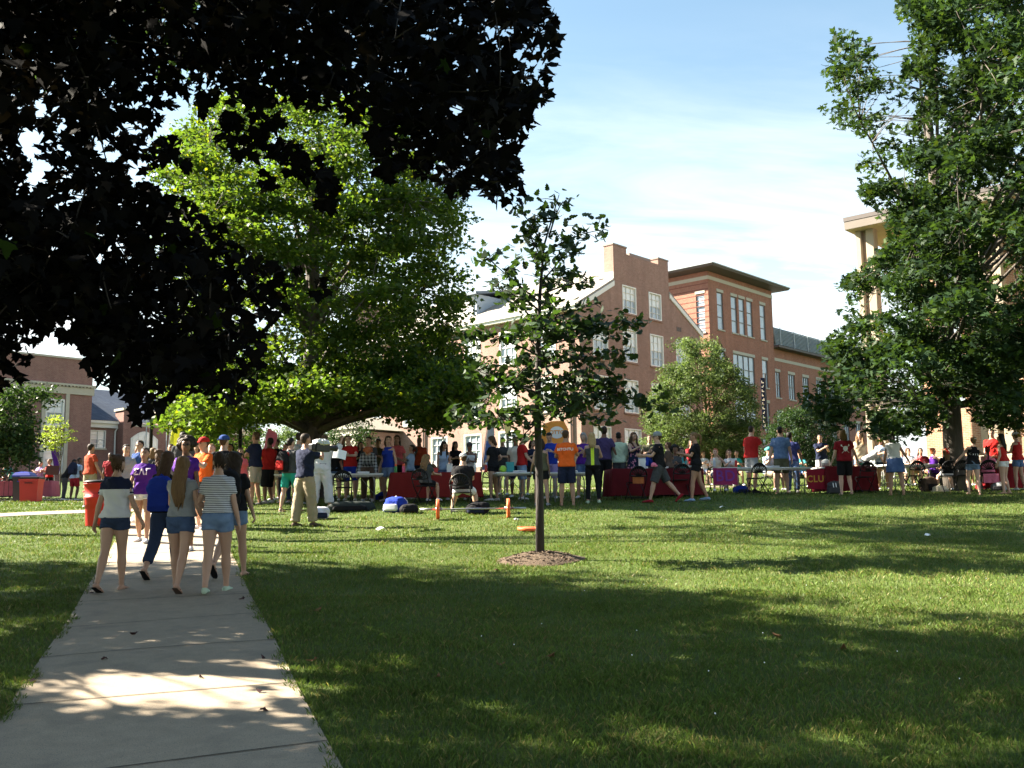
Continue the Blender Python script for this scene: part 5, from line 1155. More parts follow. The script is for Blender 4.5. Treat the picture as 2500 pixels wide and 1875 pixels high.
person('dark skinned man in maroon glimpsed beyond the rust tee man', 266, d=36, hy=1106, yaw=190, sex='m', skin='dark', hair=('buzz', 'black'), top=('tee', 'maroon'), bottom=('pants', 'navy', .97))
person('woman with light brown bob from behind, beyond the purple tee', 368, d=23, hy=1095, yaw=20, skin='light', hair=('bob', 'light'), top=('tee', 'dgrey'), bottom=('shorts', 'denim', .4))
person('woman with wavy auburn hair from behind in a black top beyond the path', 388, d=22.2, hy=1099, yaw=30, skin='light', hair=('curly', 'brown', 1.3), top=('tee', 'black'), bottom=('shorts', 'ddenim', .4))
person('tall man with flat topped black hair rising behind the yellow flag', 441, d=23, hy=1056, yaw=15, sex='m', skin='brown', hair=('short', 'black'), top=('tee', 'dgrey'), bottom=('pants', 'navy', .97))
person('dark haired man facing us below the yellow flag', 411, d=25.5, hy=1085, yaw=185, sex='m', skin='tan', hair=('short', 'dark'), top=('tee', 'grey'), bottom=('shorts', 'black', .9))
person('man from behind in black tee and blue banded backward cap', 541, d=19.2, hy=1066, yaw=10, sex='m', skin='light', hair=('short', 'brown'), top=('tee', 'black'), bottom=('shorts', 'dgrey', .9), hat=('capback', 'blue'))
person('fair young man in an orange tee facing us beside the red cap', 517, d=19.9, hy=1085, yaw=175, sex='m', skin='light', hair=('short', 'light'), top=('tee', 'orange'), bottom=('shorts', 'black', .9))
person('woman with her brown hair down in a coral tee behind the path group', 588, d=23.8, hy=1095, yaw=-150, skin='tan', hair=('long', 'brown', 1.3), top=('tee', 'coral'), bottom=('shorts', 'black', .5))
# ---- left tables
phn = person('man in sunglasses, navy tee and pale shorts facing left with his hand out', 621, d=25.4, hy=1056, yaw=75, sex='m', skin='tan', hair=('short', 'brown'), top=('tee', 'navy'), bottom=('shorts', 'lkhaki', .88), shoes=('shoe', 'dgrey'), glasses=True, armL=(40, 6, 55, 0), armR=(45, 6, 50, 0))
person('person in a red tee and long black shorts standing behind the sunglasses man', 652, d=24.2, hy=1070, yaw=60, sex='m', skin='brown', hair=('short', 'black'), top=('tee', 'red', dict(ex=.03)), bottom=('shorts', 'black', 1.1, dict(loose=.035)), shoes=('boot', 'grey'), build=1.1, armL=(20, 8, 60, 20), armR=(25, 8, 60, 20))
pbk = person('man from behind in dark tee and teal shorts wearing a black and red backpack', 706, f=(694, 1249), hy=1069, yaw=-25, sex='m', skin='light', hair=('short', 'black'), top=('tee', 'dgrey'), bottom=('shorts', 'teal', .82), shoes=('flip', 'cream'), legL=(-6, 3, 4), legR=(8, 3, 4), armL=(10, 14, 25, 0), armR=(15, 10, 60, 20))
pcm = person('cameraman in a dark tee and khaki trousers shouldering a video camera', 743, f=(741, 1285), hy=1060, yaw=-35, sex='m', fine=True, skin='tan', hair=('short', 'dark'), top=('tee', 'navy', dict(ex=.022)), bottom=('pants', 'khaki', .99, dict(loose=.032, amp=.008)), shoes=('shoe', 'brown'), armL=(72, -6, 92, 10), armR=(66, 6, 100, 20), legL=(-6, 5, 2), legR=(8, 5, 4), head=(2, -8), build=1.04)
pgi = person('martial artist from behind in a white uniform with a black belt, one arm raised', 785, f=(786, 1238), hy=1062, yaw=-15, sex='m', skin='light', hair=('short', 'brown'), top=('gi', 'white', dict(hem=.80, ex=.035, flare=.03, loose=.035)), bottom=('pants', 'white', .97, dict(loose=.04, amp=.009)), shoes=None, armR=(100, 24, 70, 0), armL=(20, 14, 70, 20), legL=(-3, 6, 3), legR=(3, 6, 3))
person('dark haired man just behind the cameraman', 725, d=23.2, hy=1058, yaw=-30, sex='m', skin='light', hair=('short', 'dark'), top=('tee', 'grey'), bottom=('shorts', 'navy', .9))
person('short man in a white and blue shirt beyond the teal shorts', 695, d=24.2, hy=1084, yaw=170, sex='m', skin='tan', hair=('short', 'black'), top=('tee', 'blue', dict(pat='wash', b='white')), bottom=('pants', 'ddenim', .97), armL=HOLD, armR=HOLD)
person('young man facing us in a red tee, hands together behind the left table', 855, d=24.3, hy=1064, yaw=185, sex='m', skin='pale', hair=('short', 'brown'), top=('tee', 'red'), bottom=('shorts', 'royal', .9), armL=(30, 10, 85, 55), armR=(30, 10, 85, 55))
person('woman with auburn hair and sunglasses behind the gi sleeve', 817, d=24.4, hy=1086, yaw=180, skin='light', hair=('long', 'brown', 1.3), top=('tee', 'black'), bottom=('shorts', 'denim', .5), glasses=True)
person('tall young man in a grey tee looking down behind the left table', 899, d=24.6, hy=1067, yaw=160, sex='m', skin='light', hair=('short', 'dark'), top=('tee', 'dgrey'), bottom=('shorts', 'olive', .9), head=(14, 0))
person('person with ginger hair and plaid shirt bending low over the left table', 898, d=23.95, H=1.72, yaw=180, skin='light', hair=('curly', 'ginger', 1.5), top=('long', 'grey', dict(pat='plaid', b='black')), bottom=('pants', 'brown', .97), lean=52, head=(30, 0), armL=(60, 12, 20, 0), armR=(60, 12, 20, 0))
person('woman in royal blue sleeveless blouse and denim shorts looking left between two tables', 948, d=24.0, hy=1066, yaw=150, skin='light', hair=('bob', 'brown'), top=('vest', 'royal'), bottom=('shorts', 'ldenim', .6), head=(0, 35), armL=(-2, 14, 20, 0), armR=(2, 14, 12, 0))
person('person with dark ponytail in pink behind the blue blouse', 970, d=26, hy=1064, yaw=170, skin='tan', hair=('long', 'dark', 1.3), top=('tee', 'coral'), bottom=('shorts', 'black', .5))
person('woman with dark ponytail in a light blue tee facing left by the bottles', 1001, d=25.2, hy=1087, yaw=95, skin='tan', hair=('pony', 'dark'), top=('tee', 'lblue'), bottom=('shorts', 'brown', .6), armL=HOLD, armR=HOLD)
ps1 = person('seated woman from behind with long curly sandy hair on a black folding chair', 1040, d=22.3, hy=1120, yaw=-25, sit=True, skin='light', hair=('curly', 'light', 1.22), top=('tee', 'dgrey'), bottom=('shorts', 'black', .6), legL=(85, 8, 85), legR=(85, 8, 85), armL=(30, 8, 70, 20), armR=(35, 12, 50, 0))
person('seated dark haired man behind the red clothed table', 1045, d=24.6, hy=1117, yaw=180, sit=True, sex='m', skin='tan', hair=('short', 'black'), top=('tee', 'olive'), bottom=('shorts', 'black', .8), legL=(85, 8, 85), legR=(85, 8, 85), armL=(50, 20, 100, 20), armR=(40, 10, 70, 20))
person('woman with long dark hair in a pale blue top leaning on the red clothed table', 1082, d=24.6, hy=1079, yaw=195, skin='tan', hair=('long', 'dark', 1.2, 'front'), top=('tank', 'lblue'), bottom=('shorts', 'denim', .5), lean=8, head=(14, 0), armL=(38, 12, 20, 0), armR=(38, 12, 20, 0))
person('man in a dark bucket cap and white sleeveless jersey behind the red clothed table', 1147, d=24.5, hy=1082, yaw=185, sex='m', skin='brown', hair=('short', 'black'), top=('tank', 'white'), bottom=('shorts', 'black', .9), hat=('beanie', 'dgrey'), armL=(30, 12, 80, 40), armR=(30, 12, 80, 40), head=(12, 0))
ps2 = person('large seated man from behind in a black tee and silver cap on a folding chair', 1130, d=21.6, hy=1113, yaw=-8, sit=True, sex='m', skin='light', hair=('short', 'brown'), hat=('capback', 'grey'), top=('tee', 'black', dict(ex=.03)), bottom=('shorts', 'white', .8), shoes=('shoe', 'black'), legL=(80, 22, 80), legR=(80, 16, 85), armL=(30, 12, 70, 10), armR=(30, 12, 70, 10), build=1.3, lean=6)
person('slim woman in a black tee and black shorts facing left with hand on hip', 1204, f=(1206, 1223), hy=1066, yaw=70, skin='light', hair=('bob', 'brown'), top=('tee', 'black', dict(hem=.86)), bottom=('shorts', 'black', .3), shoes=('shoe', 'white'), head=(24, 10), armR=(-22, 28, 85, 10), armL=(10, 6, 30, 0))
person('young man in a red tee and grey shorts seen from the side facing right', 1276, d=24.4, hy=1061, yaw=-75, sex='m', skin='light', hair=('short', 'dark'), top=('tee', 'red'), bottom=('shorts', 'faded', .9), armR=(15, 8, 40, 0), armL=(20, 8, 60, 10))
person('person in white glimpsed behind the side-on red tee', 1262, d=25.8, hy=1066, yaw=170, sex='m', skin='brown', hair=('short', 'black'), top=('tee', 'cream'), bottom=('shorts', 'navy', .9))
person('woman in a dark vest and black shorts half hidden by the young oak trunk', 1322, d=22.2, hy=1072, yaw=-10, skin='light', hair=('bob', 'dark'), top=('tank', 'olive'), bottom=('shorts', 'black', .55), shoes=('shoe', 'grey'), armL=(10, 14, 40, 0), armR=(6, 16, 16, 0))
person('young man in a royal blue tee looking down under the orange banner', 1346, d=25.0, hy=1057, yaw=170, sex='m', skin='light', hair=('short', 'black'), top=('tee', 'royal'), bottom=('shorts', 'lilac', .9), head=(28, 0), armL=HOLD, armR=HOLD)
po = person('man from behind in a bright orange lettered tee and navy shorts', 1385, f=(1383, 1236), hy=1052, yaw=0, sex='m', skin='tan', hair=('short', 'brown'), top=('tee', 'orange', dict(ex=.025)), bottom=('shorts', 'navy', .92, dict(loose=.024)), shoes=('flip', 'brown'), armL=(25, 16, 75, 10), armR=(25, 16, 75, 10), build=1.1)
lettering(po, 'BETCHTU', .088, 1.30, True, M_PRINT, bold=.002)
person('woman in a purple tee with grey hair facing us beside the blonde', 1426, d=25.0, hy=1058, yaw=165, skin='light', hair=('bob', 'grey'), top=('tee', 'purple'), bottom=('shorts', 'denim', .6), head=(18, 0), armL=HOLD, armR=HOLD)
person('blonde woman from behind in a grey tank with a neon stripe and black leggings', 1449, f=(1450, 1229), hy=1058, yaw=-4, skin='light', hair=('long', 'blond', 1.36), top=('tank', 'dgrey', dict(pat='panel', b='neon', hem=.93)), bottom=('pants', 'black', .97, dict(loose=.006)), shoes=('shoe', 'lgreen'), armL=(30, 14, 75, 30), armR=(30, 14, 75, 30))
person('tall man from behind in a violet polo shirt and black trousers', 1477, d=26.0, hy=1040, yaw=-12, sex='m', skin='brown', hair=('short', 'dark'), top=('polo', 'violet'), bottom=('pants', 'black', .97), armL=(10, 8, 30, 0), armR=(4, 10, 10, 0))
person('man from behind in a pale green long sleeved shirt behind the maroon table', 1515, d=26.0, hy=1056, yaw=-25, sex='m', skin='brown', hair=('buzz', 'black'), top=('long', 'lgreen', dict(ex=.028)), bottom=('pants', 'dgrey', .97), armL=(12, 12, 50, 10), armR=(12, 12, 50, 10))
person('woman with long brown hair in a dark floral strapless dress looking down', 1552, d=25.8, hy=1056, yaw=200, skin='light', hair=('long', 'brown', 1.3, 'front'), top=('strapless', 'navy', dict(pat='floral', b='petal')), bottom=('skirt', 'navy', .42, dict(pat='floral', b='petal')), head=(22, -8), armL=(25, 14, 100, 30), armR=(30, 16, 110, 40))
pwk = person('man in black with a grey cap striding left across the lawn', 1612, f=(1560, 1228), hy=1053, yaw=82, sex='m', fine=True, skin='light', hair=('short', 'brown'), top=('tee', 'black', dict(ex=.026, hem=.88)), bottom=('shorts', 'dgrey', .98, dict(loose=.03)), shoes=('shoe', 'maroon'), hat=('beanie', 'grey'), glasses=True, armL=(35, 6, 62, 0), armR=(28, 8, 70, 0), legL=(20, 2, 6), legR=(-26, 2, 16), lean=2)
pwf = person('woman in black tee and black running shorts walking behind the grey cap man', 1702, f=(1704, 1224), hy=1056, yaw=80, fine=True, skin='tan', hair=('pony', 'light'), top=('tee', 'black', dict(hem=.93)), bottom=('shorts', 'black', .36, dict(loose=.022)), shoes=('shoe', 'faded'), armL=(25, 8, 82, 10), armR=(22, 8, 88, 10), legL=(13, 2, 8), legR=(-12, 2, 12), head=(16, 0))
person('person in brown with an elbow raised behind the striding man', 1635, d=24.6, hy=1080, yaw=60, skin='tan', hair=('short', 'brown'), top=('tee', 'brown'), bottom=('shorts', 'black', .5), armR=(-10, 55, 95, 10), armL=(20, 10, 60, 10))
person('seated person with a round black afro at the maroon table', 1648, d=26.4, hy=1090, yaw=175, sit=True, skin='brown', hair=('afro', 'black'), top=('tee', 'dgrey'), bottom=('pants', 'navy', .97), legL=(85, 8, 85), legR=(85, 8, 85), armL=HOLD, armR=HOLD)
person('seated woman with auburn hair in a dark teal top at the table end', 1664, d=26.6, hy=1096, yaw=190, sit=True, skin='light', hair=('long', 'brown', 1.2, 'front'), top=('tank', 'tealb'), bottom=('pants', 'navy', .97), legL=(85, 8, 85), legR=(85, 8, 85), armL=HOLD, armR=HOLD)
person('seated fair girl in a pale top drinking from a blue cup', 1752, d=27.0, hy=1098, yaw=180, sit=True, skin='pale', hair=('bun', 'ginger'), top=('tank', 'cream'), bottom=('shorts', 'denim', .5), legL=(85, 8, 85), legR=(85, 8, 85), armL=(60, 16, 120, 30), armR=(30, 10, 80, 20))
person('seated girl with brown hair in white beside the drinking girl', 1786, d=27.2, hy=1103, yaw=175, sit=True, skin='light', hair=('long', 'brown', 1.25), top=('tee', 'white'), bottom=('shorts', 'black', .5), legL=(85, 8, 85), legR=(85, 8, 85), armL=HOLD, armR=HOLD)
person('tall man in a bright red tee and grey shorts holding a cup, facing right', 1838, d=25.9, hy=1036, yaw=-55, sex='m', skin='light', hair=('buzz', 'dark'), top=('tee', 'red', dict(ex=.026)), bottom=('shorts', 'grey', .92), shoes=('boot', 'black'), armR=(42, 8, 75, 10), armL=(10, 8, 30, 0))
person('seated man in a greenish beanie with hand to his chin', 1880, d=27.2, hy=1095, yaw=-150, sit=True, sex='m', skin='light', hair=('short', 'brown'), top=('tee', 'lblue', dict(pat='wash', b='grey')), bottom=('shorts', 'khaki', .9), hat=('beanie', 'tealb'), legL=(85, 8, 85), legR=(85, 8, 85), armL=(50, 16, 120, 30), armR=(50, 16, 110, 30))
person('man from behind in a mid blue tee and green shorts at the long white table', 1911, f=(1912, 1206), hy=1042, yaw=-8, sex='m', skin='light', hair=('buzz', 'black'), top=('tee', 'blue', dict(pat='wash', b='faded', ex=.022)), bottom=('shorts', 'olive', .9), shoes=None, armL=(4, 12, 10, 0), armR=(8, 12, 16, 0), legR=(10, 3, 14))
person('man in an indigo tee and blue jeans overlapping the mid blue tee', 1938, d=26.2, hy=1056, yaw=-20, sex='m', skin='brown', hair=('short', 'black'), top=('tee', 'violet', dict(pat='wash', b='blue')), bottom=('pants', 'denim', .97))
person('seated person in a turquoise tee behind the long white table', 1957, d=28, hy=1108, yaw=170, sit=True, skin='light', hair=('bob', 'dark'), top=('tee', 'tealb'), bottom=('shorts', 'denim', .6), legL=(85, 8, 85), legR=(85, 8, 85), armL=HOLD, armR=HOLD)
pmr = person('sandy haired person from behind in a maroon crested tee and black shorts', 2066, f=(2072, 1209), hy=1050, yaw=-4, sex='m', skin='pale', hair=('bob', 'light'), top=('tee', 'maroon', dict(ex=.028)), bottom=('shorts', 'black', .92, dict(loose=.022)), shoes=('flip', 'brown'), armL=(6, 14, 20, 0), armR=(4, 14, 14, 0), build=1.06)
# white skull-like lacrosse crest: a helmeted head over crossed sticks
crest = MB()
def disc(mb, cx, cz, rx, rz, n=14): mb.add([(cx+rx*math.cos(2*math.pi*k/n), cz+rz*math.sin(2*math.pi*k/n), 0) for k in range(n)], [tuple(range(n))])
def barq(mb, x0, z0, x1, z1, w):
    dx, dz = x1-x0, z1-z0; L_ = math.hypot(dx, dz); ax, az = -dz/L_*w/2, dx/L_*w/2; n = 6
    for i in range(n):
        a, b_ = i/n, (i+1)/n; mb.add([(x0+dx*a+ax, z0+dz*a+az, 0), (x0+dx*a-ax, z0+dz*a-az, 0), (x0+dx*b_-ax, z0+dz*b_-az, 0), (x0+dx*b_+ax, z0+dz*b_+az, 0)], [(0, 1, 2, 3)])
for (x, z, a, b_) in ((0, .045, .055, .035), (-.035, .01, .03, .045), (.035, .01, .03, .045), (0, -.035, .03, .03), (0, .0, .012, .03)): disc(crest, x, z, a, b_)
barq(crest, -.10, .10, .10, -.11, .012); barq(crest, .10, .10, -.10, -.11, .012); disc(crest, -.10, .10, .02, .026); disc(crest, .10, .10, .02, .026)
lettering(pmr, '', .1, 1.24, True, M_PRINT, V_F=(crest.v, crest.f), name='crest')
person('smiling woman with long light brown hair in a tan top facing us', 2106, d=27.2, hy=1053, yaw=170, skin='light', hair=('long', 'light', 1.2, 'front'), top=('tank', 'khaki'), bottom=('shorts', 'denim', .4), head=(0, -14))
person('fair woman with a white headband bending over the table in grey', 2118, d=26.9, H=1.66, yaw=-100, skin='pale', hair=('bun', 'blond'), top=('tee', 'grey'), bottom=('shorts', 'black', .5), lean=48, head=(14, 0), hat=('band', 'white'), armL=(70, 8, 30, 0), armR=(70, 8, 40, 0))
person('woman with dark ponytail in a light blue tee facing us across the table', 2158, d=27.0, hy=1067, yaw=175, skin='tan', hair=('long', 'dark', 1.3), top=('tee', 'lblue'), bottom=('shorts', 'ddenim', .5), armL=HOLD, armR=HOLD, head=(12, -10))
person('woman from behind in a white top and blue flared skirt with dark hair', 2190, f=(2187, 1210), hy=1056, yaw=-14, skin='tan', hair=('bob', 'black'), top=('cap', 'white', dict(hem=1.0)), bottom=('skirt', 'denim', .30, dict(pat='wash', b='blue', waist=1.06)), shoes=None, armL=(22, 16, 14, 0), armR=(4, 14, 14, 0), build=1.12)
person('red haired woman with sunglasses in a purple dress sitting sideways', 2283, d=26.9, hy=1101, yaw=-80, sit=True, skin='pale', hair=('bun', 'ginger'), top=('vest', 'purple'), bottom=('skirt', 'purple', .4), glasses=True, legL=(85, 4, 85), legR=(85, 4, 85), armL=(50, 8, 40, 0), armR=(50, 8, 40, 0))
person('seated girl from behind with a red hair ribbon, black tee and white shorts', 2316, d=24.8, hy=1103, yaw=-8, sit=True, skin='light', hair=('long', 'light', 1.3), hat=('ribbon', 'red'), top=('tee', 'black'), bottom=('shorts', 'white', .5), legL=(80, 14, 85), legR=(80, 14, 85), armL=(30, 12, 60, 10), armR=(30, 12, 60, 10))
pkt = person('woman in black lettered tank and denim shorts, one knee bent, hand on hip', 2380, f=(2392, 1209), hy=1067, yaw=-12, skin='pale', fine=True, hair=('bun', 'light'), hat=('band', 'white'), top=('tank', 'black', dict(hem=.92)), bottom=('shorts', 'ddenim', .36, dict(pat='wash', b='faded')), shoes=None, side=6, armL=(10, 34, 8, 0), armR=(-14, 46, 88, 30), legL=(16, 6, 34), legR=(-3, 3, 3), head=(0, -30))
lettering(pkt, 'K a t b', .085, 1.22, True, M_PRINT)
person('seated girl from behind in pink with a red hair ribbon on a folding chair', 2416, d=25.6, hy=1098, yaw=-20, sit=True, skin='light', hair=('pony', 'dark', 1.3), hat=('ribbon', 'red'), top=('tee', 'pink'), bottom=('shorts', 'black', .6), legL=(82, 10, 85), legR=(82, 10, 85), armL=(30, 12, 60, 10), armR=(30, 12, 60, 10))
person('dark haired woman in sunglasses, red tank and white shorts turned to the left', 2455, f=(2464, 1206), hy=1060, yaw=40, skin='light', hair=('long', 'black', 1.3), top=('tank', 'red', dict(hem=.94)), bottom=('shorts', 'white', .30), shoes=None, glasses=True, head=(0, 20), armL=(6, 10, 20, 0), armR=(10, 26, 88, 40))
person('person in white cap and red tank at the red clothed table, right edge', 2490, d=25.6, hy=1056, yaw=30, skin='light', hair=('short', 'brown'), hat=('capback', 'white'), top=('tank', 'red'), bottom=('shorts', 'denim', .5), armL=(30, 10, 70, 20), armR=(30, 10, 70, 20))
person('grey haired man in sunglasses standing behind the red tank women', 2432, d=27.6, hy=1049, yaw=150, sex='m', skin='light', hair=('short', 'grey'), top=('tee', 'red'), bottom=('shorts', 'dgrey', .9), glasses=True)
for (px, d, hy, sk, hc, tc_, bc, yw, lab) in ((2142, 31, 1120, 'light', 'ginger', 'white', 'white', 20, 'small ginger haired girl in white far behind the blue skirt'), (2226, 30.5, 1119, 'light', 'brown', 'white', 'cream', 185, 'girl in sunlit white behind the empty black chair'), (2252, 31, 1123, 'tan', 'dark', 'coral', 'white', 170, 'girl in a coral tee beyond the empty black chair'), (2352, 30, 1122, 'tan', 'dark', 'red', 'black', 180, 'seated girl in red behind the black tank woman'), (2208, 31.5, 1124, 'light', 'light', 'lblue', 'denim', 190, 'girl in pale blue in the sun beyond the tables'), (1800, 33, 1112, 'tan', 'dark', 'teal', 'black', 175, 'person in green far behind the curved white table'), (1720, 34, 1116, 'light', 'brown', 'white', 'denim', 180, 'person in white in the shade of the pear tree')):
    person(lab, px, d=d, H=1.62, yaw=yw, skin=sk, hair=('long', hc, 1.3), top=('tee', tc_), bottom=('shorts', bc, .5), sit=True, legL=(85, 8, 85), legR=(85, 8, 85), armL=HOLD, armR=HOLD)

for px, d, yw, sx, sk, hr, tp, bt, lab in (
    (330, 30, 170, 'm', 'tan', ('short', 'black'), 'navy', 'dgrey', 'man in navy far behind the purple tee woman'),
    (474, 25, 185, 'f', 'light', ('long', 'dark', 1.3), 'black', 'ddenim', 'woman in black between the afro and the red cap'),
    (507, 28.5, 20, 'm', 'brown', ('buzz', 'black'), 'dgrey', 'navy', 'man in charcoal well behind the orange jersey'),
    (560, 28, 170, 'f', 'tan', ('pony', 'black'), 'maroon', 'black', 'woman in maroon in the shade behind the banded cap'),
    (672, 26.5, 150, 'm', 'light', ('short', 'brown'), 'black', 'khaki', 'man in black behind the red tee and backpack pair'),
    (765, 27, -30, 'f', 'light', ('long', 'dark', 1.3), 'violet', 'black', 'woman in violet half hidden by the video camera'),
    (838, 26.4, 170, 'm', 'brown', ('short', 'black'), 'dgrey', 'black', 'man in charcoal at the shoulder of the red tee young man'),
    (880, 28, 190, 'f', 'light', ('long', 'brown', 1.3), 'navy', 'denim', 'woman in navy far behind the left table'),
    (922, 28.5, 160, 'm', 'tan', ('short', 'dark'), 'olive', 'khaki', 'man in olive far behind the plaid shirt'),
    (1022, 28, 175, 'm', 'brown', ('buzz', 'black'), 'rust', 'navy', 'man in rust beyond the light blue ponytail'),
    (1112, 29, 185, 'f', 'tan', ('long', 'black', 1.25), 'black', 'ddenim', 'woman in black between the pale blue top and white jersey'),
    (1228, 28.5, 165, 'm', 'light', ('short', 'brown'), 'dgrey', 'khaki', 'man in grey in the gap left of the side on red tee'),
    (1300, 28, 190, 'f', 'light', ('bob', 'dark'), 'navy', 'black', 'woman in navy behind the oak trunk'),
    (1590, 29, 175, 'm', 'light', ('short', 'brown'), 'olive', 'dgrey', 'man in olive beyond the floral dress'),
    (1690, 29.5, 180, 'f', 'tan', ('long', 'dark', 1.3), 'maroon', 'black', 'woman in maroon beyond the walking pair'),
    (2010, 30, 170, 'm', 'tan', ('short', 'black'), 'navy', 'dgrey', 'man in navy beyond the white helmet'),
    (2345, 30, 185, 'f', 'light', ('long', 'brown', 1.3), 'red', 'denim', 'woman in red behind the tall maple trunk')):
    person(lab, px, d=d, H=1.76 if sx == 'm' else 1.65, yaw=yw, sex=sx, skin=sk, hair=hr, top=('tee', tp), bottom=('shorts', bt, .8), armL=HOLD if d > 28 else HANG_L, armR=HOLD)
# ---------------------------------------------------------------- folding tables and cloths
M_TTOP = mat('table_top', (.66, .66, .64), .45, .06, 3); M_TBROWN = mat('table_top_tan', (.45, .36, .25), .45, .1, 3); M_STEEL = mat('grey_steel', (.32, .33, .34), .4, .1, 5, metal=.6); M_BLK = mat('black_steel', (.010, .010, .011), .5, .2, 8, spec=.22)
TYAW = R(9.5)
def table(label, px, d, L, top=M_TTOP, yaw=TYAW, w=.76, h=.74, legm=M_STEEL):
    b = gpt(px, d); t = empty('folding_table', b, yaw, label, 'table', 'folding tables of the fair')
    mb = MB(); mb.bbox(-L/2, L/2, -w/2, w/2, h-.045, h, .012); mb.build('table_top', top, t)
    for sy in (-1, 1): mb = MB(); mb.box(-L/2+.04, L/2-.04, sy*(w/2-.065)-.015, sy*(w/2-.065)+.015, h-.08, h-.047); mb.build('rail', legm, t)
    for sx in (-1, 1):
        for sy in (-1, 1):
            mb = MB(); x = sx*(L/2-.22); y = sy*(w/2-.09); g = float(gz(b.x+x*math.cos(yaw)-y*math.sin(yaw), b.y+x*math.sin(yaw)+y*math.cos(yaw)))-b.z
            mb.tube([(x-sx*.05, y, h-.047), (x, y, h-.2), (x, y, g-.01)], .016, 7); mb.build('leg', legm, t, True)
        mb = MB(); mb.tube([(sx*(L/2-.22), -w/2+.09, .22), (sx*(L/2-.22), w/2-.09, .22)], .012, 6); mb.tube([(sx*(L/2-.22), 0, .22), (sx*(L/2-.6), 0, h-.06)], .01, 6); mb.build('brace', legm, t, True)
    return t
def cloth(label, px, d, L, mt, yaw=TYAW, w=.80, h=.752, z0=.06, front=True, sides=True, name='tablecloth', x0=None, fold=.03):
    """cloth over the table with hanging folded skirt"""
    b = gpt(px, d); V = []; n = 64; per = []
    a, c = L/2+.02, w/2+.02
    for t in np.linspace(0, 1, n, endpoint=False):
        q = t*4; i = int(q); f = q-i
        per.append([(-a+2*a*f, -c), (a, -c+2*c*f), (a-2*a*f, c), (-a, c-2*c*f)][i])
    rings = []
    for k, z in enumerate((h, h-.02, h-.2, h-.45, z0)):
        r_ = []
        for j, (x, y) in enumerate(per):
            nn = Vector((x/a, y/c, 0)); nn.normalize(); o = (.0, .008, .03, .05, .07)[k]; fo = fold*(0, 0, .5, .9, 1.2)[k]*math.sin(j*1.9+.7*math.sin(j))
            r_.append((x+nn.x*(o+fo), y+nn.y*(o+fo), z+(.012*math.sin(j*.9) if k == 4 else 0)))
        rings.append(r_)
    mb = MB(); V = [p for r_ in rings for p in r_]; Fc = [tuple(range(n))[::-1]]
    for i in range(4):
        for j in range(n): k = (j+1) % n; Fc.append((i*n+j, i*n+k, (i+1)*n+k, (i+1)*n+j))
    o = mesh_obj(name, V, Fc, mt, None, None, True); o.location = b; o.rotation_euler = (0, 0, yaw); return tag(o, label, 'tablecloth')
table('short white folding table at the left end of the row beside the sunglasses man', 722, 24.1, 1.1)
table('white folding table with papers in front of the red tee young man', 862, 23.5, 1.52)
table('folding table carrying the green and pink bottles and the red cloth', 1062, 23.4, 2.2)
table('short table with the teal box beside the red tee in profile', 1252, 23.6, .95)
table('pale folding table behind the orange lettered tee', 1392, 23.9, 1.35)
table('folding table under the long maroon cloth', 1597, 24.4, 2.4)
table('long white topped table with a magenta banner hanging below', 1862, 25.3, 2.75)
table('folding table with helmets under a half draped maroon cloth', 2060, 25.7, 1.6)
table('bare folding table beside the empty black chair', 2230, 26.0, 1.9)
table('folding table under the bright red cloth at the right edge', 2478, 26.4, 1.7)
table('table under the crumpled pink cloth at the far left', 60, 41.8, 2.4, yaw=R(4))
table('folding table in the sun beyond the maroon one', 2190, 30.0, 1.8)
CM_ = lambda n, c: mat('cloth_'+n, c, .8, .2, 5, .3, 40, spec=.15)
cloth('dull red cloth hanging from the bottle table', 1062, 23.4, 2.22, CM_('tred', (.16, .014, .012)), h=.748, z0=.12)
cloth('deep maroon cloth reaching the grass under the long table', 1597, 24.4, 2.42, CM_('tmaroon', (.095, .006, .010)), z0=.05)
cloth('maroon cloth half hanging from the helmet table', 2064, 25.7, 1.5, CM_('tmar2', (.12, .008, .013)), z0=.05)
cloth('bright red cloth on the table at the right edge', 2478, 26.4, 1.72, CM_('tbright', (.22, .010, .014)), z0=.05)
cloth('crumpled pink cloth over the far left table', 60, 41.8, 2.42, CM_('tpink', (.42, .11, .16)), yaw=R(4), z0=.1)
def sign(name, label, cat, px, d, x0, x1, z0, z1, mt, yaw=TYAW, dy=-.42, text=None, size=.2, tm=None, wave=.012):
    b = gpt(px, d); V = []; nx_, nz_ = 14, 5
    for f in (0, -.006):
        for j in range(nz_+1):
            for i in range(nx_+1):
                x = x0+(x1-x0)*i/nx_; z = z0+(z1-z0)*j/nz_; V.append((x, dy+f+wave*math.sin(i*1.1)*(1-j/nz_), z))
    N = (nx_+1)*(nz_+1); Fc = []
    for j in range(nz_):
        for i in range(nx_): a = j*(nx_+1)+i; Fc += [(a, a+nx_+1, a+nx_+2, a+1), (N+a, N+a+1, N+a+nx_+2, N+a+nx_+1)]
    o = mesh_obj(name, V, Fc, mt, None, None, True); o.location = b; o.rotation_euler = (0, 0, yaw); tag(o, label, cat)
    if text:
        tv, tf = text_mesh(text, size, 0, 1.1, 0, .006); mesh_obj('lettering', [(a+(x0+x1)/2, dy-.022, c+(z0+z1)/2) for a, c, _ in tv], tf, tm, o)
    return o
sign('banner', 'gold lettered red CLUB banner hanging from the table by the mid blue tee', 'banner', 1985, 25.7, -.42, .22, .12, .68, CM_('bred', (.30, .018, .04)), text='CLUB', size=.26, tm=mat('gold_letters', (.60, .33, .05), .6), dy=-.53)
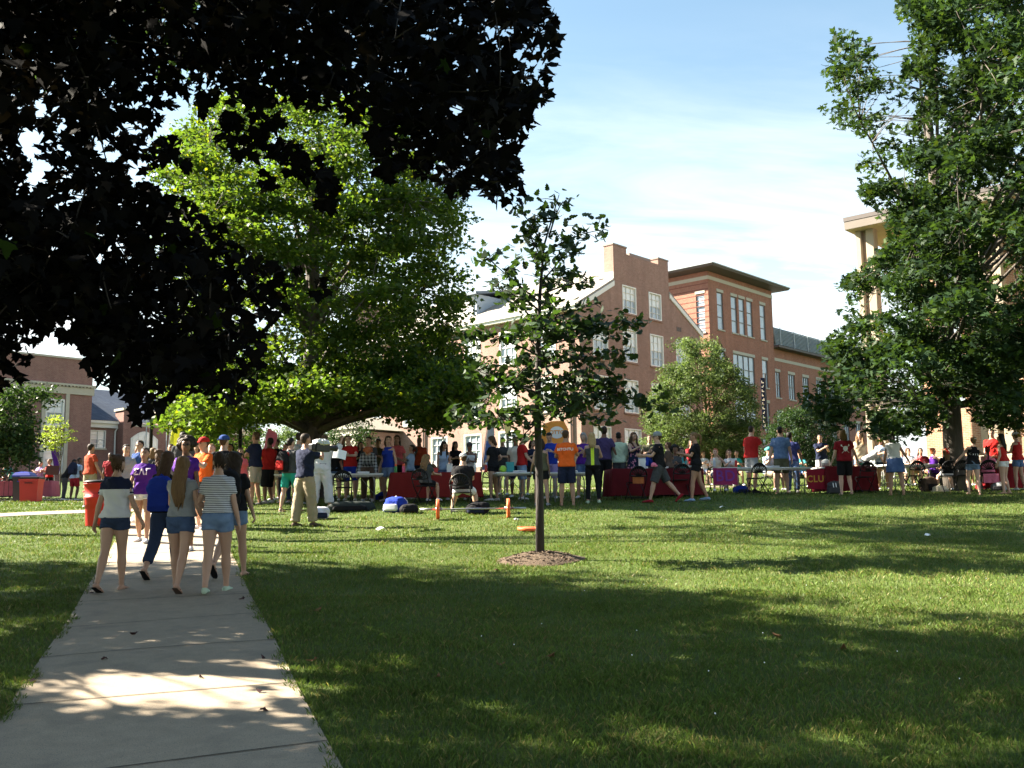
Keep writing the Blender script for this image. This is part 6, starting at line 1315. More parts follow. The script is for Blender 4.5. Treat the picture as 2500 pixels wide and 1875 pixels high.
sign('banner', 'magenta paper banner with purple letters below the long white table', 'banner', 1755, 24.9, -.35, .35, .24, .70, CM_('bmag', (.28, .03, .11)), text='BD', size=.42, tm=mat('purple_letters', (.16, .03, .24), .6), dy=-.52)
# ---------------------------------------------------------------- black folding chairs
def make_chair(label):
    t = empty('folding_chair', (0, 0, 0), 0, label, 'chair', 'black folding chairs')
    mb = MB(); mb.loft([[(x, y, z) for x, y, z in ring(0, .20, .20, .02, 16, 3.4)], [(x*1.0, y, .028) for x, y, z in ring(0, .205, .205, .02, 16, 3.4)]]); mb.xf(Matrix.Translation((0, 0, .435))); mb.build('seat', M_BLK, t, True)
    mb = MB()                                     # fan back: curved top rail, lower rail and spreading slats
    top = [(.225*math.cos(a), -.235-.03*math.sin(a), .62+.235*math.sin(a)) for a in np.linspace(0, math.pi, 13)]
    mb.tube(top, .018, 8)
    mb.tube([(-.225, -.235, .62), (-.1, -.262, .60), (.1, -.262, .60), (.225, -.235, .62)], .016, 8)
    for a in np.linspace(.18, .82, 7)*math.pi: mb.tube([(.05*math.cos(a), -.262, .60), (.21*math.cos(a), -.262, .62+.215*math.sin(a))], .011 if abs(a-1.57) > .3 else .014, 6)
    mb.add([(.225*math.cos(a)*.99, -.24-.03*math.sin(a), .62+.232*math.sin(a)) for a in np.linspace(.22, .78, 7)*math.pi]+[(.19*math.cos(a), -.25, .62+.17*math.sin(a)) for a in np.linspace(.22, .78, 7)*math.pi], [(i, i+1, i+8, i+7) for i in range(6)])
    mb.build('backrest', M_BLK, t, True)
    for sx in (-1, 1):
        mb = MB(); mb.tube([(sx*.225, -.235, .62), (sx*.215, -.16, .44), (sx*.215, .24, -.01)], .013, 7); mb.build('leg', M_BLK, t, True)
        mb = MB(); mb.tube([(sx*.19, .17, .43), (sx*.19, -.26, -.01)], .012, 7); mb.build('leg', M_BLK, t, True)
    mb = MB(); mb.tube([(-.215, .17, .085), (.215, .17, .085)], .009, 6); mb.tube([(-.19, -.20, .055), (.19, -.20, .055)], .009, 6); mb.build('stretcher', M_BLK, t, True)
    return t
chair0 = None
def chair(label, loc, yaw):
    global chair0
    if chair0 is None: c = chair0 = make_chair(label)
    else: c = copy_tree(chair0); c['label'] = label
    c.location = loc; c.rotation_euler = (0, 0, yaw)
CHL = ['dark clothed person at the far left table', 'woman with long curly sandy hair', 'dark haired man behind the red clothed table', 'large man in a black tee', 'person with the round black afro', 'auburn haired woman in dark teal', 'fair girl drinking from a blue cup', 'brown haired girl in white beside the drinking girl', 'man in the greenish beanie', 'person in turquoise behind the long white table', 'red haired woman in a purple dress', 'black tee girl with the red ribbon', 'pink tee girl with the red ribbon', 'small ginger haired girl far behind', 'girl in sunlit white behind the empty chair', 'girl in a coral tee', 'girl in red behind the black tank woman', 'girl in pale blue beyond the tables', 'person in green far behind', 'person in white in the pear tree shade']
for (b, yw, st, lab), short in zip(SEATED, CHL):
    c_ = math.cos(R(yw)); s_ = math.sin(R(yw))
    chair('black folding chair under the '+short, b+Vector((s_*.06, -c_*.06, 0)), R(yw))
for lab, px, d, yw in (('empty black folding chair before the papers table', 838, 22.6, 5), ('empty black folding chair with an orange cloth at the maroon table', 1553, 23.4, 12), ('black folding chair tucked at the maroon table behind the walking pair', 1662, 23.7, 4), ('empty fan backed black chair before the long white table', 1846, 24.4, 14), ('black folding chair behind the ball at the helmet table', 2112, 25.0, 8), ('empty fan backed black chair right of the blue skirt', 2231, 25.0, 10), ('black folding chair beside the black lettered tank', 2352, 25.2, -16), ('black folding chair on the far side of the barbell tables', 1195, 24.5, 170)):
    chair(lab, gpt(px, d), R(yw))
# ---------------------------------------------------------------- bags
def bag(name, label, loc, dims, mt, mt2=None, yaw=0., cat='bag', straps=True, slump=.15, parent=None, stripes=0, seed=0):
    w, dp, h = dims; r_ = np.random.default_rng(seed+int(abs(loc[0]*13))); mb = MB(); rr = []
    for t in (0, .12, .4, .7, .9, 1.):
        k = [.86, 1., 1.02, .95, .78, .45][[0, .12, .4, .7, .9, 1.].index(t)]
        rr.append([(x+slump*w*t*t*.4, y, z) for x, y, z in ring(t*h, w/2*k, dp/2*k, 0, 16, 2.8)])
    mb.loft(rr); V, Fc = fuse(mb, .02, 2); V = wob(V, .02, 22, seed)
    o = empty(name, loc, yaw, label, cat); mesh_obj('body', V, Fc, mt, o, None, True)
    mb = MB(); k0 = -dp/2*1.03
    mb.loft([[(x*.72, k0-.035+abs(0)*0+(.03 if i else 0)*0+y*.10, z) for x, y, z in ring(zz, w/2*kk, .35*dp, 0, 12, 2.8)] for i, (zz, kk) in enumerate(((.08*h, .9), (.2*h, 1.), (.45*h, .95), (.52*h, .8)))]); mb.build('pocket', mt2 or mt, o, True)
    if straps:
        for sx in (-1, 1):
            mb = MB(); mb.tube([(sx*w*.25, dp*.42, h*.9), (sx*w*.34, dp*.62, h*.7), (sx*w*.34, dp*.6, h*.3), (sx*w*.28, dp*.45, h*.06)], .022, 6, flat=((0, 1, 0), .4)); mb.build('strap', mt2 or mt, o, True)
    mb = MB(); mb.tube([(-.05, dp*.1, h*.93), (0, dp*.1, h*1.05), (.05, dp*.1, h*.93)], .01, 6); mb.build('handle', mt2 or mt, o, True)
    for i in range(stripes):
        mb = MB(); x = w*(.05+.16*i); mb.tube([(x, -dp*.56, h*.1), (x-.03, -dp*.58, h*.45), (x-.05, -dp*.42, h*.86)], .013, 6); mb.build('stripe', M_PRINT, o, True)
    return o
def worn(P, name, label, mt, mt2, dims=(.31, .17, .46), z=1.0, y=-.20, seed=0):
    p = P['rigid']((0, y, z)); w = P['world'](p); return bag(name, label, w, dims, mt, mt2, P['yaw'], 'backpack', True, 0, seed=seed)
M_BB = cloth_mat('black'); M_BN = cloth_mat('navy'); M_BR = cloth_mat('red'); M_BRO = cloth_mat('royal'); M_BG = mat('dark_green_canvas', (.02, .028, .024), .8, .2)
worn(pw5, 'backpack', 'black backpack on the curly haired woman on the path', M_BB, M_BN, z=.98, y=-.215)
worn(pw2, 'drawstring_bag', 'royal blue drawstring bag on the back of the woman in rolled jeans', M_BRO, M_BRO, (.36, .10, .44), z=.92, y=-.20)
worn(pbk, 'backpack', 'black backpack with red trim on the man in teal shorts', M_BB, M_BR, (.31, .18, .50), z=.93, y=-.225)
bag('backpack', 'navy backpack worn by the man in pale blue at the far tables', gp(174, 38.7)+Vector((0, 0, 1.05)), (.34, .2, .48), M_BN, M_BN, 0, 'backpack')
bag('duffel_bag', 'long dark green duffel bag lying before the papers table', gp(856, 22.5), (1.1, .4, .24), M_BG, M_BB, R(6), 'bag', False)
bag('sports_bag', 'small white and navy bag on the grass behind the cameraman', gp(778, 20.8), (.42, .36, .26), mat('bag_white', (.5, .5, .56), .7, .3), M_BN, R(20), 'bag')
bag('backpack', 'bright blue backpack lying on the grass below the blue blouse', gp(965, 21.9), (.5, .4, .34), M_BRO, mat('bag_pale', (.6, .62, .66), .7), R(-20), 'backpack')
bag('backpack', 'black bag slumped beside the blue backpack', gp(998, 21.7), (.42, .36, .2), M_BB, M_BB, R(12), 'backpack', seed=2)
bag('backpack', 'dark bag pile beside the large seated man', gp(1166, 21.4), (.5, .4, .27), M_BB, M_BN, R(-8), 'backpack', seed=3)
bag('backpack', 'grey backpack with white stripes leaning by the maroon crested tee', gpt(2038, 25.0), (.44, .3, .36), cloth_mat('dgrey'), cloth_mat('dgrey'), R(-20), 'backpack', stripes=2)
bag('backpack', 'brown grey backpack under the table next to the empty chair', gpt(2268, 25.1), (.46, .34, .42), cloth_mat('brown'), M_BB, R(14), 'backpack', seed=4)
bag('tote_bag', 'cream tote bag collapsed on the grass under the table edge', gpt(2294, 24.9), (.42, .3, .18), cloth_mat('cream'), cloth_mat('cream'), R(30), 'bag', seed=5)
bag('backpack', 'grey bag on the grass behind the pink tee girl', gpt(2440, 25.3), (.42, .3, .26), cloth_mat('grey'), M_BB, R(-30), 'backpack', seed=6)
bag('tote_bag', 'vivid blue tote carried by the striding man', Vector(at(1584, 1122, pwk['d']-.05))-Vector((0, 0, .17)), (.34, .10, .30), M_BRO, M_BRO, R(60), 'bag', False, seed=7)
bag('pouch', 'small pink pouch under the blue tote', Vector(at(1596, 1134, pwk['d']-.2))-Vector((0, 0, .06)), (.14, .08, .10), cloth_mat('pink'), cloth_mat('pink'), R(40), 'pouch', False, seed=8)
bag('bag', 'deep blue bag on the grass under the long white table', gpt(1808, 25.6), (.40, .3, .22), M_BRO, M_BN, R(10), 'bag', seed=9)
bag('bag', 'bright blue cooler bag beside the curly haired seated woman', gpt(936, 24.6), (.40, .3, .22), M_BRO, M_BN, R(10), 'bag', seed=10)
# ---------------------------------------------------------------- barbell on the grass
M_ORG = mat('orange_rubber', (.80, .13, .045), .5, .08, 6); M_CHROME = mat('dull_steel', (.30, .30, .31), .35, .1, metal=.8)
e0, e1 = gp(1026, 20.25), gp(1285, 20.36); bc = (e0+e1)/2; bl = (e1-e0).length; byaw = math.atan2(e1.y-e0.y, e1.x-e0.x)
def plate_mb(r0=.205, w=.065):
    mb = MB(); pr = ((.03, -w/2), (r0*.55, -w/2), (r0*.6, -w/2+.012), (r0*.8, -w/2+.012), (r0*.86, -w/2), (r0*.97, -w/2), (r0, -w/2+.012), (r0, w/2-.012), (r0*.97, w/2), (r0*.86, w/2), (r0*.8, w/2-.012), (r0*.6, w/2-.012), (r0*.55, w/2), (.03, w/2)); mb.lathe(pr, n=36); return mb
bb = empty('barbell', bc, byaw, 'steel barbell with two upright orange plates on the sunlit grass', 'barbell')
mb = MB(); mb.tube([(-bl/2, 0, .205), (bl/2, 0, .205)], .015, 10)
for sx in (-1, 1): mb.tube([(sx*bl/2, 0, .205), (sx*(bl/2-.42), 0, .205)], .025, 12); mb.tube([(sx*(bl/2-.42), 0, .205), (sx*(bl/2-.45), 0, .205)], .038, 12)
mb.build('bar', M_CHROME, bb, True)
for px_ in (1069, 1241):
    x = (px_-1026)/(1285-1026)*bl-bl/2; mb = plate_mb(); mb.xf(Matrix.Translation((x, 0, .205)) @ Matrix.Rotation(math.pi/2, 4, 'Y')); p_ = mb.build('plate', M_ORG, bb, True)
    mb = MB(); mb.tube([(x-.05, 0, .205), (x+.05, 0, .205)], .04, 14); mb.build('hub', M_CHROME, p_, True)
lp_ = plate_mb(.20, .05).build('weight_plate', M_ORG, None, True); lp_.location = gp(1290, 17.75)+Vector((0, 0, .045)); lp_.rotation_euler = (R(4), R(3), 0); tag(lp_, 'loose orange weight plate lying flat behind the young oak trunk', 'weight plate')
cl_ = MB(); cl_.tube([(-.03, 0, .02), (0, .02, .05), (.03, 0, .02), (.02, -.03, .03), (-.03, -.02, .02)], .012, 7); cl_.ball((.05, 0, .02), .02); o = cl_.build('bar_collar', M_STEEL, None, True); o.location = gp(1259, 19.6); tag(o, 'small steel bar collar lying near the right plate', 'collar')
# ---------------------------------------------------------------- video camera
v0 = Vector(at(786, 1093, 18.75)); vc = empty('video_camera', v0, R(-38), 'shoulder video camera in a crumpled clear rain cover held by the cameraman', 'camera')
M_CAMB = mat('camera_black', (.02, .02, .022), .4, .1)
mb = MB(); mb.bbox(-.07, .07, -.20, .16, -.08, .09, .02); mb.build('body', M_CAMB, vc)
mb = MB(); mb.xf(Matrix()); mb.lathe([(.045, 0), (.05, .02), (.05, .12), (.062, .13), (.062, .2), (.05, .2)], n=16); mb.xf(Matrix.Translation((0, .158, 0)) @ Matrix.Rotation(-math.pi/2, 4, 'X')); mb.build('lens', M_CAMB, vc, True)
mb = MB(); mb.tube([(0, -.12, .09), (0, -.10, .15), (0, .08, .15), (0, .12, .09)], .016, 8); mb.build('handle', M_CAMB, vc, True)
mb = MB(); mb.tube([(-.07, .06, .05), (-.14, .05, .06), (-.15, -.06, .06)], .025, 8); mb.build('viewfinder', M_CAMB, vc, True)
mb = MB(); mb.bbox(-.06, .06, -.29, -.203, -.06, .06, .015); mb.build('battery', M_CAMB, vc)
mb = MB(); mb.ball((0, -.02, .10), (.12, .19, .075), 14, 10); V, Fc = fuse(mb, .015, 1); mesh_obj('rain_cover', wob(V, .03, 60, 3), Fc, mat('clear_cover', (.55, .56, .55), .15, .3, 20, .6, 60, spec=.8), vc, None, True)
# martial artist's belt and the paper sheets
s_ = pgi['s']; mb = MB(); mb.loft([[pgi['rigid'](p) for p in ring(z, .192, .152, -.005, 20)] for z in (1.0, 1.005, 1.045, 1.05)])
for sx in (-1, 1): mb.tube([pgi['rigid']((sx*.01, .16, 1.02)), pgi['rigid']((sx*.05, .18, .9)), pgi['rigid']((sx*.06, .18, .8))], .022, 6)
mb.build('belt', cloth_mat('black'), pgi['root'], True)
def sheet(name, label, cat, c, w, h, rot_, mt, curl=.03):
    V = []; n = 6
    for i in range(n+1):
        for j in range(2): V.append((w*(i/n-.5), h*(j-.5), curl*math.sin(i/n*math.pi)))
    V2 = [(x, y, z-.003) for x, y, z in V]; N = len(V); Fc = []
    for i in range(n): a = 2*i; Fc += [(a, a+2, a+3, a+1), (N+a, N+a+1, N+a+3, N+a+2)]
    o = mesh_obj(name, V+V2, Fc, mt, None, None, True); o.location = c; o.rotation_euler = rot_; return tag(o, label, cat)
M_PAPER = mat('paper', (.78, .78, .76), .7, .03)
sheet('paper_sheet', 'white paper sheet raised by the martial artist', 'paper', at(829, 1110, 20.9), .28, .22, (R(60), R(10), R(10)), M_PAPER)
sheet('litter', 'crumpled white paper on the sunny grass right of the cameraman', 'litter', gp(933, 18.3)+Vector((0, 0, .04)), .20, .14, (R(8), R(6), R(30)), M_PAPER, .05)
sheet('litter', 'scrap of white paper on the grass behind the walking pair', 'litter', gp(1765, 22.2)+Vector((0, 0, .04)), .14, .08, (R(5), 0, R(10)), M_PAPER, .03)
sheet('litter', 'pale scrap of paper on the lawn far right', 'litter', gp(2265, 16.2)+Vector((0, 0, .04)), .10, .07, (R(10), 0, R(50)), M_PAPER, .03)
sheet('folder', 'brown folder held by the woman in red at the far left', 'folder', at(128, 1148, 43.0), .55, .42, (R(75), 0, R(10)), cloth_mat('brown'), .0)
# ---------------------------------------------------------------- things on the tables
def on(px, d, dx=0, h=.76): b = gpt(px, d); return Vector((b.x+dx, b.y, b.z+h))
def lathe_obj(name, label, cat, loc, prof, mt, cap=None, capm=None, n=14):
    mb = MB(); mb.lathe(prof, n=n); o = mb.build(name, mt, None, True); o.location = loc; tag(o, label, cat)
    if cap: mb = MB(); mb.lathe(cap, n=n); mb.build('lid', capm, o, True)
    return o
BOT = ((.034, 0), (.037, .01), (.037, .15), (.03, .18)); LID = ((.026, .181), (.028, .19), (.028, .225), (.018, .235))
lathe_obj('bottle', 'green water bottle with an orange lid on the left end of the red clothed table', 'bottle', on(966, 23.1), BOT, mat('bottle_green', (.06, .28, .09), .3), LID, M_ORG)
lathe_obj('bottle', 'pink water bottle with an orange lid beside the green one', 'bottle', on(985, 23.1), BOT, mat('bottle_pink', (.70, .10, .20), .3), LID, M_ORG)
for i, (px, d, lab, c) in enumerate(((1187, 23.3, 'red bottle by the black tee woman', (.45, .04, .04)), (1160, 23.3, 'small white bottle before the seated man', (.7, .7, .7)), (1747, 25.0, 'clear drink bottle on the long white table', (.5, .55, .62)), (1800, 25.1, 'red drink bottle on the long white table', (.5, .03, .03)), (1581, 24.2, 'white bottle on the maroon table behind the tote', (.7, .7, .72)))):
    lathe_obj('bottle', lab, 'bottle', on(px, d), BOT, mat('bottle%d' % i, c, .3), LID, M_PAPER)
def boxo(name, label, cat, loc, w, d, h, mt, yaw=0., lidm=None):
    o = empty(name, loc, yaw, label, cat); mb = MB(); mb.bbox(-w/2, w/2, -d/2, d/2, 0, h, .006); mb.build('body', mt, o)
    mb = MB(); mb.bbox(-w/2-.006, w/2+.006, -d/2-.006, d/2+.006, h+.001, h+.03, .006); mb.build('lid', lidm or mt, o); return o
boxo('box', 'teal display box on the short table by the red tee', 'box', on(1246, 23.6), .19, .16, .22, mat('teal_card', (.05, .30, .33), .5), R(10))
boxo('box', 'white carton on the maroon table behind the blue tote', 'box', on(1572, 24.4), .20, .16, .28, M_PAPER, R(8), cloth_mat('lblue'))
boxo('box', 'grey cool box behind the white helmet', 'box', on(2012, 26.6), .34, .24, .17, mat('grey_plastic', (.42, .44, .46), .5), R(8), M_STEEL)
boxo('box', 'red box on the table by the seated curly haired woman', 'box', on(1058, 23.1), .2, .14, .08, mat('red_card', (.5, .04, .04), .5), R(20))
boxo('cup_box', 'white patterned tumbler box beside the black lettered tank', 'box', on(2360, 26.), .12, .12, .2, mat('pattern_card', (.5, .42, .52), .5, .5, 40), R(10))
boxo('box', 'white tin on the table behind the large seated man', 'box', on(1098, 23.2), .14, .12, .18, mat('white_tin', (.6, .62, .64), .4), 0)
lathe_obj('cup', 'white cup in the hand of the bright red tee man', 'cup', Vector(at(1866, 1078, TD(1866, 25.6)))-Vector((0, 0, .05)), ((.03, 0), (.036, .1), (.034, .1), (.028, .01)), M_PAPER)
lathe_obj('cup', 'white cup on the red clothed table at the edge', 'cup', on(2492, 26.1), ((.04, 0), (.05, .13), (.047, .13), (.038, .01)), M_PAPER)
def ball(name, label, loc, r, mts, pat=None):
    mb = MB(); mb.ball((0, 0, r), r, 20, 14); mi = [0]*len(mb.f)
    for i, f in enumerate(mb.f):
        c = np.mean([mb.v[k] for k in f], 0)-np.array([0, 0, r]); q = math.sin(c[0]/r*3+c[2]/r*4)+math.sin(c[1]/r*4-c[2]/r*2); mi[i] = 0 if q > .3 else (1 if q > -.5 else 2 % len(mts))
    o = mesh_obj(name, mb.v, mb.f, mts, None, mi, True); o.location = loc; return tag(o, label, 'ball')
ball('volleyball', 'red white and green ball on the helmet table', on(2105, 25.4, 0, .755), .105, [M_PAPER, cloth_mat('red'), mat('ballgreen', (.03, .25, .14), .5)])
ball('ball', 'lime green ball beside the teal box', on(1229, 23.4, 0, .745), .09, [mat('lime', (.35, .60, .06), .5), mat('lime2', (.30, .52, .06), .5), mat('lime', (.35, .60, .06), .5)])
def helmet(label, loc, mt, yaw=0.):
    o = empty('helmet', loc, yaw, label, 'helmet'); mb = MB(); mb.lathe([(.115, .02), (.128, .06), (.125, .13), (.10, .19), (.05, .225), (.01, .232)], n=18, sy=1.18); mb.build('shell', mt, o, True)
    mb = MB()
    for z in (.03, .07, .11): mb.tube([(.11, .05, z), (.09, .17, z-.01), (0, .21, z-.015), (-.09, .17, z-.01), (-.11, .05, z)], .007, 6)
    mb.tube([(0, .21, .0), (0, .212, .12)], .007, 6); mb.build('face_guard', M_BLK, o, True)
helmet('white lacrosse helmet on the table beside the grey cool box', on(2020, 25.6), mat('helmet_white', (.62, .60, .56), .35), R(150))
helmet('dark red helmet on the bare folding table by the empty chair', on(2262, 26.0), cloth_mat('maroon'), R(190))
helmet('silver helmet held by the white jersey man', Vector(at(1135, 1122, TD(1135, 24.2)))-Vector((0, 0, .12)), mat('helmet_silver', (.42, .42, .44), .3, metal=.4), R(200))
for i, (px, d, lab) in enumerate(((840, 23.4, 'flat papers on the left table'), (885, 23.5, 'second stack of flat papers on the left table'), (1120, 23.3, 'papers on the red clothed table'), (1270, 23.5, 'flyers on the short table'), (1400, 23.8, 'flyers on the pale table behind the orange tee'), (1620, 24.3, 'papers on the maroon table'), (1890, 25.2, 'papers on the long white table'), (1700, 24.6, 'papers at the right end of the maroon table'), (2190, 26, 'papers in front of the blue skirt'))):
    boxo('papers', lab, 'papers', on(px, d, 0, .757), .30, .22, .012, M_PAPER if i % 3 else cloth_mat('lilac'), R(20*i), M_PAPER)
# orange cloth over a chair back
sign('cloth', 'orange cloth hung on the seat of the chair at the maroon table', 'cloth', 1553, 23.4, -.16, .14, .42, .62, mat('orange_cloth', (.50, .16, .05), .8), yaw=R(12), dy=-.24)
sign('cloth', 'pink jacket hanging from the chair of the pink tee girl', 'jacket', 2420, 25.5, -.2, .2, .22, .48, cloth_mat('pink'), yaw=R(-20), dy=-.26)
# ---------------------------------------------------------------- bins
def bin_round(label, loc, r, h, mt, lidm):
    o = empty('rubbish_bin', loc, 0, label, 'bin'); mb = MB(); mb.lathe([(r*.80, 0), (r*.84, .02), (r*.93, h*.62), (r*1.0, h*.64), (r*1.0, h*.68), (r*.95, h*.69), (r, h*.95), (r*1.06, h*.955), (r*1.06, h), (r*.97, h), (r*.9, h*.4), (r*.3, h*.35)], n=24); mb.build('barrel', mt, o, True)
    mb = MB(); mb.lathe([(r*1.08, h+.003), (r*1.08, h+.03), (r*.8, h+.055), (r*.72, h+.05), (r*.7, h+.004)], n=24); mb.build('rim', lidm, o, True)
    for sx in (-1, 1): mb = MB(); mb.tube([(sx*r*.98, -.06, h*.8), (sx*(r*1.12), -.03, h*.8), (sx*(r*1.12), .03, h*.8), (sx*r*.98, .06, h*.8)], .014, 6); mb.build('handle', mt, o, True)
    return o
M_REDP = mat('red_plastic', (.52, .03, .025), .45, .08, 4)
bin_round('tall red barrel bin with black rim behind the raglan tee woman', gp(240, 19.7), .29, .86, M_REDP, M_BLK)
def bin_sq(label, loc, w, h, mt, lidm, yaw=0., dome=False):
    o = empty('rubbish_bin', loc, yaw, label, 'bin'); mb = MB(); q = lambda k, z: [(x*k, y*k, z) for x, y in ((-w/2, -w/2), (w/2, -w/2), (w/2, w/2), (-w/2, w/2))]
    mb.loft([q(.86, 0), q(.97, h*.9), q(1.03, h*.9), q(1.03, h)]); mb.build('body', mt, o)
    mb = MB(); mb.loft([q(1.06, h+.003), q(1.06, h+.06), q(.8, h+.17 if dome else h+.08), q(.3, h+.2 if dome else h+.085)]); mb.build('lid', lidm, o)
    mb = MB(); mb.box(-w*.2, w*.2, -w*.55, -w*.5, h*.8, h*.84); mb.build('handle', lidm, o); return o
bin_sq('square red bin beside the black one at the far left', gp(75, 35.6), .66, .82, M_REDP, M_BLK, R(8))
bin_sq('black bin with a vivid blue lid at the far left', gp(57, 36.6), .62, .92, mat('black_plastic', (.015, .015, .017), .5), mat('blue_lid', (.02, .035, .28), .45), R(4), True)
# black crowd barrier
b_ = gp(8, 38.0); br_ = empty('barrier', b_, R(5), 'black metal barrier by the bins at the far left edge', 'barrier'); mb = MB(); mb.tube([(-1, 0, .1), (-1, 0, 1.15), (.7, 0, 1.15), (.7, 0, .1)], .025, 7); mb.tube([(-1, 0, .2), (.7, 0, .2)], .02, 6); mb.build('frame', M_BLK, br_, True)
mb = MB()
for x in np.arange(-.85, .7, .17): mb.tube([(x, 0, .2), (x, 0, 1.14)], .009, 5)
mb.build('bars', M_BLK, br_, True)
for x in (-.85, .55): mb = MB(); mb.box(x-.03, x+.03, -.3, .3, 0, .04); mb.box(x-.02, x+.02, -.02, .02, .04, .2); mb.build('foot', M_BLK, br_)
# ---------------------------------------------------------------- lamp posts
def lamp(label, px, d, h, s=1., arm=False):
    b = gp(px, d); o = empty('street_lamp', b, 0, label, 'street lamp', 'old style lamp posts'); mb = MB()
    mb.lathe([(.16*s, -.1), (.16*s, .12), (.11*s, .2), (.11*s, .5), (.075*s, .6), (.058*s, 1.2), (.05*s, h-.15), (.08*s, h-.1), (.05*s, h-.04), (.11*s, h)], n=12); mb.tube([(-.3*s, 0, h-.45), (.3*s, 0, h-.45)], .02*s, 6); mb.build('post', M_BLK, o, True)
    mb = MB(); g = lambda k, z: [(k*math.cos(a), k*math.sin(a), z) for a in [math.pi/4+math.pi/2*j for j in range(4)]]
    mb.loft([g(.15*s, h+.02), g(.25*s, h+.44*s)]); l_ = mb.build('lantern', mat('lantern_glass', (.55, .44, .24), .25, .1, 2, spec=.6), o)
    mb = MB()
    for a in [math.pi/4+math.pi/2*j for j in range(4)]: mb.tube([(.155*s*math.cos(a), .155*s*math.sin(a), h+.01), (.255*s*math.cos(a), .255*s*math.sin(a), h+.45*s)], .014*s, 5)
    mb.loft([g(.29*s, h+.443*s), g(.29*s, h+.47*s), g(.12*s, h+.62*s), g(.03*s, h+.66*s)]); mb.ball((0, 0, h+.70*s), .035*s, 8, 6); mb.build('lantern_frame', M_BLK, l_)
    return o
lamp('black lamp post with lit looking cream lantern in front of the green maple', 583, 28.5, 3.35)
lamp('black lamp post with its lantern hidden by the dark maple, left of the yellow flag', 363, 30, 3.6)
lamp('small distant lantern on a post before the hall windows', 1241, 50, 2.35)
lamp('distant dark lamp post at the far left behind the locust', 69, 56, 2.6, .9)
# ---------------------------------------------------------------- flags
def feather(name, label, px, d, h, lean, w, mt, m2=None, cat='flag', z0=.7):
    b = gp(px, d); o = empty(name, b, 0, label, cat); mb = MB()
    pole = [Vector((lean*(t**1.5), 0, h*t)) for t in np.linspace(0, 1, 12)]; mb.tube(pole, [.018*(1-.5*t) for t in np.linspace(0, 1, 12)], 6); mb.build('pole', M_STEEL, o, True)
    V = []; n = 14
    for f in (0, .006):
        for i in range(n+1):
            t = z0/h+(1-z0/h)*i/n; p = Vector((lean*(t**1.5), 0, h*t)); ww = w*min(1, .55+.6*math.sin(math.pi*min(1, (i/n)*.92+.08)))*(1 if i < n-1 else .55)
            for j in range(4): V.append((p.x+.02+ww*j/3, f+.03*math.sin(j*1.4+i*.5), p.z-.12*ww*j/3))
    N = 4*(n+1); Fc = []; mi = []
    for i in range(n):
        for j in range(3): a = i*4+j; Fc += [(a, a+1, a+5, a+4), (N+a, N+a+4, N+a+5, N+a+1)]; mi += [0 if i < n*.55 or m2 is None else 1]*2
    mesh_obj('banner', V, Fc, [mt, m2 or mt], o, mi, True); return o
M_YEL = leaf_mat('yellow_banner', (.80, .80, .14), .4, .6); M_BLUF = leaf_mat('blue_banner', (.20, .33, .72), .4, .6); M_WHF = leaf_mat('white_banner', (.72, .74, .80), .4, .6)
for m_ in (M_YEL, M_BLUF, M_WHF):
    for n_ in [n for n in m_.node_tree.nodes if n.type == 'ATTRIBUTE']:
        v = m_.node_tree.nodes.new('ShaderNodeRGB'); v.outputs[0].default_value = (1, 1, 1, 1)
        for l in list(n_.outputs['Color'].links): m_.node_tree.links.new(v.outputs[0], l.to_socket)
feather('feather_flag', 'tall bright yellow feather flag leaning right beyond the path group', 391, 27.5, 2.75, .38, .28, M_YEL)
feather('feather_flag', 'white and blue feather flag before the hall windows', 1172, 29, 2.3, .28, .22, M_BLUF, M_WHF, z0=.8)
feather('flag', 'purple flag hanging slack behind the small locust', 134, 47.5, 2.6, -.4, .34, cloth_mat('purple'), z0=1.0)
feather('flag', 'slim teal flag by the trees behind the red cap', 486, 29, 2.35, .05, .12, cloth_mat('teal'), z0=1.8)
feather('flag', 'pink flag leaning behind the sunglasses man', 622, 26.8, 2.05, .3, .3, cloth_mat('pink'), z0=1.5)
def rrect(x0, x1, z0, z1, y, t, b=.05):
    mb = MB(); pts = [(x0+b, z0), (x1-b, z0), (x1, z0+b), (x1, z1-b*3), (x1-b*2, z1), (x0+b*3, z1), (x0, z1-b), (x0, z0+b)]
    mb.loft([[(x, y, z) for x, z in pts], [(x, y+t, z) for x, z in pts]]); return mb
b_ = gp(1352, 27.2); ob_ = empty('banner_stand', b_, 0, 'orange pop up banner with a white oval, behind the royal blue tee', 'banner')
mb = rrect(-.42, .30, 1.0, 2.12, 0, .02, .08); V = [(x+(z-1)*.16, y, z) for x, y, z in mb.v]; mesh_obj('panel', V, mb.f, mat('orange_vinyl', (.78, .30, .05), .6, .06), ob_)
mb = MB(); disc_ = [(.12+.20*math.cos(a), -.012, 1.80+.17*math.sin(a)) for a in np.linspace(0, 2*math.pi, 25)[:-1]]; mb.add(disc_, [tuple(range(24))]); mb.build('oval', M_PAPER, ob_)
tv, tf = text_mesh('OTTO', .15, 0, 1., 0, .004); mesh_obj('lettering', [(a+.12, -.022, c+1.80) for a, c, _ in tv], tf, mat('orange_vinyl', (.78, .30, .05), .6, .06), ob_)
mb = MB(); mb.tube([(0, .04, 0), (0, .04, 1.6)], .02, 6); mb.box(-.3, .3, -.15, .2, -.02, .03); mb.build('stand', M_STEEL, ob_)
b_ = gp(1871, 62); vb = empty('pole_banner', b_, R(10), 'dark vertical banner with white marks before the red tower', 'banner')
mb = MB(); mb.tube([(.2, 0, 0), (.2, 0, 6.2)], .05, 6); mb.build('post', M_BLK, vb, True)
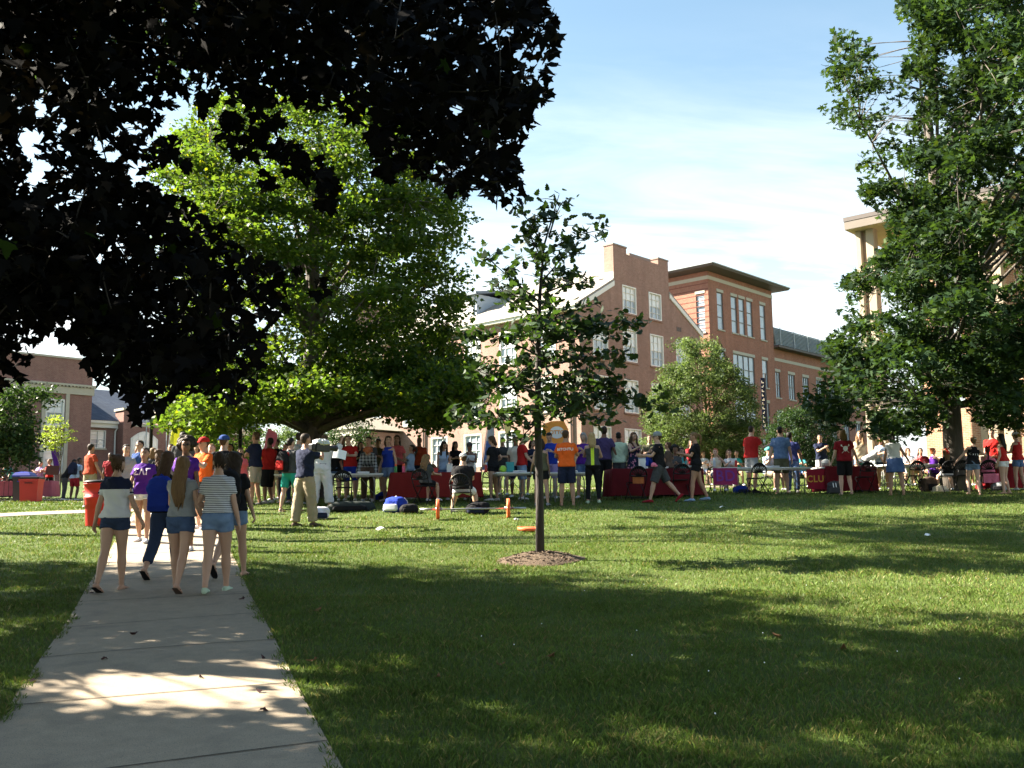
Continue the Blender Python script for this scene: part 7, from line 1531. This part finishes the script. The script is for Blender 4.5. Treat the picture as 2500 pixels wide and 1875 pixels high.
mb = MB(); mb.box(-.12, .15, -.01, .01, 2.6, 5.9); pn_ = mb.build('panel', M_BN, vb)
mb = MB()
for k in range(11): z = 2.75+k*.28; mb.box(-.07, .09-.05*(k % 2), -.016, -.011, z, z+.07); mb.box(-.07+.09*(k % 3 == 0), -.02+.09*(k % 3 == 0), -.016, -.011, z+.071, z+.17)
mb.build('white_marks', M_PAPER, pn_)
# ---------------------------------------------------------------- fallen leaves and clover heads
M_DRY = mat('dry_leaf', (.17, .085, .04), .8, .3, 30); M_DRYP = mat('dry_leaf_purple', (.05, .022, .022), .8, .3, 30)
def dryleaf(px, py, mt, s=.075, label='dry curled brown leaf lying on the grass', group='fallen leaves on the grass'):
    p = gint(px, py); V = leaves(np.zeros((1, 3)), s, LEAF_MAPLE, .1, .5, fold=.5, bend=.8)[0]; o = mesh_obj('fallen_leaf', V, [tuple(range(16))], mt); o.location = (p[0], p[1], p[2]+.03*(s/.075)); return tag(o, label, 'leaf', group)
for q in ((1222, 1630), (1213, 1397), (1568, 1333), (775, 1497), (1070, 1660), (1660, 1250+0), (1900, 1560), (2060, 1590), (762, 1619), (1345, 1610)): dryleaf(*q, M_DRY)
for q in ((327, 1553), (643, 1612), (75, 1671), (634, 1696), (645, 1742), (490, 1660), (255, 1615), (590, 1466), (225, 1452)): dryleaf(*q, M_DRYP, .065, 'dark dry maple leaf lying on the concrete walk', 'fallen leaves on the walk')
nC = 36; cx_ = rng.uniform(-1, 8, nC); cy_ = rng.uniform(5.5, 13, nC); kk = ~in_path(cx_, cy_); cx_, cy_ = cx_[kk], cy_[kk]
ca = np.linspace(0, 2*np.pi, 7)[:-1]; CV = np.stack([np.stack([cx_+.0055*np.cos(a), cy_+.003*np.sin(a), gz(cx_, cy_)+.04+.005*np.sin(a)], -1) for a in ca], 1)
tag(np_mesh('clover_flowers', CV.reshape(-1, 3), 6, M_PAPER), 'scattered white clover heads', None, None, 'stuff')
bpy.data.scenes.remove(_tmp_scene)
bpy.context.view_layer.update()
print('PSTAT', PSTAT)
